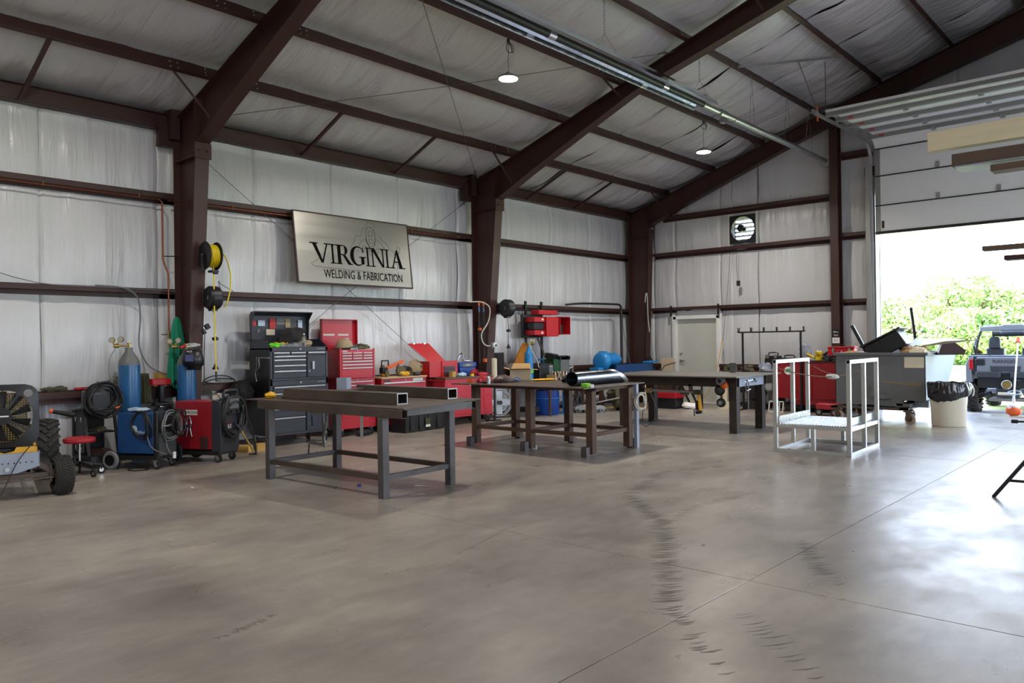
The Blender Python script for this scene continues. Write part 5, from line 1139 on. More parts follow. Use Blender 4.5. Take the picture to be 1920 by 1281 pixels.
sb = thing('drill_case', 'red case with grey trays standing open beside the job box', 'tool box', (-10.60, 9.86, .895))
MB().box(-.14, .0, 0, .40, .0, .30).obj('shell', 'red_plastic', sb, bev=.006)
for k in range(3): MB().box(.0, .014, .04, .32, .03+k*.06, .08+k*.06).obj('tray', 'charcoal', sb, bev=.004)
bb = thing('tool_box', 'blue plastic tool box with grey lid on the red cabinet', 'tool box', (-10.64, 10.36, .895))
MB().prism([(.02, 0), (.40, 0), (.43, .17), (-.01, .17)], 'yz', -.22, .0).obj('body', 'blue_drum', bb, bev=.008); MB().box(-.23, .01, -.02, .44, .17, .26).obj('lid', 'blue_drum', bb, bev=.01); MB().box(.01, .014, .06, .36, .175, .24).obj('panel', 'grey_case', bb); words('lettering', 'KOBALT', .045, (.0155, .21, .21), RX, 'paper', bb, sx_=.8)
tag(MB().tube([(0, -.16, .0), (-.02, -.05, .12), (0, .0, .16), (.02, .0, .05)], .014, sub=4).tube([(0, .02, .02), (.0, .12, .05), (0, .2, .02), (0, .08, .01)], .012, closed=True, sub=4).obj('pipe_fittings', 'bare_steel'), 'tangle of steel fittings on the blue tool box lid', 'hardware', loc=(-10.72, 10.5, 1.17))
tag(MB().box(-.05, .05, -.04, .05, 0, .10).obj('wood_block', 'wood_block'), 'small square wood block on the cabinet edge by the trays', 'block', loc=(-10.5, 10.02, .896))
on_chest('rag', MB().blob((0,0,.03), (.05,.12,.04), 81, .4, flat=.025), 'pale_blue', 'pale blue rag on the worn wooden cabinet top', 'rag', -10.50, 10.27, .896)
on_chest('power_drill', MB().blob((0,0,.06), (.05,.10,.07), 82, .3, flat=.06), 'red_dark', 'dark red power tool against the blue tool box', 'power tool', -10.50, 10.60, .896)
on_chest('dust_pan', MB().blob((0,0,.025), (.07,.13,.045), 83, .1, flat=.02), 'red_faded', 'faded red plastic scoop on the cabinet top corner', 'tool', -10.44, 10.78, .896)
on_chest('tool_pouch', MB().blob((0,0,.04), (.08,.14,.05), 84, .4, flat=.035), 'dark_cloth', 'dark tangled tools at the far end of the cabinet', 'hardware', -10.68, 10.84, .896)
on_chest('tape_measure', MB().box(-.025,.025,-.03,.03,0,.045), 'yellow_plastic', 'small yellow tape measure on the cabinet front edge', 'tape measure', -10.42, 10.46, .896)
# paper roll / gas cylinder, apron, fan by the farther column
pt = thing('spray_canister', 'cream tall canister standing in front of the farther column', 'canister', (-10.42, 11.08, 0)); MB().lathe((0,0,.65), [(.001, 0), (.055, 0), (.055, .56), (.03, .575), (.001, .575)], 20).obj('body', 'cream', pt); MB().cyl((0,0,0), (0,0,.65), .02).cyl((0,0,0), (0,0,.015), .14, n=20).obj('stand', 'black_paint', pt)
ap = MB(); ap.grid(lambda i, j: (.025*sin(i*11+j*2)*(1.2-j), .46*(i-.5)*(1.0-.06*j), -.62+.62*j), 24, 12); ap = ap.obj('apron', 'dark_cloth'); s_ = ap.modifiers.new('s', 'SOLIDIFY'); s_.thickness = .02
tag(ap, 'black pleated apron hanging next to the farther column', 'apron', loc=(-10.98, 11.76, 1.32))
ff = thing('drum_fan', 'round wire floor fan standing behind the long steel table', 'fan', (-10.85, 11.66, 0), radians(-25))
m = MB()
for R in (.08, .13, .18, .23, .27): m.torus((.06, 0, .30), (1, 0, 0), R, .0035, 28, 4)
for R in (.2, .27): m.torus((-.04, 0, .30), (1, 0, 0), R, .0035, 28, 4)
m.torus((.01, 0, .30), (1,0,0), .275, .006, 28, 5)
for k in range(24): a = 2*pi*k/24; m.tube([(.07, cos(a)*.03, .3+sin(a)*.03), (.06, cos(a)*.27, .3+sin(a)*.27), (-.04, cos(a)*.27, .3+sin(a)*.27)], .002, 4)
m.obj('wire_guard', 'galv', ff, kind='stuff'); MB().cyl((.0, 0, .3), (.09, 0, .3), .045).obj('hub', 'black_plastic', ff)
for k in range(4): a = pi/2*k; MB().cb((.02, cos(a)*.14, .3+sin(a)*.14), (.01, .2, .13), (a, .0, 0)).obj('blade', 'galv', ff)
m = MB(); m.tube([(.15, -.25, .012), (-.05, -.28, .012), (-.02, -.28, .3)], .012); m.tube([(.15, .25, .012), (-.05, .28, .012), (-.02, .28, .3)], .012); m.tube([(.15, -.25, .012), (.15, .25, .012)], .012); m.obj('stand', 'black_paint', ff)
# red wall boxes on rails
wb_ = thing('wall_toolbox', 'cluster of red modular tool boxes hung on rails under the girt', 'tool box', (-11.0, 12.60, 1.63))
MB().box(-.06, 0, 0, .62, 0, .50).obj('backplate', 'black_plastic', wb_, bev=.01)
MB().box(0, .26, .10, .45, .33, .44).obj('drawer_unit', 'red_plastic', wb_, bev=.01); MB().box(0, .26, .10, .44, .05, .16).obj('drawer_unit', 'red_plastic', wb_, bev=.01); MB().box(0, .24, .10, .44, .17, .32).obj('case', 'black_plastic', wb_, bev=.01)
MB().box(0, .30, .46, .88, .02, .45).obj('box', 'red_plastic', wb_, bev=.01)
m = MB()
for a in ((.0, .32, .90, .915, .06, .46), (.0, .32, 1.26, 1.275, .06, .46), (0, .32, .9, 1.27, .06, .075), (0, .32, .9, 1.27, .445, .46), (0, .01, .9, 1.27, .06, .46)): m.box(*a)
ob = m.obj('open_bin', 'red_plastic', wb_); MB().box(.05, .2, .95, 1.15, .08, .28).obj('bin_contents', 'black_plastic', ob)
MB().box(.0, .22, .30, .95, .50, .60).obj('top_tray', 'red_plastic', wb_, bev=.01); MB().cyl((.1, .95, .52), (.1, 1.15, .54), .012).obj('handle', 'black_plastic', wb_); MB().box(.261, .263, .34, .40, .37, .41).obj('logo_mark', 'paper', wb_); MB().box(.261, .263, .32, .38, .08, .12).obj('logo_mark', 'paper', wb_)
for y in (.20, .74): MB().rtube((-.08, y, -1.2), (-.08, y, .80), .05, .04).obj('rail', 'black_paint', wb_)
# yellow leather coat, slim blue cylinders
lc = MB(); lc.grid(lambda i, j: (.05+.05*sin(pi*i)+.03*sin(i*13), (i-.5)*(.80*(1-j)**.8+.06)-.10*(1-j), -.78+.80*j), 24, 20); lc = lc.obj('leather_coat', 'orange_leather'); s_ = lc.modifiers.new('s', 'SOLIDIFY'); s_.thickness = .015
tag(lc, 'orange-brown leather coat draped beside the slim blue cylinder', 'coat', loc=(-10.95, 12.52, 1.50))
c3 = cylinder('slim bright blue oxygen cylinder with brass regulator by leather coat', (-10.40, 12.10, .10), .088, 1.24, None, 'blue_motor', 'blue_motor'); regulator(c3, 1.24, radians(100), sc=.8)
MB().cyl((0,0,.80), (0,0,.845), .097, n=28).obj('sticker', 'lime', c3); MB().tube([(.02, 0, 1.36), (.1, -.06, 1.32), (.12, .0, 1.2), (.12, .12, 1.05), (.1, .2, .9)], .009, 6, sub=4).obj('hose', 'hose_white', c3)
MB().box(-.15, .15, -.15, .15, 0, .1).obj('stand', 'black_paint', c3)
# black/green machines on the bench behind table 2
bench = thing('side_bench', 'dark steel side bench behind the long steel table', 'bench', (-10.75, 12.95, 0))
MB().box(-.28, .70, -.62, .62, .60, .64).obj('top', 'rusty_steel', bench)
for x in (-.25, .66):
    for y in (-.56, .58): MB().box(x-.02, x+.02, y-.02, y+.02, 0, .6).obj('leg', 'rusty_steel', bench)
g1 = thing('engine_welder', 'black welder with rounded top beside dark green machine', 'welder', (-10.52, 12.60, .64))
MB().prism([(-.18, 0), (.28, 0), (.28, .38), (.22, .44), (-.12, .44), (-.18, .36)], 'yz', -.20, .14).obj('case', 'black_plastic', g1, bev=.012); MB().box(.141, .145, .12, .26, .15, .40).obj('control_panel', 'grey_case', g1); words('lettering', 'THERMAL ARC', .04, (.142, .0, .36), RX, 'grey_case', g1, sx_=.7); words('lettering', 'ULTRA', .04, (.147, .19, .37), RX, 'paper', g1, sx_=.7)
MB().box(.141, .144, -.12, -.02, .06, .09).obj('sticker', 'paper', g1); MB().tube([(-.05, -.05, .44), (-.05, -.02, .52), (-.05, .15, .52), (-.05, .18, .44)], .02).obj('handle', 'blue_cyl', g1)
g2 = thing('engine_welder', 'dark green and black generator with pale end panel', 'generator', (-10.55, 13.12, .64)); MB().box(-.2, .12, -.16, .04, 0, .52).obj('case', 'green_dark', g2, bev=.01); MB().box(-.2, .14, .05, .36, 0, .50).obj('end_panel', 'grey_case', g2, bev=.01)
m = MB(); m.box(-.22, .16, -.0, .04, .5, .56); m.box(-.22, .16, .32, .36, .5, .58); m.box(-.2, .1, .02, .34, .56, .59); m.obj('roll_bar', 'black_paint', g2); MB().cb((.0, -.1, .58), (.2, .24, .12), (0, .2, .3)).obj('air_cleaner', 'black_plastic', g2); MB().tube([(.1, .38, .3), (.12, .48, .34), (.1, .5, .2)], .03, 8).obj('exhaust', 'galv_dull', g2)
tag(MB().beam((0, 0, 0), (0, .26, -.42), .02, .05).obj('steel_bar', 'mill_steel'), 'short dark bar leaning above the green generator', 'steel bar', loc=(-11.0, 13.1, 1.62))
rb_ = thing('rod_box', 'open carton of copper and white welding rods behind table', 'box', (-10.22, 12.80, .641)); m = MB(); m.box(-.12, .12, -.20, .30, 0, .03); m.box(-.12, .12, -.2, -.19, 0, .2); m.box(-.12, .12, .29, .3, 0, .2); m.obj('tray', 'cardboard', rb_)
q = random.Random(5)
for k in range(16): MB().beam((q.uniform(-.1, .1), -.17+k*.029, .03), (q.uniform(-.1, .1), -.17+k*.029+q.uniform(-.01, .01), .26), .02, .025).obj('rod_bundle', ['copper', 'paper', 'cream', 'copper'][k % 4], rb_)
br = thing('barrel', 'dark blue plastic barrel behind the legs of the long table', 'barrel', (-10.38, 12.66, 0)); MB().lathe((0,0,0), [(.001, 0), (.23, 0), (.25, .03), (.25, .45), (.24, .52), (.22, .52), (.22, .1)], 32).obj('body', 'blue_drum', br)
MB().torus((0,0,.35), (0,0,1), .252, .008).obj('hoop', 'blue_motor', br)
for k in range(7): MB().beam((q.uniform(-.12, .12), q.uniform(0, .2), .06), (q.uniform(-.1, .15), q.uniform(.0, .22), .585), .018, .02).obj('scrap_rod', ['cream', 'copper', 'rusty_steel'][k % 3], br)
bp_ = thing('blue_stand', 'bright blue upright steel strip standing beside the barrel', 'stand', (-10.22, 13.02, 0)); MB().box(-.02, .02, -.03, .03, 0, .595).obj('post', 'blue_motor', bp_); MB().box(-.15, .15, -.1, .1, 0, .012).obj('foot', 'blue_motor', bp_); MB().box(-.02, .02, -.45, 0, .36, .375).obj('arm', 'blue_motor', bp_)
ch = thing('chain_rack', 'heap of grey chains hanging on a stand under the table', 'chain', (-10.45, 13.72, 0)); 
m = MB(); q = random.Random(3)
for k in range(9):
    a = q.uniform(-.15, .2); m.tube([(q.uniform(-.05, .08), a, .62), (.06, a+q.uniform(-.1, .1), .42), (q.uniform(.0, .1), a+q.uniform(-.1, .1), .25), (.06, a+q.uniform(-.05, .05), .12)], .014, 6, sub=3)
m.obj('chain', 'mill_blue', ch, kind='stuff'); MB().beam((0, .28, 0), (0, .28, .66), .05, .05).obj('post', 'grey_case', ch); MB().cyl((0, .05, 0), (0, .05, .14), .12, n=20).obj('bucket', 'grey_case', ch); MB().beam((0, -.2, .62), (0, .3, .62), .03, .03).obj('bar', 'mill_steel', ch)
# ================================================================== WELDING TABLES
def steel_leg(t, x, y, w, z0, z1, mt, nm='leg'): return MB().rtube((x, y, z0), (x, y, z1), w, w, .005, up=(0,1,0)).obj(nm, mt, t, bev=.003)
t1 = thing('welding_table', 'steel welding table nearest the camera carrying three loose square tubes', 'table', (-7.02, 5.24, 0), radians(2.7))
for x in (-.96, .96):
    for y in (-.47, .47): steel_leg(t1, x, y, .08, 0, .795, 'mill_blue')
for a, b in (((-.92, -.47), (.92, -.47)), ((-.92, .47), (.92, .47))): MB().rtube((a[0], a[1], .20), (b[0], b[1], .20), .05, .05).obj('stretcher', 'mill_steel', t1)
for x in (-.96, .96): MB().rtube((x, -.43, .20), (x, .43, .20), .05, .05).obj('stretcher', 'mill_blue', t1)
MB().rtube((-1.20, -.44, .835), (1.24, -.44, .835), .08, .085, .006).obj('top_beam', 'mill_steel', t1, bev=.002); MB().rtube((-1.20, .80, .835), (1.02, .80, .835), .08, .085, .006).obj('top_beam', 'mill_steel', t1, bev=.002)
MB().rtube((1.05, -.40, .835), (1.00, .76, .835), .05, .08).obj('top_beam', 'mill_blue', t1); MB().rtube((-1.1, -.40, .835), (-1.1, .76, .835), .05, .08).obj('top_beam', 'mill_steel', t1)
m = MB(); m.prism([(-1.52, -.44), (1.26, -.46), (.96, .98), (-1.45, .95)], 'xy', .880, .889); m.obj('top_plate', 'mill_steel', t1)
TP1 = .889
tube = MB(); tube.rtube((0, 0, .06), (1.98, 0, .06), .145, .118, .009)
ta = tag(tube.obj('square_tube', ['mill_steel'], bev=.004), 'long rusty rectangular tube lying on the front edge of nearest table', 'steel tube', 'loose steel tubes on the nearest table', (-8.16, 5.10, TP1), radians(2.5))
tb = tag(MB().rtube((0, 0, .06), (1.68, 0, .06), .145, .118, .009).obj('square_tube', ['mill_steel'], bev=.004), 'shorter rusty rectangular tube lying on the back edge of nearest table', 'steel tube', 'loose steel tubes on the nearest table', (-8.02, 6.05, TP1), radians(0))
tb2 = tag(MB().rtube((0, 0, .05), (.75, 0, .05), .08, .095, .008).obj('square_tube', ['mill_steel'], bev=.004), 'short dark tube lying between the two long tubes on nearest table', 'steel tube', 'loose steel tubes on the nearest table', (-7.75, 5.85, TP1), radians(-60))
for o_, L_ in ((ta, 1.98), (tb, 1.68)):
    MB().rtube((L_-.001, 0, .06), (L_+.0015, 0, .06), .146, .119, .012).obj('cut_end', 'alum', o_)
tag(MB().rtube((0, 0, 0), (0, 0, .20), .14, .14, .008).obj('tube_offcut', 'pale_steel'), 'upright square tube offcut standing at back left of nearest table', 'steel offcut', loc=(-8.38, 6.05, TP1), rz=.5)
tag(MB().blob((0, 0, .035), (.05, .075, .045), 90, .2, flat=.03).obj('rag', 'yellow_paint'), 'yellow and white cloth at the left end of the nearest table', 'rag', loc=(-8.33, 4.96, TP1))
tag(MB().blob((0, 0, .022), (.05, .12, .035), 91, .35, flat=.02).obj('work_glove', 'camo'), 'worn brown glove beside the yellow cloth on nearest table', 'glove', loc=(-8.25, 5.12, TP1), rz=.8)
# clamp group hanging below the near beam
cl = thing('bar_clamp', 'pair of long steel bar clamps hanging below the nearest table', 'clamp', (-7.85, 5.35, .30))
MB().beam((0, 0, .50), (.03, .01, .0), .012, .03).obj('bar', 'bare_steel', cl); MB().beam((.10, .02, .50), (.0, .0, .02), .012, .03).obj('bar', 'bare_steel', cl)
MB().beam((-.20, -.05, .05), (.05, .0, .03), .02, .035).obj('jaw', 'bare_steel', cl); MB().beam((-.14, -.05, .39), (.02, .0, .42), .02, .035).obj('jaw', 'bare_steel', cl)
MB().cyl((-.18, -.05, .18), (-.22, -.05, -.08), .008).obj('screw', 'black_paint', cl); MB().cyl((-.15, -.05, .50), (-.13, -.05, .25), .010).obj('screw', 'black_paint', cl)
MB().cyl((-.23, -.05, -.08), (-.18, -.05, -.085), .006).obj('tee_handle', 'black_paint', cl)
tag(MB().box(-.016, .016, -.006, .006, -.36, 0).obj('steel_rule', 'alum'), 'pale flat steel rule hanging down below the nearest table', 'ruler', loc=(-7.18, 5.42, .80), rz=.6)
sh = thing('under_shelf', 'thin dark shelf slung below the nearest table top', 'shelf', (-7.1, 5.7, .77)); MB().box(-.5, .30, -.2, .25, 0, .01).obj('tray', 'black_paint', sh); MB().box(-.03, .03, .25, .27, 0, .1).box(-.45, -.4, .25, .27, 0, .1).obj('hanger', 'black_paint', sh)
tag(MB().lathe((0,0,0), [(.001, 0), (.06, 0), (.06, .06), (.055, .065), (.001, .065)], 18).obj('round_tin', 'yellow_paint'), 'round yellow tin on the shelf below the nearest table', 'tin', loc=(-6.92, 5.82, .781))

t2 = thing('welding_table', 'long rusty six-legged steel table holding a shiny pipe and green tape', 'table', (-7.13, 8.74, 0), radians(2.0))
for x in (-1.03, 0, 1.03):
    for y in (-.45, .47): steel_leg(t2, x, y, .10, .03, .86, 'rusty_steel')
for x in (-1.03, 0, 1.03):
    for y in (-.56, .58): steel_leg(t2, x-.02, y, .09, 0, .13, 'mill_blue', 'foot_stub')
for y in (-.45, .47): MB().rtube((-1.0, y, .275), (1.0, y, .275), .05, .05).obj('stretcher', 'rusty_steel', t2)
for x in (-1.03, 0, 1.03): MB().rtube((x, -.42, .275), (x, .44, .275), .05, .05).obj('stretcher', 'rusty_steel', t2)
for y in (-.45, .47): MB().rtube((-1.1, y, .885), (1.1, y, .885), .06, .05).obj('top_beam', 'rusty_steel', t2)
for x in (-1.03, 1.03): MB().rtube((x, -.42, .885), (x, .44, .885), .05, .05).obj('top_beam', 'rusty_steel', t2)
m = MB(); m.prism([(-1.30, -.70), (1.20, -.86), (1.14, .76), (-1.28, .80)], 'xy', .910, .922); m.obj('top_plate', 'mill_steel', t2)
MB().rtube((1.09, .60, .0), (1.09, .60, .905), .05, .06, up=(0,1,0)).obj('bright_leg', 'pale_steel', t2)
TP2 = .922
pp = thing('steel_pipe', 'shiny steel pipe with an angled bright end lying on long table', 'pipe', (-6.30, 8.20, TP2), radians(93))
m = MB(); R = .098; n = 32; L_ = 1.20
v = []
for k in range(n): a = 2*pi*k/n; v.append((0, cos(a)*R, R+sin(a)*R))
for k in range(n): a = 2*pi*k/n; v.append((L_+.0-.20*sin(a), cos(a)*R, R+sin(a)*R))
for k in range(n): a = 2*pi*k/n; v.append((0, cos(a)*(R-.006), R+sin(a)*(R-.006)))
for k in range(n): a = 2*pi*k/n; v.append((L_-.20*sin(a), cos(a)*(R-.006), R+sin(a)*(R-.006)))
f = []
for i in range(n): j = (i+1) % n; f += [(i, j, n+j, n+i), (2*n+j, 2*n+i, 3*n+i, 3*n+j), (j, i, 2*n+i, 2*n+j), (n+i, n+j, 3*n+j, 3*n+i)]
m.add(v, f); m.obj('pipe', 'pipe_steel', pp)
v = [];
for k in range(n): a = 2*pi*k/n; v += [(L_-.12-.20*sin(a), cos(a)*(R+.002), R+sin(a)*(R+.002)), (L_+.002-.20*sin(a), cos(a)*(R+.002), R+sin(a)*(R+.002))]
MB().add(v, [(2*i, 2*((i+1) % n), 2*((i+1) % n)+1, 2*i+1) for i in range(n)]).obj('ground_band', 'alum', pp)
tp = thing('tape_roll', 'green tape roll on the near corner of the long table', 'tape', (-5.98, 8.08, TP2)); MB().box(-.05, .05, -.04, .04, 0, .055).obj('wrap', 'green_tape', tp, bev=.008); MB().cyl((.06, .04, .0), (.06, .04, .04), .03).obj('core', 'paper', tp)
# left end of table 2
tag(MB().lathe((0,0,0), [(.001, 0), (.028, 0), (.028, .10), (.022, .105), (.001, .105)], 18).obj('can', 'alum'), 'small silver can on the left part of the long table', 'can', loc=(-7.82, 8.19, TP2))
cb1 = thing('cap', 'red cap with dark peak left of the silver can', 'hat', (-8.08, 8.35, TP2), .4); MB().blob((0, 0, .03), (.10, .12, .085), 95, .1, flat=.03).obj('crown', 'red_dark', cb1); MB().blob((.1, -.08, .02), (.08, .09, .015), 96, .1).obj('peak', 'dark_cloth', cb1)
cb2 = thing('cap', 'dark maroon mesh cap right of the silver can', 'hat', (-7.88, 8.56, TP2), -.3); MB().blob((0, 0, .02), (.10, .17, .10), 97, .1, flat=.02).obj('crown', 'dark_brown', cb2); MB().blob((.0, .18, .012), (.09, .09, .012), 98, .1).obj('peak', 'dark_cloth', cb2)
tag(MB().box(-.04, .04, -.03, .03, 0, .05).obj('bearing_box', 'orange'), 'small orange box at far left of the long table', 'box', loc=(-8.30, 8.30, TP2), rz=.4)
tag(MB().blob((0,0,.025), (.04, .07, .03), 99, .4, flat=.02).obj('hardware', 'blue_dark'), 'small dark blue tool part near the cardboard box', 'hardware', loc=(-7.90, 8.90, TP2))
kb = thing('cardboard_box', 'open cardboard box with spread flaps on the long table', 'box', (-8.10, 9.22, TP2), radians(38))
t = .004; m = MB()
for a in ((-.16, .16, -.13, -.126, 0, .17), (-.16, .16, .126, .13, 0, .17), (-.16, -.156, -.13, .13, 0, .17), (.156, .16, -.13, .13, 0, .17), (-.16, .16, -.13, .13, 0, .004)): m.box(*a)
m.obj('body', 'cardboard_light', kb)
for q in (((-.16, -.13, .17), (.16, -.13, .17), (.16, -.25, .19), (-.16, -.25, .19)), ((-.16, .13, .17), (.16, .13, .17), (.14, .17, .26), (-.12, .17, .26)), ((.16, -.13, .17), (.16, .13, .17), (.27, .13, .165), (.27, -.13, .165)), ((-.16, -.13, .17), (-.16, .13, .17), (-.26, .13, .2), (-.26, -.13, .2))):
    m = MB(); v = list(q)+[(a, b, c+t) for a, b, c in q]; m.add(v, [(0,1,2,3),(7,6,5,4),(0,4,5,1),(1,5,6,2),(2,6,7,3),(3,7,4,0)]); m.obj('flap', 'cardboard', kb)
tag(MB().blob((0,0,.018), (.05, .22, .02), 101, .1, flat=.016).obj('leather_strip', 'yellow_paint'), 'flat yellow leather strip behind the pipe on the long table', 'leather', loc=(-7.65, 9.25, TP2), rz=-.4)
tag(MB().blob((0,0,.05), (.08, .10, .055), 102, .3, flat=.045).obj('face_mask', 'dark_cloth'), 'black lump of gloves left of the pipe mouth', 'glove', loc=(-6.95, 8.95, TP2))
hc = thing('coiled_hose', 'white coiled hose hanging on the bright leg of the long table', 'hose', (-6.02, 9.42, .66)); coil(hc, (0, 0, 0), (1, -.3, 0), .085, .009, 5, 'hose_white', 33, .02, 1.25, 'coil')
tag(MB().tube([(0, .0, .15), (.05, .1, .08), (.12, .16, -.15), (.10, .14, -.32), (.04, .04, -.42), (.0, .0, -.36), (.02, .0, -.1)], .006, 5, sub=5).obj('work_cable', 'cable_black'), 'thin black cable drooping beside the bright leg of long table', 'cable', loc=(-6.0, 9.44, .72))
tag(MB().rtube((0, -.02, 0), (0, .02, 0), .05, .05, .008).obj('tube_slice', 'paper'), 'tiny white square tube slice on the floor under long table', 'steel offcut', loc=(-7.13, 8.40, .026), rz=.5)
tag(MB().cyl((0,0,0), (0,0,.02), .022, n=14).obj('bottle_cap', 'blue_drum'), 'small bright blue cap on the floor under nearest table', 'cap', loc=(-6.77, 5.07, 0))
tag(MB().tube([(0,0,.004), (.08,.05,.006), (.16,.04,.004)], .004, 4, sub=4).obj('string_scrap', 'paper'), 'white scrap of string on the floor by nearest table', 'litter', loc=(-6.30, 5.44, 0))
tag(MB().box(-.02, .02, -.01, .01, 0, .003).obj('paper_scrap', 'paper'), 'tiny white paper scrap on the bare floor left of nearest table', 'litter', loc=(-8.15, 3.9, 0))

t3 = thing('welding_table', 'heavy steel table with thick square legs in front of walk door', 'table', (-6.78, 12.22, 0), 0)
for x in (-1.06, 1.06):
    for y in (-.47, .49): steel_leg(t3, x, y, .13, 0, .75, 'dark_steel')
MB().rtube((-1.14, -.50, .83), (1.14, -.50, .83), .09, .16, .008).obj('top_beam', 'dark_steel', t3); MB().rtube((-1.14, .52, .83), (1.14, .52, .83), .09, .16, .008).obj('top_beam', 'mill_steel', t3)
for x in (-1.1, 1.1): MB().rtube((x, -.45, .83), (x, .47, .83), .07, .15, .008).obj('top_beam', 'pale_steel', t3)
m = MB(); m.prism([(-1.35, -.78), (1.26, -.80), (1.20, 1.05), (-1.5, 1.05)], 'xy', .912, .932); m.obj('top_plate', 'plate_steel', t3)
TP3 = .932
vs = thing('pipe_vise', 'horizontal pipe arm slung under the heavy table beam', 'vise', (-6.9, 11.70, .66))
MB().cyl((-.35, 0, 0), (.50, 0, -.01), .025, n=14).obj('bar', 'galv_dull', vs); MB().cyl((-.44, 0, .0), (-.35, 0, 0), .05, n=12).obj('end_knob', 'brass', vs); MB().rtube((.42, 0, 0), (.42, 0, .12), .05, .05).obj('drop', 'mill_steel', vs); MB().cb((.55, 0, -.01), (.14, .06, .08)).obj('jaw', 'mill_steel', vs); MB().cb((.3, 0, -.04), (.16, .04, .04)).obj('bracket', 'mill_steel', vs)
gd = thing('angle_grinder', 'yellow angle grinder hanging from the pipe arm under heavy table', 'grinder', (-6.33, 11.70, .33), 0)
MB().cyl((.03, 0, .02), (.0, 0, .28), .032, .028, n=14).obj('body', 'yellow_paint', gd); MB().cyl((.0, 0, .28), (-.02, 0, .36), .02).obj('tail', 'black_plastic', gd); MB().cb((-.03, .0, .10), (.05, .05, .16)).obj('grip', 'black_plastic', gd); MB().cyl((-.05, 0, -.02), (.05, 0, .0), .03).obj('gear_head', 'black_plastic', gd); MB().lathe((-.07, -.02, -.02), [(.001, 0), (.062, 0), (.066, .012), (.001, .012)], 22, 0, (-.8,-.6,0)).obj('wheel', 'grey_case', gd)
gd2 = thing('die_grinder', 'orange and grey sander mounted at the corner of heavy table', 'grinder', (-5.86, 11.64, .855))
MB().cyl((0, -.13, .0), (.0, -.03, 0), .062, n=20).obj('body', 'galv_dull', gd2); MB().cyl((.02, -.05, -.03), (.03, .0, -.1), .06, n=16).obj('band', 'orange', gd2); MB().cyl((0, -.135, 0), (0, -.13, 0), .035).obj('cap', 'black_plastic', gd2)
gd3 = thing('air_sander', 'black round sander below the orange one on the table leg', 'grinder', (-5.90, 11.60, .64)); MB().lathe((0, 0, .06), [(.001, -.05), (.075, -.04), (.085, 0), (.05, .05), (.001, .06)], 20, 0, (.3, -.9, 0)).obj('body', 'black_plastic', gd3); MB().beam((-.03, -.07, .10), (.03, -.08, .05), .012, .012).obj('lever', 'chrome', gd3)
gd4 = thing('wire_brush_grinder', 'black grinder with steel disc on the leg of heavy table', 'grinder', (-5.88, 11.60, .50)); MB().lathe((0, 0, 0), [(.001, -.05), (.06, -.04), (.075, 0), (.05, .04), (.001, .05)], 20, 0, (.3, -.9, 0)).obj('body', 'black_plastic', gd4); MB().lathe((.01, -.055, 0), [(.001, 0), (.035, 0), (.03, .01), (.001, .01)], 16, 0, (.3, -.9, 0)).obj('disc', 'bare_steel', gd4)
cc = thing('c_clamp', 'bright steel clamps hanging on the right side of heavy table', 'clamp', (-5.66, 11.98, .80))
m = MB(); m.tube([(.0, .0, .03), (.03, .06, .05), (.04, .08, -.02), (.03, .08, -.42)], .010, 6); m.tube([(.04, .0, .0), (.05, -.05, -.05), (.05, -.04, -.24)], .009, 6); m.tube([(0, -.06, .02), (.04, .26, .05)], .008, 6); m.obj('frame', 'chrome', cc); MB().cyl((.05, -.02, -.12), (.05, .12, -.10), .012).obj('screw', 'bare_steel', cc); MB().cyl((.05, .27, .06), (.05, .34, .02), .018).obj('handle', 'chrome', cc)
tag(MB().rtube((0, 0, 0), (0, 0, .17), .11, .11, .007).obj('tube_offcut', 'mill_blue'), 'upright grey square offcut on the far side of heavy table', 'steel offcut', loc=(-6.35, 13.0, TP3), rz=.4)
tag(MB().tube([(0, 0, 0), (.05, .05, .1), (.2, .2, .16)], .015, 6).obj('pry_bar', 'rusty_steel'), 'short dark bar propped at the back of the heavy table', 'bar', loc=(-7.8, 12.95, TP3+.01))

# ================================================================== CORNER BEHIND THE TABLES
sb_ = thing('side_bench', 'dark steel bench in the back left corner under the blue motor', 'bench', (-10.35, 15.4, 0))
MB().box(-.45, .35, -1.35, 1.25, .74, .80).obj('top', 'rusty_steel', sb_)
for x in (-.4, .3):
    for y in (-1.25, 1.1): MB().box(x-.04, x+.04, y-.04, y+.04, 0, .74).obj('leg', 'rusty_steel', sb_)
mt_ = thing('electric_motor', 'bright blue industrial pump motor standing in the back corner', 'motor', (-10.35, 14.62, .80))
MB().lathe((0, -.12, .27), [(.001, 0), (.14, .0), (.20, .03), (.22, .10), (.22, .16), (.15, .20), (.12, .26), (.001, .26)], 28, 0, (0, 1, 0)).obj('volute', 'blue_motor', mt_, ang=50)
MB().cyl((0, .12, .30), (0, .50, .30), .15, n=28).obj('motor_body', 'blue_motor', mt_)
for k in range(9): MB().torus((0, .15+k*.04, .30), (0, 1, 0), .152, .008, 24, 5).obj('cooling_fin', 'blue_motor', mt_)
m = MB(); m.cyl((0, .5, .30), (0, .58, .30), .07); m.obj('shaft_cover', 'black_paint', mt_); MB().lathe((0, .58, .30), [(.001, 0), (.10, 0), (.11, .03), (.08, .10), (.001, .12)], 20, 0, (0, 1, 0)).obj('end_bell', 'blue_motor', mt_)
MB().box(-.08, .08, -.02, .10, .46, .50).cyl((0, .04, .44), (0, .04, .5), .06).obj('outlet_flange', 'blue_motor', mt_); MB().box(-.14, .14, -.1, .5, .0, .06).box(-.1, .1, .0, .1, .06, .2).box(-.1, .1, .35, .45, .06, .18).obj('base', 'blue_dark', mt_)
MB().box(-.12, .12, -.32, -.12, 0, .13).obj('bracket', 'blue_motor', mt_)
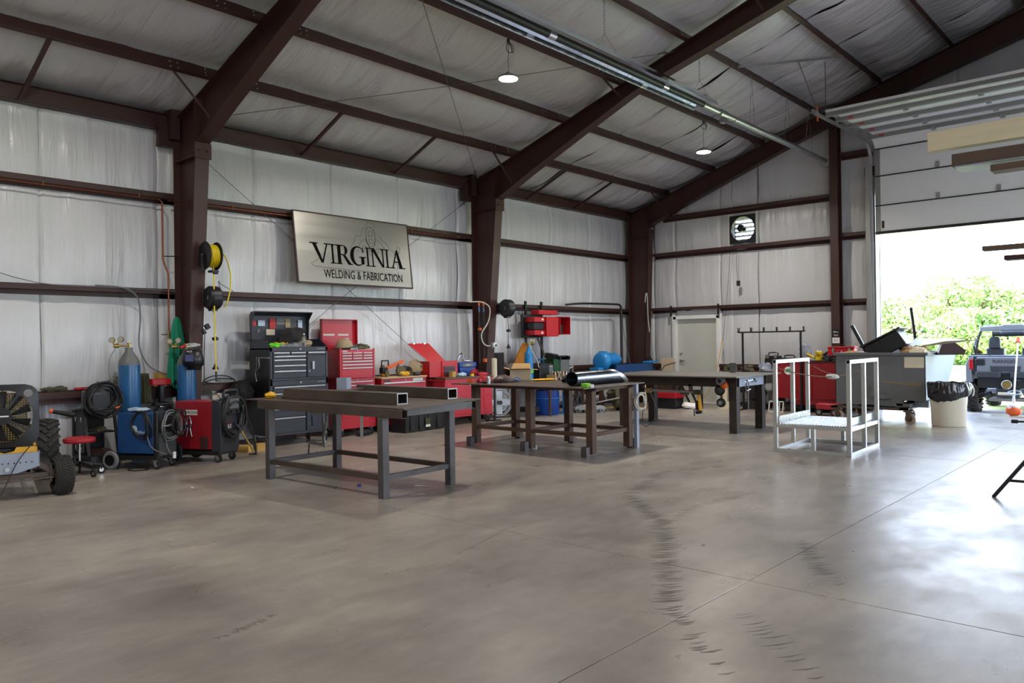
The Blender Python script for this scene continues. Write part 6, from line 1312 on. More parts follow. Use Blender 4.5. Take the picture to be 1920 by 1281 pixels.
bcn = thing('steel_channel', 'long blue painted steel channel lying on the corner bench', 'steel channel', (-10.05, 14.75, .80)); m = MB(); m.box(-.01, 0, 0, 1.55, 0, .20); m.box(-.12, 0, 0, 1.55, .19, .20); m.box(-.12, 0, 0, 1.55, 0, .01); m.obj('channel', 'blue_dark', bcn); MB().box(-.14, .03, 1.35, 1.75, .20, .24).obj('cap_plate', 'blue_motor', bcn)
tag(MB().box(-.1, .1, -.12, .12, 0, .15).obj('wood_block', 'wood_dark'), 'brown block on the ledge behind the blue channel', 'block', loc=(-10.45, 15.75, .801))
tag(MB().box(-.09, .09, -.1, .1, 0, .17).obj('grey_block', 'cream'), 'pale grey block on the ledge beside the corner column', 'block', loc=(-10.40, 16.22, .801), rz=.3)
cp = thing('standing_pipe', 'black pipe rising to the girt near the back left corner', 'pipe', (-10.86, 16.18, 0)); MB().cyl((0,0,.8), (0,0,2.38), .035, n=12).obj('riser', 'black_paint', cp); MB().tube([(0,0,2.36), (0,-.05,2.42), (0,-.3,2.44), (0,-1.6,2.42), (-.1,-2.1,2.38)], .025, 8, sub=3).obj('branch', 'black_paint', cp)
tag(MB().tube([(0, 0, 0), (.0, .06, -.5), (0, .22, -1.0), (0, .34, -1.35), (0, .30, -1.55)], .008, 5, sub=4).obj('wall_wire', 'cable_grey'), 'loose grey wire slanting down beside the black corner pipe', 'wire', loc=(-10.9, 16.25, 2.38))
tag(MB().tube([(0, 0, 1.10), (.01, .02, 1.30), (.03, .05, 1.28), (.04, .06, .75), (.06, .09, .35)], .012, 6, sub=4).obj('tube_light', 'offwhite_door'), 'pale bent conduit hanging on the corner column', 'conduit', loc=(-10.55, 16.8, 1.40))
tag(MB().box(-.16, .16, -.02, .02, 0, .40).obj('plywood_piece', 'cardboard_light'), 'tan plywood piece standing left of the walk door', 'board', loc=(-10.0, 16.9, .70))
m = MB(); m.blob((0,0,.22), (.10, .08, .22), 120, .2, flat=.22); q_ = m.obj('tool_bag', 'dark_cloth'); tag(q_, 'black patterned bag beside the tan plywood piece', 'bag', loc=(-10.42, 16.75, .70))
tag(MB().box(-.6, .5, -.14, .14, 0, .70).obj('parts_crate', 'rusty_steel'), 'dark steel crate standing left of the walk door', 'crate', loc=(-10.05, 16.70, 0))
# clutter on the floor under and behind table 3
tag(MB().blob((0,0,.33), (.28, .35, .36), 130, .35, flat=.33, n=20).obj('tarp_heap', 'camo'), 'tall crumpled camouflage tarp behind the long table', 'tarp', loc=(-9.70, 14.45, 0))
dl = thing('floor_jack', 'low grey floor jack with bright casters behind long table', 'jack', (-9.95, 13.55, 0), .9); MB().prism([(-.35, .06), (.35, .06), (.30, .14), (-.1, .16), (-.35, .12)], 'xz', -.12, .12).obj('frame', 'galv_dull', dl, bev=.01); MB().cyl((-.3, 0, .12), (.7, .0, .30), .015).obj('handle', 'galv_dull', dl)
for x, y in ((.25, -.12), (.25, .12), (-.28, -.12), (-.28, .12)): MB().wheel((x, y, .045), (0,1,0), .045, .03, 14).obj('caster', ['bare_steel', 'black_paint'], dl)
tag(MB().torus((0,0,0), (.9,-.4,0), .16, .05, 24, 8).obj('spare_tyre', 'tyre'), 'small dark tyre leaning in shadow behind the long table', 'tyre', loc=(-10.7, 14.4, .21))
tag(MB().torus((0,0,0), (.8,-.5,0), .13, .045, 24, 8).obj('spare_tyre', 'tyre'), 'second dark tyre further toward the corner in shadow', 'tyre', loc=(-10.75, 15.0, .18))
wf_ = thing('trestle', 'thin cream metal frame standing behind the legs of heavy table', 'frame', (-9.55, 14.60, 0)); m = MB(); m.tube([(0, 0, 0), (0, 0, .62), (.2, .25, .62), (.2, .25, 0)], .014, 6); m.obj('frame', 'cream', wf_)
tag(MB().box(-.012, .012, -.05, .05, 0, .18).obj('safety_sign', 'label_green'), 'small green and white tag hanging by the long table end', 'tag', loc=(-6.05, 9.95, .68), rz=0) if False else None
gt_ = thing('green_tag', 'small pale green tag hung behind the right tip of long table', 'tag', (-8.95, 13.75, .68)); MB().prism([(-.07, .2), (.07, .2), (.07, .05), (.04, -.06), (-.01, -.05)], 'xz', 0, .012).obj('plate', 'paper', gt_); MB().lathe((0, -.001, .13), [(.035, 0), (.05, 0), (.05, .003), (.035, .003)], 18, 0, (0,-1,0)).obj('ring', 'label_green', gt_); MB().cyl((0, .02, -.68), (0, .02, .2), .012).obj('post', 'galv_dull', gt_)
rs = thing('red_toolbox_low', 'low red steel box on the floor seen under heavy table', 'tool box', (-9.15, 15.4, 0)); MB().box(-.35, .35, -.2, .2, .24, .36).obj('body', 'red_paint', rs, bev=.005); MB().box(-.33, .33, -.18, .18, 0, .24).obj('base', 'black_paint', rs)
tag(MB().blob((0,0,.06), (.17, .12, .08), 140, .3, flat=.06).obj('plastic_sheet', 'paper'), 'white crumpled sheet on the floor seen under heavy table', 'sheet', loc=(-8.62, 15.5, 0), rz=.4)
sf = thing('saw_frame', 'dark folding frame standing on the floor before the walk door', 'stand', (-9.05, 15.75, 0))
for a, b in (((-.3, 0, 0), (.0, 0, .7)), ((.0, 0, .7), (.35, 0, 0)), ((-.3, .3, 0), (0, .3, .7)), ((.35, .3, 0), (0, .3, .7)), ((0, 0, .7), (0, .3, .7)), ((.55, .1, 0), (.55, .1, .72))): MB().beam(a, b, .035, .035).obj('bar', 'black_paint', sf)
MB().blob((.1, .1, .62), (.2, .12, .09), 141, .3).obj('bundle', 'camo', sf)
ps = thing('pedestal_post', 'cream steel post with flared foot right of the walk door', 'stand', (-7.95, 15.9, 0)); MB().box(-.05, .05, -.04, .04, .0, .78).obj('post', 'cream', ps); MB().prism([(-.12, 0), (.12, 0), (.05, .16), (-.05, .16)], 'xz', -.08, .08).obj('foot', 'cream', ps)
ms = thing('drill_press', 'black bench machine in the shadow right of the cream post', 'machine', (-7.45, 16.3, 0)); MB().box(-.2, .3, -.2, .2, .0, .12).obj('base', 'black_paint', ms); MB().blob((.05, 0, .35), (.22, .2, .28), 142, .25).obj('body', 'black_plastic', ms); MB().cyl((-.35, 0, .42), (.0, 0, .42), .07).obj('motor', 'black_plastic', ms); MB().cyl((.0, -.21, .1), (.0, -.16, .1), .10).obj('wheel', 'black_rubber', ms)
# low rear bench under the girt, right of the door
lb = thing('rear_workbench', 'cluttered steel bench against the gable right of the walk door', 'bench', (-7.6, 16.65, 0)); MB().box(-.75, .6, -.3, .3, .76, .80).obj('top', 'rusty_steel', lb)
for x in (-.7, .55): MB().box(x-.03, x+.03, -.25, .25, 0, .76).obj('leg', 'rusty_steel', lb)
for k, (x, y, a, mtn) in enumerate(((-8.1, 16.5, .10, 'olive_cloth'), (-7.7, 16.45, .09, 'camo'), (-7.25, 16.45, .12, 'pale_steel'))):
    tag(MB().blob((0,0,a*.6), (.16, .1, a), 150+k, .4, flat=a*.5).obj('shop_clutter', mtn), ('olive cloth bundle', 'brown cloth bundle', 'pile of grey machine parts')[k]+' on the rear bench behind heavy table', 'clutter', loc=(x, y, .801))
# hook rack
hr = thing('hook_rack', 'tall black rack with a row of upturned hooks near the gable', 'rack', (-6.92, 15.9, 0))
for x in (-.61, .66): MB().rtube((x, 0, .02), (x, 0, 1.68), .035, .035, up=(0,1,0)).obj('post', 'black_paint', hr); MB().beam((x, -.25, .012), (x, .15, .012), .05, .024).obj('foot', 'black_paint', hr)
MB().beam((-.70, 0, 1.68), (.74, 0, 1.68), .03, .03).obj('crossbar', 'black_paint', hr)
for k in range(6):
    for s in (-1, 1): MB().tube([(-.70+k*.285+(.03*s), 0, 1.69), (-.70+k*.285+(.03*s), -.08*s, 1.69), (-.70+k*.285+.03*s, -.10*s, 1.78)], .012, 6, sub=3).obj('hook', 'black_paint', hr)
# girt ledge things on the gable
def case(label, loc, w, d, h, nm='tool_case', rz=0):
    t = thing(nm, label, 'tool box', loc, rz); MB().prism([(-w/2, 0), (w/2, 0), (w*.45, h*.75), (-w*.45, h*.75)], 'xz', -d/2, d/2).obj('body', 'black_plastic', t, bev=.008); MB().tube([(-w*.3, 0, h*.72), (-w*.28, 0, h), (w*.28, 0, h), (w*.3, 0, h*.72)], .014, 6, sub=3).obj('handle', 'black_plastic', t); return t
b1 = case('black open tool box on the gable ledge behind the aluminium frame', (-7.30, 16.95, .957), .34, .2, .26); MB().box(-.15, -.06, -.105, -.1, .14, .22).box(.06, .12, -.105, -.1, .14, .22).obj('clip', 'galv', b1)
case('low black case with handle on the gable ledge', (-6.93, 16.95, .957), .34, .18, .20, 'carry_case')
rm = thing('work_cabinet', 'dark red double steel cabinet behind the aluminium frame', 'cabinet', (-6.0, 15.95, 0))
MB().box(-.86, -.40, 0, .9, .28, 1.04).obj('left_case', 'red_machine', rm, bev=.006); MB().box(-.40, .68, 0, .9, .16, 1.05).obj('right_case', 'red_machine', rm, bev=.006)
MB().box(-.02, .64, -.012, 0, .28, 1.0).obj('door', 'red_machine', rm, bev=.003); MB().box(-.39, -.06, -.01, 0, .25, 1.0).obj('door', 'red_machine', rm, bev=.003)
MB().lathe((-.55, -.002, .86), [(.001, 0), (.085, 0), (.085, .004), (.001, .004)], 24, 0, (0, -1, 0)).obj('round_badge', 'paper', rm); MB().prism([(-.61, .83), (-.49, .83), (-.49, .865), (-.52, .9), (-.58, .9), (-.61, .865)], 'xz', -.009, -.006).obj('badge_mark', 'label_green', rm)
for z in (.56, .53, .50): MB().box(-.68, -.44, -.003, 0, z, z+.008).obj('louver', 'red_dark', rm)
MB().box(-.86, .66, .02, .9, .10, .16).obj('plinth', 'black_paint', rm); 
for x in (-.7, .0, .58):
    for y in (.12, .75): caster(rm, x, y, .035)
MB().box(-.80, .69, -.02, .92, 1.05, 1.062).obj('top', 'black_paint', rm)
TR = 1.063
tag(MB().blob((0,0,.16), (.13, .10, .20), 160, .35, flat=.15, n=18).obj('plastic_bag', 'bag_clear'), 'clear plastic bag slumped on the dark red cabinet', 'bag', loc=(-6.32, 16.3, TR))
yb = thing('oil_bottle', 'yellow plastic bottle on the dark red cabinet', 'bottle', (-5.98, 16.15, TR)); MB().box(-.07, .07, -.04, .04, 0, .19).obj('body', 'yellow_plastic', yb, bev=.015); MB().cyl((-.03, 0, .19), (-.03, 0, .23), .02).obj('cap', 'paper', yb); MB().cyl((.035, 0, .19), (.035, 0, .215), .02).obj('cap', 'paper', yb); words('lettering', 'U&H', .055, (0, -.0415, .11), RY, 'black_paint', yb)
tag(MB().tube([(-.15, 0, .10), (-.05, 0, .16), (.06, 0, .17), (.14, 0, .22)], .03, 7, sub=3).obj('cordless_drill', 'dark_brown'), 'dark tool with yellow stripe leaning behind the yellow bottle', 'power tool', loc=(-5.98, 16.3, TR-.04))
tag(MB().tube([(0, 0, .06), (-.08, 0, .1), (-.16, 0, .14)], .025, 7).obj('trigger_grip', 'yellow_plastic'), 'yellow grip left of the yellow bottle', 'tool', loc=(-6.1, 16.22, TR))
rt = thing('tool_box', 'red steel toolbox with silver latches on the dark red cabinet', 'tool box', (-5.56, 16.3, TR)); MB().box(-.26, .26, -.1, .1, 0, .26).obj('body', 'red_plastic', rt, bev=.008); MB().box(-.27, .27, -.11, .11, .26, .29).obj('lid', 'red_plastic', rt, bev=.008)
for x in (-.15, .17): MB().box(x-.02, x+.02, -.118, -.1, .17, .26).obj('latch', 'galv', rt)
MB().tube([(-.08, 0, .29), (-.06, 0, .32), (.06, 0, .32), (.08, 0, .29)], .01, 6).obj('handle', 'black_plastic', rt)
for k, (x, y, mt_n, la) in enumerate(((-5.75, 16.05, 'black_plastic', 'black tangle of tools right of the yellow bottle'), (-5.52, 16.02, 'galv', 'pile of silver fittings before the red toolbox'), (-5.44, 16.05, 'pale_steel', 'pale grey grinder heap at the cabinet end'))):
    tag(MB().blob((0,0,.04), (.12, .08, .07), 170+k, .5, flat=.035, fr=3.5).obj('tool_pile', mt_n), la, 'tools', loc=(x, y, TR))
tag(MB().lathe((0,0,0), [(.001, 0), (.03, 0), (.03, .14), (.012, .18), (.012, .21), (.001, .21)], 14).obj('spray_bottle', 'pale_steel'), 'pale blue spray bottle before the red toolbox', 'bottle', loc=(-5.48, 15.99, TR))
nt = thing('wall_notice', 'black and white printed notice on the end post', 'sign', (-5.905, 16.925, 1.42)); MB().box(-.075, .075, -.006, 0, .12, .30).obj('upper_panel', 'black_paint', nt); MB().box(-.075, .075, -.006, 0, .0, .12).obj('lower_panel', 'paper', nt); words('lettering', 'Elkins', .05, (0, -.007, .24), RY, 'paper', nt, sx_=.9); words('lettering', 'Steel', .05, (0, -.007, .17), RY, 'paper', nt, sx_=.9); words('lettering', 'BXO', .04, (0, -.007, .06), RY, 'sticker_red', nt)
wfr = thing('white_crate', 'white wire crate on the floor below the dark red cabinet', 'crate', (-6.75, 15.75, 0)); m = MB()
for x in (-.15, -.03, .07, .15): m.beam((x, 0, 0), (x+.02, 0, .22), .02, .02)
m.beam((-.15, 0, .01), (.15, 0, .01), .02, .02); m.beam((-.13, 0, .22), (.17, 0, .22), .02, .02); m.obj('frame', 'paper', wfr)
pj_ = thing('pallet_jack', 'low red hydraulic jack beside the cabinet foot', 'jack', (-5.55, 15.55, 0)); MB().box(-.25, .2, -.12, .12, .12, .24).obj('body', 'red_faded', pj_, bev=.02)
for x in (-.18, .12): MB().wheel((x, -.13, .07), (0,1,0), .07, .04, 18).obj('wheel', ['black_rubber', 'galv'], pj_)

# ---- aluminium frame
af = thing('aluminium_cage', 'bright aluminium framed platform with perforated deck in the open floor', 'frame', (-3.91, 10.82, 0), radians(2.2))
H_ = 1.236; w = .05
for x in (-.475, .475):
    for y in (-.63, .02, .63): MB().rtube((x, y, .0), (x, y, H_-(.05 if True else 0)), w, w, up=(0,1,0)).obj('post', 'alum', af, bev=.002)
    MB().rtube((x, -.655, H_-.025), (x, .655, H_-.025), w, w).obj('top_rail', 'alum', af, bev=.002)
    MB().rtube((x, -.655, .025), (x, .655, .025), w*.96, w).obj('bottom_rail', 'alum', af, bev=.002)
for y in (-.63, .63): MB().rtube((-.45, y, .025), (.45, y, .025), w, w).obj('bottom_rail', 'alum', af, bev=.002)
for x, y in ((.02, -.63), (.02, .63)): MB().rtube((x, y, .05), (x, y, .33), w, w, up=(0,1,0)).obj('short_post', 'alum', af, bev=.002)
for y in (-.63, .63): MB().rtube((-.45, y, .35), (.45, y, .35), w, .045).obj('deck_rail', 'alum', af, bev=.002)
for x in (-.475, .475): MB().rtube((x, -.6, .345), (x, .6, .345), w*.8, .05).obj('deck_rail', 'alum', af); MB().box(x*.93-.004, x*.93+.004, -.6, .6, .385, .475).obj('side_plate', 'alum_plate', af)
# perforated deck: strips leave real slots
m = MB(); nx, ny = 26, 34; x0, x1, y0, y1 = -.45, .45, -.62, .62; dx = (x1-x0)/nx; dy = (y1-y0)/ny; g = .30
for i in range(nx):
    for j in range(ny):
        a, b = x0+i*dx, y0+j*dy
        m.add([(a, b, .377), (a+dx, b, .377), (a+dx, b+dy, .377), (a, b+dy, .377), (a+dx*g, b+dy*g, .385), (a+dx*(1-g), b+dy*g, .385), (a+dx*(1-g), b+dy*(1-g), .385), (a+dx*g, b+dy*(1-g), .385)], [(0,1,5,4),(1,2,6,5),(2,3,7,6),(3,0,4,7)])
m.obj('perforated_deck', 'alum_plate', af, kind='stuff', smooth=False)
MB().box(-.45, .45, -.62, .62, .366, .372).obj('deck_plate', 'alum', af)
m = MB(); m.tube([(-.46, -.60, 1.13), (-.2, -.45, 1.04), (.1, -.25, 1.0), (.3, -.1, 1.03), (.46, .0, 1.10)], .007, 5, sub=6); m.tube([(-.46, .60, 1.17), (-.2, .45, 1.05), (.1, .2, 1.01), (.46, -.2, 1.08)], .007, 5, sub=6); m.obj('rope', 'rope', af)
MB().blob((.14, -.2, 1.0), (.09, .03, .035), 180, .15).obj('shipping_tag', 'paper', af)

# ---- self-dumping hopper
hp = thing('scrap_hopper', 'large grey steel scrap hopper on casters filled with junk', 'hopper', (-4.46, 14.9, 0))
th = .01; P = [(-.79, 1.24), (.78, 1.24), (.78, .40), (-.79, .40)]
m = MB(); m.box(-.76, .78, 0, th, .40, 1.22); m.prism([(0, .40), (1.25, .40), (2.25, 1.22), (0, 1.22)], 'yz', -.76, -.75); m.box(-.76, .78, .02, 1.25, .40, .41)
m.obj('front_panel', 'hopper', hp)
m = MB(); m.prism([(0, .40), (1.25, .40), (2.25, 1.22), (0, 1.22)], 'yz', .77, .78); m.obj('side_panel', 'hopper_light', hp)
m = MB(); m.add([(-.76, 1.25, .40), (.78, 1.25, .40), (.78, 2.25, 1.22), (-.76, 2.25, 1.22), (-.76, 1.26, .39), (.78, 1.26, .39), (.78, 2.27, 1.21), (-.76, 2.27, 1.21)], [(0,1,2,3),(7,6,5,4),(0,4,5,1),(1,5,6,2),(2,6,7,3),(3,7,4,0)]); m.obj('sloping_panel', 'hopper', hp)
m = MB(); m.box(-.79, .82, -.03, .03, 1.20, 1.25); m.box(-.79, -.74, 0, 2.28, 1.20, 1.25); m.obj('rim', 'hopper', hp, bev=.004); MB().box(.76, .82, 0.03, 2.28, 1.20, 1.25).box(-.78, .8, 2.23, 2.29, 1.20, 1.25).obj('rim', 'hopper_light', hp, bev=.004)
MB().box(.44, .76, -.004, 0, .98, 1.17).obj('sticker', 'cream', hp); MB().prism([(.05, .72), (.7, .64), (.72, .70), (.3, .72), (.06, .75)], 'xz', -.002, 0).obj('rust_streak', 'hopper_rust', hp)
MB().beam((-.12, -.03, .44), (-.06, -.03, .62), .04, .07).obj('lug', 'hopper', hp); MB().prism([(-.1, .42), (-.02, .50), (.12, .50), (.2, .42)], 'xz', -.04, 0).obj('gusset', 'hopper', hp)
m = MB(); m.box(-.75, .4, .0, .12, .30, .40); m.box(-.75, .4, 1.2, 1.32, .30, .40); m.box(.30, .52, .0, 1.3, .28, .34); m.obj('rocker_rail', 'hopper', hp); MB().box(.52, .75, .30, .8, .26, .40).obj('catch', 'hopper_light', hp)
m = MB(); m.box(-.8, .50, -.15, -.02, .235, .265); m.box(-.8, .5, 1.2, 1.35, .235, .265); m.box(.38, .5, -.15, 1.35, .235, .265); m.box(-.8, -.68, -.15, 1.35, .235, .265); m.obj('base_frame', 'mill_steel', hp); MB().box(-.8, .4, .0, 1.2, .215, .235).obj('base_plate', 'black_paint', hp)
for x, y in ((.55, -.22), (.3, .75), (-.7, -.1), (-.7, 1.1)):
    c = MB(); c.box(x-.07, x+.07, y-.05, y+.05, .21, .24); c.beam((x-.0, y-.035, .21), (x+.03, y-.035, .1), .01, .06); c.beam((x, y+.035, .21), (x+.03, y+.035, .1), .01, .06); o = c.obj('caster', 'mill_steel', hp)
    MB().wheel((x+.03, y, .098), (.35, .94, 0), .098, .05, 26).obj('wheel', ['caster_tyre', 'mill_steel'], o)
# junk in the hopper: each piece a thing resting on the heap
ZH = 1.16
tag(MB().box(-.7, .7, -.0, 1.85, 0, .03).obj('scrap_bed', 'dark_brown', kind='stuff'), 'layer of mixed scrap filling the grey hopper', 'scrap', loc=(-4.46, 15.0, 1.13))
tag(MB().beam((0, 0, 0), (-.30, .0, .60), .05, .06).obj('steel_bar', 'black_paint'), 'black square bar leaning left out of the grey hopper', 'steel bar', loc=(-4.72, 15.25, 1.16))
tag(MB().beam((0, 0, 0), (-.26, .6, .92), .045, .05).obj('steel_bar', 'black_paint'), 'black square bar rising behind the tote in the hopper', 'steel bar', loc=(-3.98, 15.6, 1.16))
jt = thing('plastic_tote', 'black plastic tote lying tilted on top of the hopper junk', 'tote', (-4.40, 15.35, 1.20)); 
bx_ = MB(); bx_.prism([(-.36, -.18), (.34, -.16), (.30, .16), (-.34, .14)], 'xz', -.25, .25); o = bx_.obj('body', 'black_plastic', jt, bev=.02); o.rotation_euler = (0, radians(-27), 0); o.location = (0, 0, .18)
o = MB().box(-.40, .38, -.28, .28, .15, .185).obj('lid_rim', 'black_plastic', jt, bev=.01); o.rotation_euler = (0, radians(-27), 0); o.location = (0, 0, .18)
for k in range(4): o = MB().box(-.28+k*.17, -.22+k*.17, -.262, -.25, -.15, .13).obj('rib', 'black_plastic', jt); o.rotation_euler = (0, radians(-27), 0); o.location = (0, 0, .18)
def sheet(label, pts, mt, th=.006, nm='cardboard_sheet', cat='cardboard'):
    v = list(pts)+[(a, b, c+th) for a, b, c in pts]; m = MB(); m.add(v, [(0,3,2,1),(4,5,6,7),(0,1,5,4),(1,2,6,5),(2,3,7,6),(3,0,4,7)]); return tag(m.obj(nm, mt), label, cat)
sheet('pale flattened cardboard sheet on the right of the hopper heap', [(-4.1, 15.2, 1.36), (-3.45, 15.5, 1.40), (-3.3, 15.9, 1.47), (-4.05, 15.8, 1.50)], 'paper')
sheet('long whitish cardboard flap sticking right over the hopper edge', [(-3.95, 15.1, 1.33), (-3.45, 15.3, 1.44), (-2.95, 15.6, 1.46), (-3.6, 15.7, 1.42)], 'cardboard_light')
tag(MB().blob((0,0,.05), (.22, .16, .09), 190, .35, flat=.05).obj('cardboard_scrap', 'cardboard'), 'crumpled brown cardboard in front of the whitish flap', 'cardboard', loc=(-3.95, 15.2, 1.22))
tag(MB().blob((0,0,.06), (.18, .14, .10), 191, .3, flat=.05).obj('packing_foam', 'wood_white'), 'pale crumpled packing paper at the hopper rim', 'paper', loc=(-3.82, 15.05, 1.19))
tag(MB().prism([(-.22, 0), (.20, 0), (.22, .08), (.05, .22), (-.15, .2)], 'xz', -.12, .12).obj('dark_bag', 'dark_brown'), 'dark brown glossy box at the right end of the hopper', 'box', loc=(-3.42, 15.5, 1.2), rz=.4)
tag(MB().blob((0,0,.06), (.12, .10, .10), 192, .4, flat=.05).obj('black_bag', 'bag_black'), 'black plastic bundle between tote and cardboard in hopper', 'bag', loc=(-4.08, 15.3, 1.22))
tag(MB().blob((0,0,.03), (.20, .08, .05), 193, .4, flat=.03).obj('wood_scrap', 'wood'), 'pale splintered scrap at the left rim of the hopper', 'wood', loc=(-4.95, 15.05, 1.20))
# ---- bin
tb_ = thing('trash_can', 'round cream plastic trash can lined with a black bag', 'bin', (-3.30, 14.78, 0))
MB().lathe((0,0,0), [(.001, .0), (.25, .0), (.262, .015), (.272, .35), (.275, .36), (.275, .37), (.278, .385), (.292, .68), (.28, .69), (.27, .40), (.25, .03), (.001, .03)], 48).obj('body', 'can_plastic', tb_, ang=60)
m = MB()
def bag(i, j):
    a = 2*pi*i; low = .49+.085*sin(a+.3)+.006*sin(a*7); z = low+(.745-low)*j; fold = .004*sin(a*19+j*4)*(1-.5*j)+.004*sin(a*31)*j+.012*noise.noise(Vector((a*3, j*3, 1)))
    r = .30+.05*sin(pi*j)*(.6+.4*sin(a*3+1))+fold+.012*j-(.03 if j < .08 else 0); return (r*cos(a), r*sin(a), z+.008*sin(a*9)*j)
m.grid(bag, 120, 14)
bg_ = m.obj('bag', 'bag_black', tb_, ang=180); m = MB(); m.grid(lambda i, j: ((.31-.04*j+.008*sin(i*2*pi*9))*cos(2*pi*i), (.31-.04*j+.008*sin(i*2*pi*9))*sin(2*pi*i), .745-.25*j+.006*sin(i*2*pi*9)), 100, 6); m.lathe((0,0,.42), [(.001, 0), (.26, .05)], 30); m.obj('bag_inside', 'bag_black', tb_, ang=180)
MB().tube([(.22, .05, .74), (.32, .10, .72), (.36, .10, .6), (.35, .06, .52)], .012, 6, sub=4).obj('drawstring', 'paper', tb_)

# ---- folding stand at the right edge
tr = thing('tripod_stand', 'black steel folding stand leg entering at the right edge', 'stand', (-1.02, 8.50, 0))
MB().rtube((-.50, -.07, .0), (.0, 0, .70), .045, .03).obj('leg', 'black_paint', tr); MB().rtube((.50, .07, .0), (.0, .0, .70), .045, .03).obj('leg', 'black_paint', tr); MB().rtube((.05, .5, 0), (0, 0, .70), .045, .03).obj('leg', 'black_paint', tr)
MB().cyl((-.37, -.05, .165), (.4, .05, .165), .013).obj('brace', 'black_paint', tr); MB().rtube((0, 0, .65), (0, 0, 1.0), .06, .06).obj('head', 'black_paint', tr)
MB().cyl((-.33, .03, .71), (.0, 0, .72), .009).cyl((-.36, .035, .71), (-.31, .03, .71), .018, n=12).obj('handle', 'black_plastic', tr)
bd = thing('white_board', 'white panel edge resting on the folding stand', 'board', (-1.0, 8.9, .72)); MB().prism([(-.44, -.05), (.6, -.35), (.6, .5), (-.1, .2)], 'xy', .0, .012).obj('panel', 'paper', bd); MB().box(.1, .5, -.3, .3, -.72, 0).obj('pedestal', 'grey_case', bd)

# ---- overhead lumber on a cantilever rack at the right
ra = thing('lumber_rack', 'steel storage rack holding lumber high at the right edge', 'rack', (.35, 7.4, 0))
MB().rtube((0, .0, 0), (0, 0, 3.3), .12, .12, up=(0,1,0)).obj('post', 'brown_steel', ra); MB().rtube((1.6, .0, 0), (1.6, 0, 3.3), .12, .12, up=(0,1,0)).obj('post', 'brown_steel', ra)
for x in (0, 1.6):
    for z in (2.063, 2.742): MB().rtube((x, -.9, z), (x, .7, z), .06, .06).obj('arm', 'brown_steel', ra)
    MB().box(x-.3, x+.3, -.6, .6, 0, .02).obj('foot', 'brown_steel', ra)
MB().rtube((0, 0, .3), (1.6, 0, .3), .08, .08).obj('brace', 'brown_steel', ra)
def lum(label, y, z, x0, L, w, h, mt): return tag(MB().box(0, L, 0, w, 0, h).obj('lumber', mt, bev=.003), label, 'lumber', 'boards stored on the overhead rack', (x0, y, z))
lum('thick pale new board on the overhead rack, nearest the door top', 7.00, 3.024, -1.69, 3.9, .09, .155, 'wood_white')
lum('grey weathered beam below the pale one on overhead rack', 7.00, 2.873, -1.515, 3.8, .14, .10, 'wood_dark')
lum('light torn sheet strip under the weathered beam on overhead rack', 6.92, 2.848, -1.48, 3.6, .24, .012, 'pale_steel')
lum('short dark board end lowest on the upper rack arm', 6.90, 2.776, -1.23, 3.2, .16, .05, 'wood_dark')
lum('thin light board lying on the lower rack arm', 7.00, 2.18, -1.313, 3.4, .10, .036, 'wood_dark')
lum('thin reddish board lying beside it on the lower arm', 7.00, 2.095, -1.167, 3.2, .12, .037, 'brown_steel')
for x in (0, 1.6):
    MB().box(x-.04, x+.04, -.40, -.32, 2.975, 3.022).obj('spacer', 'wood_dark', ra); MB().box(x-.04, x+.04, -.40, -.32, 2.134, 2.178).obj('spacer', 'wood_dark', ra)
# ================================================================== OUTSIDE
ut = thing('utility_vehicle', 'grey side-by-side utility vehicle parked outside the open door', 'vehicle', (-3.02, 18.15, -.03))
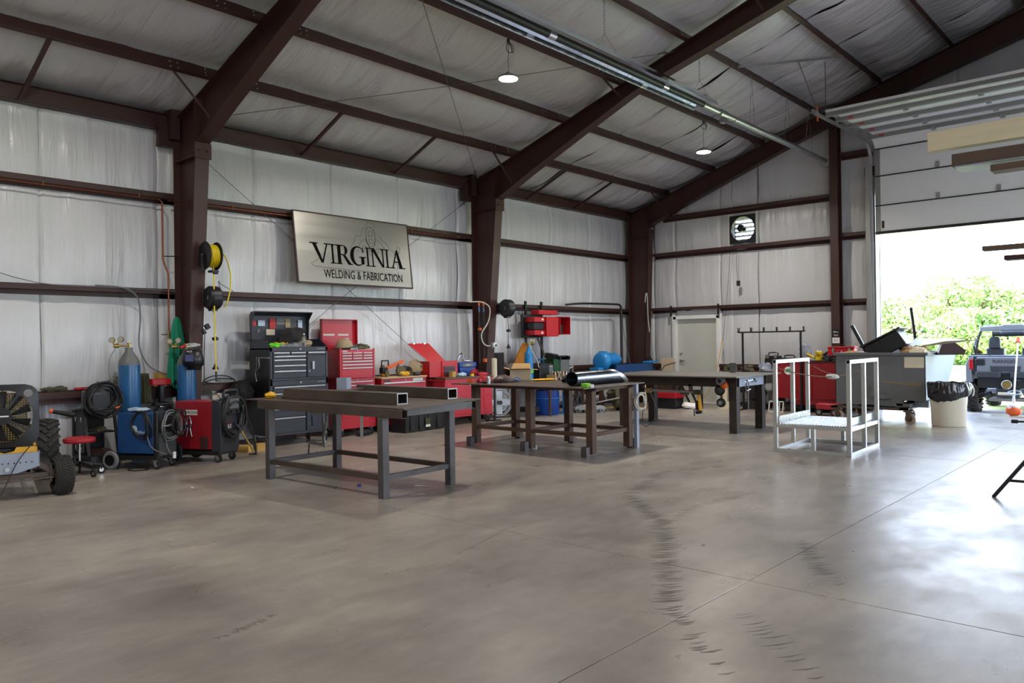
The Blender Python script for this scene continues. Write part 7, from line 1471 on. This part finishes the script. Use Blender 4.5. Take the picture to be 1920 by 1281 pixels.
# rear faces -y (towards the camera)
for x in (-.62, .62):
    for y in (.25, 2.25): tyre_wheel(ut, (x, y, .33), .33, .24, 'lug', radians(90))
m = MB(); m.prism([(-.62, .78), (.62, .78), (.66, .92), (.66, 1.16), (-.66, 1.16), (-.66, .92)], 'xz', -.02, 1.1); m.obj('cargo_bed', 'utv_dark', ut, bev=.02)
tg = MB().box(-.50, .50, -.05, -.02, .82, 1.13).obj('tailgate', 'utv_grey', ut, bev=.015)
MB().prism([(-.24, .84), (.24, .84), (.27, .95), (-.27, .95)], 'xz', -.07, -.05).obj('plate_recess', 'utv_dark', tg, bev=.006); words('lettering', 'RANGER', .10, (0, -.056, 1.04), RY, 'utv_dark', tg, .003, 1.15)
for s in (-1, 1):
    MB().box(s*.60-.035, s*.60+.035, -.06, -.02, .88, 1.08).obj('tail_lamp', 'lens_red', ut, bev=.008); MB().box(s*.44-.09, s*.44+.09, -.07, -.03, .96, 1.10).obj('vent_pod', 'utv_black', ut, bev=.02)
    MB().prism([(s*.70, .62), (s*.70, .98), (s*.64, 1.12), (s*.56, 1.14), (s*.60, .86), (s*.58, .62)], 'xz', -.05, .6).obj('fender', 'utv_grey', ut, bev=.01)
    MB().box(s*.30-.22, s*.30+.22, -.08, -.02, .72, .84).obj('bumper_wing', 'utv_dark', ut, bev=.02)
    m = MB(); m.tube([(s*.68, .95, .8), (s*.70, 1.0, 1.3), (s*.62, 1.15, 1.70), (s*.58, 2.0, 1.74), (s*.66, 2.6, 1.1), (s*.66, 2.8, .8)], .028, 8, sub=4); m.tube([(s*.69, .9, 1.1), (s*.67, .6, 1.34), (s*.69, .95, 1.5)], .022, 8); m.obj('roll_cage', 'utv_black', ut)
    MB().tube([(s*.62, .05, 1.18), (s*.30, .05, 1.18), (s*.26, .05, 1.15)], .014, 6).obj('bed_rail', 'utv_black', ut)
    MB().tube([(s*.3, .45, .62), (s*.5, .35, .42), (s*.58, .25, .33)], .035, 8).obj('suspension_arm', 'utv_dark', ut); MB().beam((s*.28, .1, .40), (s*.52, .2, .30), .06, .07).obj('lower_arm', 'utv_dark', ut)
    sp = MB(); sp.cyl((s*.42, .12, .36), (s*.33, .12, .74), .02)
    for k in range(7): sp.torus((s*(.41-.012*k), .12, .42+.045*k), (s*.2, 0, 1), .045, .010, 14, 5)
    sp.obj('coil_spring', 'utv_black', ut)
m = MB(); m.prism([(-.60, 1.66), (.60, 1.66), (.62, 1.76), (.2, 1.78), (.17, 1.80), (-.17, 1.80), (-.2, 1.78), (-.62, 1.76)], 'xz', .82, 2.3); m.obj('roof', 'utv_grey', ut, bev=.02)
MB().box(-.22, .22, .72, .85, 1.58, 1.66).obj('rear_visor', 'utv_dark', ut, bev=.03); MB().cyl((-.36, .80, 1.60), (.36, .80, 1.60), .055, n=16).obj('sound_bar', 'utv_black', ut)
for x in (-.34, .30): MB().prism([(x-.11, 1.30), (x+.11, 1.30), (x+.10, 1.48), (x+.07, 1.54), (x-.07, 1.54), (x-.10, 1.48)], 'xz', .82, .95).obj('headrest', 'utv_dark', ut, bev=.02); MB().box(x-.16, x+.16, .9, 1.1, .7, 1.3).obj('seat_back', 'utv_dark', ut, bev=.02)
MB().box(-.62, .62, 2.75, 2.8, 1.05, 1.1).box(-.6, .6, 1.0, 2.8, .34, .44).box(-.62, .62, 2.2, 2.95, .5, 1.05).obj('front_body', 'utv_grey', ut, bev=.02)
MB().box(-.50, .50, 0, .9, .50, .78).obj('engine_bay', 'utv_black', ut); MB().cyl((.02, -.06, .58), (.02, .1, .58), .075, n=20).obj('muffler', 'brass', ut); MB().torus((.02, -.07, .58), (0, 1, 0), .085, .010, 20, 6).obj('muffler_ring', 'galv', ut)
MB().box(-.18, .22, .0, .3, .32, .50).obj('gearbox', 'utv_dark', ut, bev=.02); MB().cyl((-.12, -.12, .40), (.18, -.12, .40), .03).obj('hitch', 'cream', ut); MB().box(-.3, .3, 0, .5, .24, .30).obj('skid_plate', 'galv_dull', ut)
MB().tube([(-.70, .7, 1.2), (-.9, .6, 1.6)], .004, 5).obj('whip_antenna', 'black_paint', ut)
st_ = thing('string_trimmer', 'white and orange string trimmer leaning on the vehicle tail', 'trimmer', (-2.78, 17.42, -.03))
MB().tube([(0, .0, .25), (0, .18, .7), (0, .55, 1.42)], .016, 8).obj('shaft', 'paper', st_); MB().blob((0, 0, .12), (.13, .10, .11), 200, .12).obj('engine_cover', 'orange', st_); MB().blob((0, -.0, .2), (.11, .08, .06), 201, .1).obj('cap', 'paper', st_); MB().cyl((0, .0, .2), (0, .03, .42), .03, .02).obj('grip', 'paper', st_)
MB().torus((0, .1, .46), (0, -.3, 1), .11, .010, 20, 6).obj('loop_handle', 'pale_steel', st_); MB().cyl((0, .56, 1.42), (0, .60, 1.52), .05, .03).obj('head', 'orange', st_); MB().tube([(0, .3, .72), (-.06, .28, .68), (.06, .32, .68)], .008, 5).obj('strap_hook', 'black_plastic', st_)
# trees beyond the field
lf = []
def leafcard(m, p, s, q):
    d = Vector((q.gauss(0,1), q.gauss(0,1), q.gauss(0,1))).normalized(); a = d.orthogonal().normalized()*s; b = d.cross(a).normalized()*s*.7
    m.v += [tuple(p-a), tuple(p+b), tuple(p+a), tuple(p-b)]; k = len(m.v)-4; m.f.append((k, k+1, k+2, k+3)); m.mi.append(0)
def tree(x, y, h, w, seed, label):
    t = thing('tree', label, 'tree', (x, y, -.1), group='trees beyond the field'); q = random.Random(seed)
    m = MB(); m.tube([(0,0,0), (.1,0,h*.25), (0,.1,h*.5)], .22, 8)
    for k in range(7): a = q.uniform(0, 6.3); m.tube([(0,0,h*(.2+.04*k)), (cos(a)*w*.3, sin(a)*w*.3, h*(.42+.05*k)), (cos(a)*w*.42, sin(a)*w*.42, h*(.55+.05*k))], .07, 6)
    m.obj('trunk', 'bark', t)
    m = MB(); cl = []
    for k in range(70):
        a = q.uniform(0, 2*pi); u = q.random()**.5; zz = q.uniform(.18, .97); rr = w*.5*sqrt(max(.05, 1-((zz-.5)/.56)**2))*u
        cl.append((Vector((cos(a)*rr, sin(a)*rr, h*zz)), q.uniform(.08, .13)*w))
    for c, r in cl:
        for k in range(320):
            d = Vector((q.gauss(0,1), q.gauss(0,1), q.gauss(0,1))).normalized(); leafcard(m, c+d*r*(.6+.45*q.random()), q.uniform(.07, .16), q)
    m.obj('crown', 'leaf', t, smooth=False, kind='stuff')
tree(-17.0, 62, 4.2, 6.5, 1, 'broad yellow-green tree beyond the field, left in the doorway')
tree(-12.4, 60, 5.2, 8.0, 2, 'tallest rounded yellow-green tree in the middle of the doorway')
tree(-8.0, 61, 4.4, 7.0, 3, 'yellow-green tree at the right edge of the doorway')
tree(-21.5, 66, 4.0, 6.0, 4, 'low tree just behind the left door jamb')
tree(-15.0, 52, 3.0, 5.0, 5, 'low bushy tree in front of the taller middle tree')
tree(-10.0, 51, 2.9, 5.0, 6, 'low bushy tree behind the parked vehicle')
tree(-4.2, 60, 5.0, 7.0, 7, 'tree right of the doorway edge beyond the vehicle')
tree(1.5, 62, 4.8, 7.5, 8, 'farthest right tree beyond the field')
# tyre marks printed on the floor
def marks(path, w, n, seed, label, ang=0.22):
    q = random.Random(seed); m = MB(); P = [Vector((a, b, 0)) for a, b in path]
    segs = [(P[i+1]-P[i]).length for i in range(len(P)-1)]; T = sum(segs)
    for k in range(n):
        s = T*k/n; i = 0
        while i < len(segs)-1 and s > segs[i]: s -= segs[i]; i += 1
        d = (P[i+1]-P[i]).normalized(); c = P[i]+d*s; nn = Vector((-d.y, d.x, 0)); f = sin(pi*k/n)**.4
        if q.random() > .8*f+.12: continue
        L = w*(.25+.25*q.random())*f; o = nn*q.uniform(-.12, .12)*w; a = c+o-nn*L+d*L*ang; b = c+o+nn*L-d*L*ang; t = d*(.003+.005*q.random())*(1.6 if n > 200 else 1)
        mid = (a+b)/2+d*.01
        m.add([a-t*.3+Vector((0,0,.0006)), mid-t+Vector((0,0,.0006)), b-t*.3+Vector((0,0,.0006)), b+t*.3+Vector((0,0,.0006)), mid+t+Vector((0,0,.0006)), a+t*.3+Vector((0,0,.0006))], [(0,1,4,5),(1,2,3,4)])
    return tag(m.obj('tyre_marks', 'dirt_mark', kind='stuff', smooth=False), label, 'tyre marks')
marks([(-4.2, 8.9), (-4.71, 7.8), (-4.22, 6.39), (-3.4, 5.61), (-2.94, 4.91), (-2.6, 4.35), (-2.32, 3.91), (-2.04, 3.61), (-1.74, 3.33), (-1.5, 3.1)], .24, 250, 1, 'long curved track of dark tyre lug prints across the open floor')
marks([(-3.34, 7.3), (-3.5, 6.33), (-3.31, 5.55)], .18, 70, 2, 'short fork of dark lug prints joining the long curved track')
marks([(-1.99, 4.07), (-1.69, 3.81), (-1.45, 3.57), (-1.3, 3.4)], .2, 20, 3, 'faint second row of lug prints right of the joint crossing')
marks([(-3.99, 3.80), (-4.26, 4.68), (-4.2, 5.1)], .06, 60, 4, 'thin dark skid streak on the floor below the long table', 2.5)
marks([(-3.80, 1.85), (-3.85, 2.1), (-3.92, 2.36)], .08, 30, 5, 'small dark lug prints in the lower left open floor')
marks([(-2.31, 5.8), (-1.96, 5.18), (-1.67, 4.83)], .2, 60, 6, 'faint lug prints on the bright floor right of the joint')
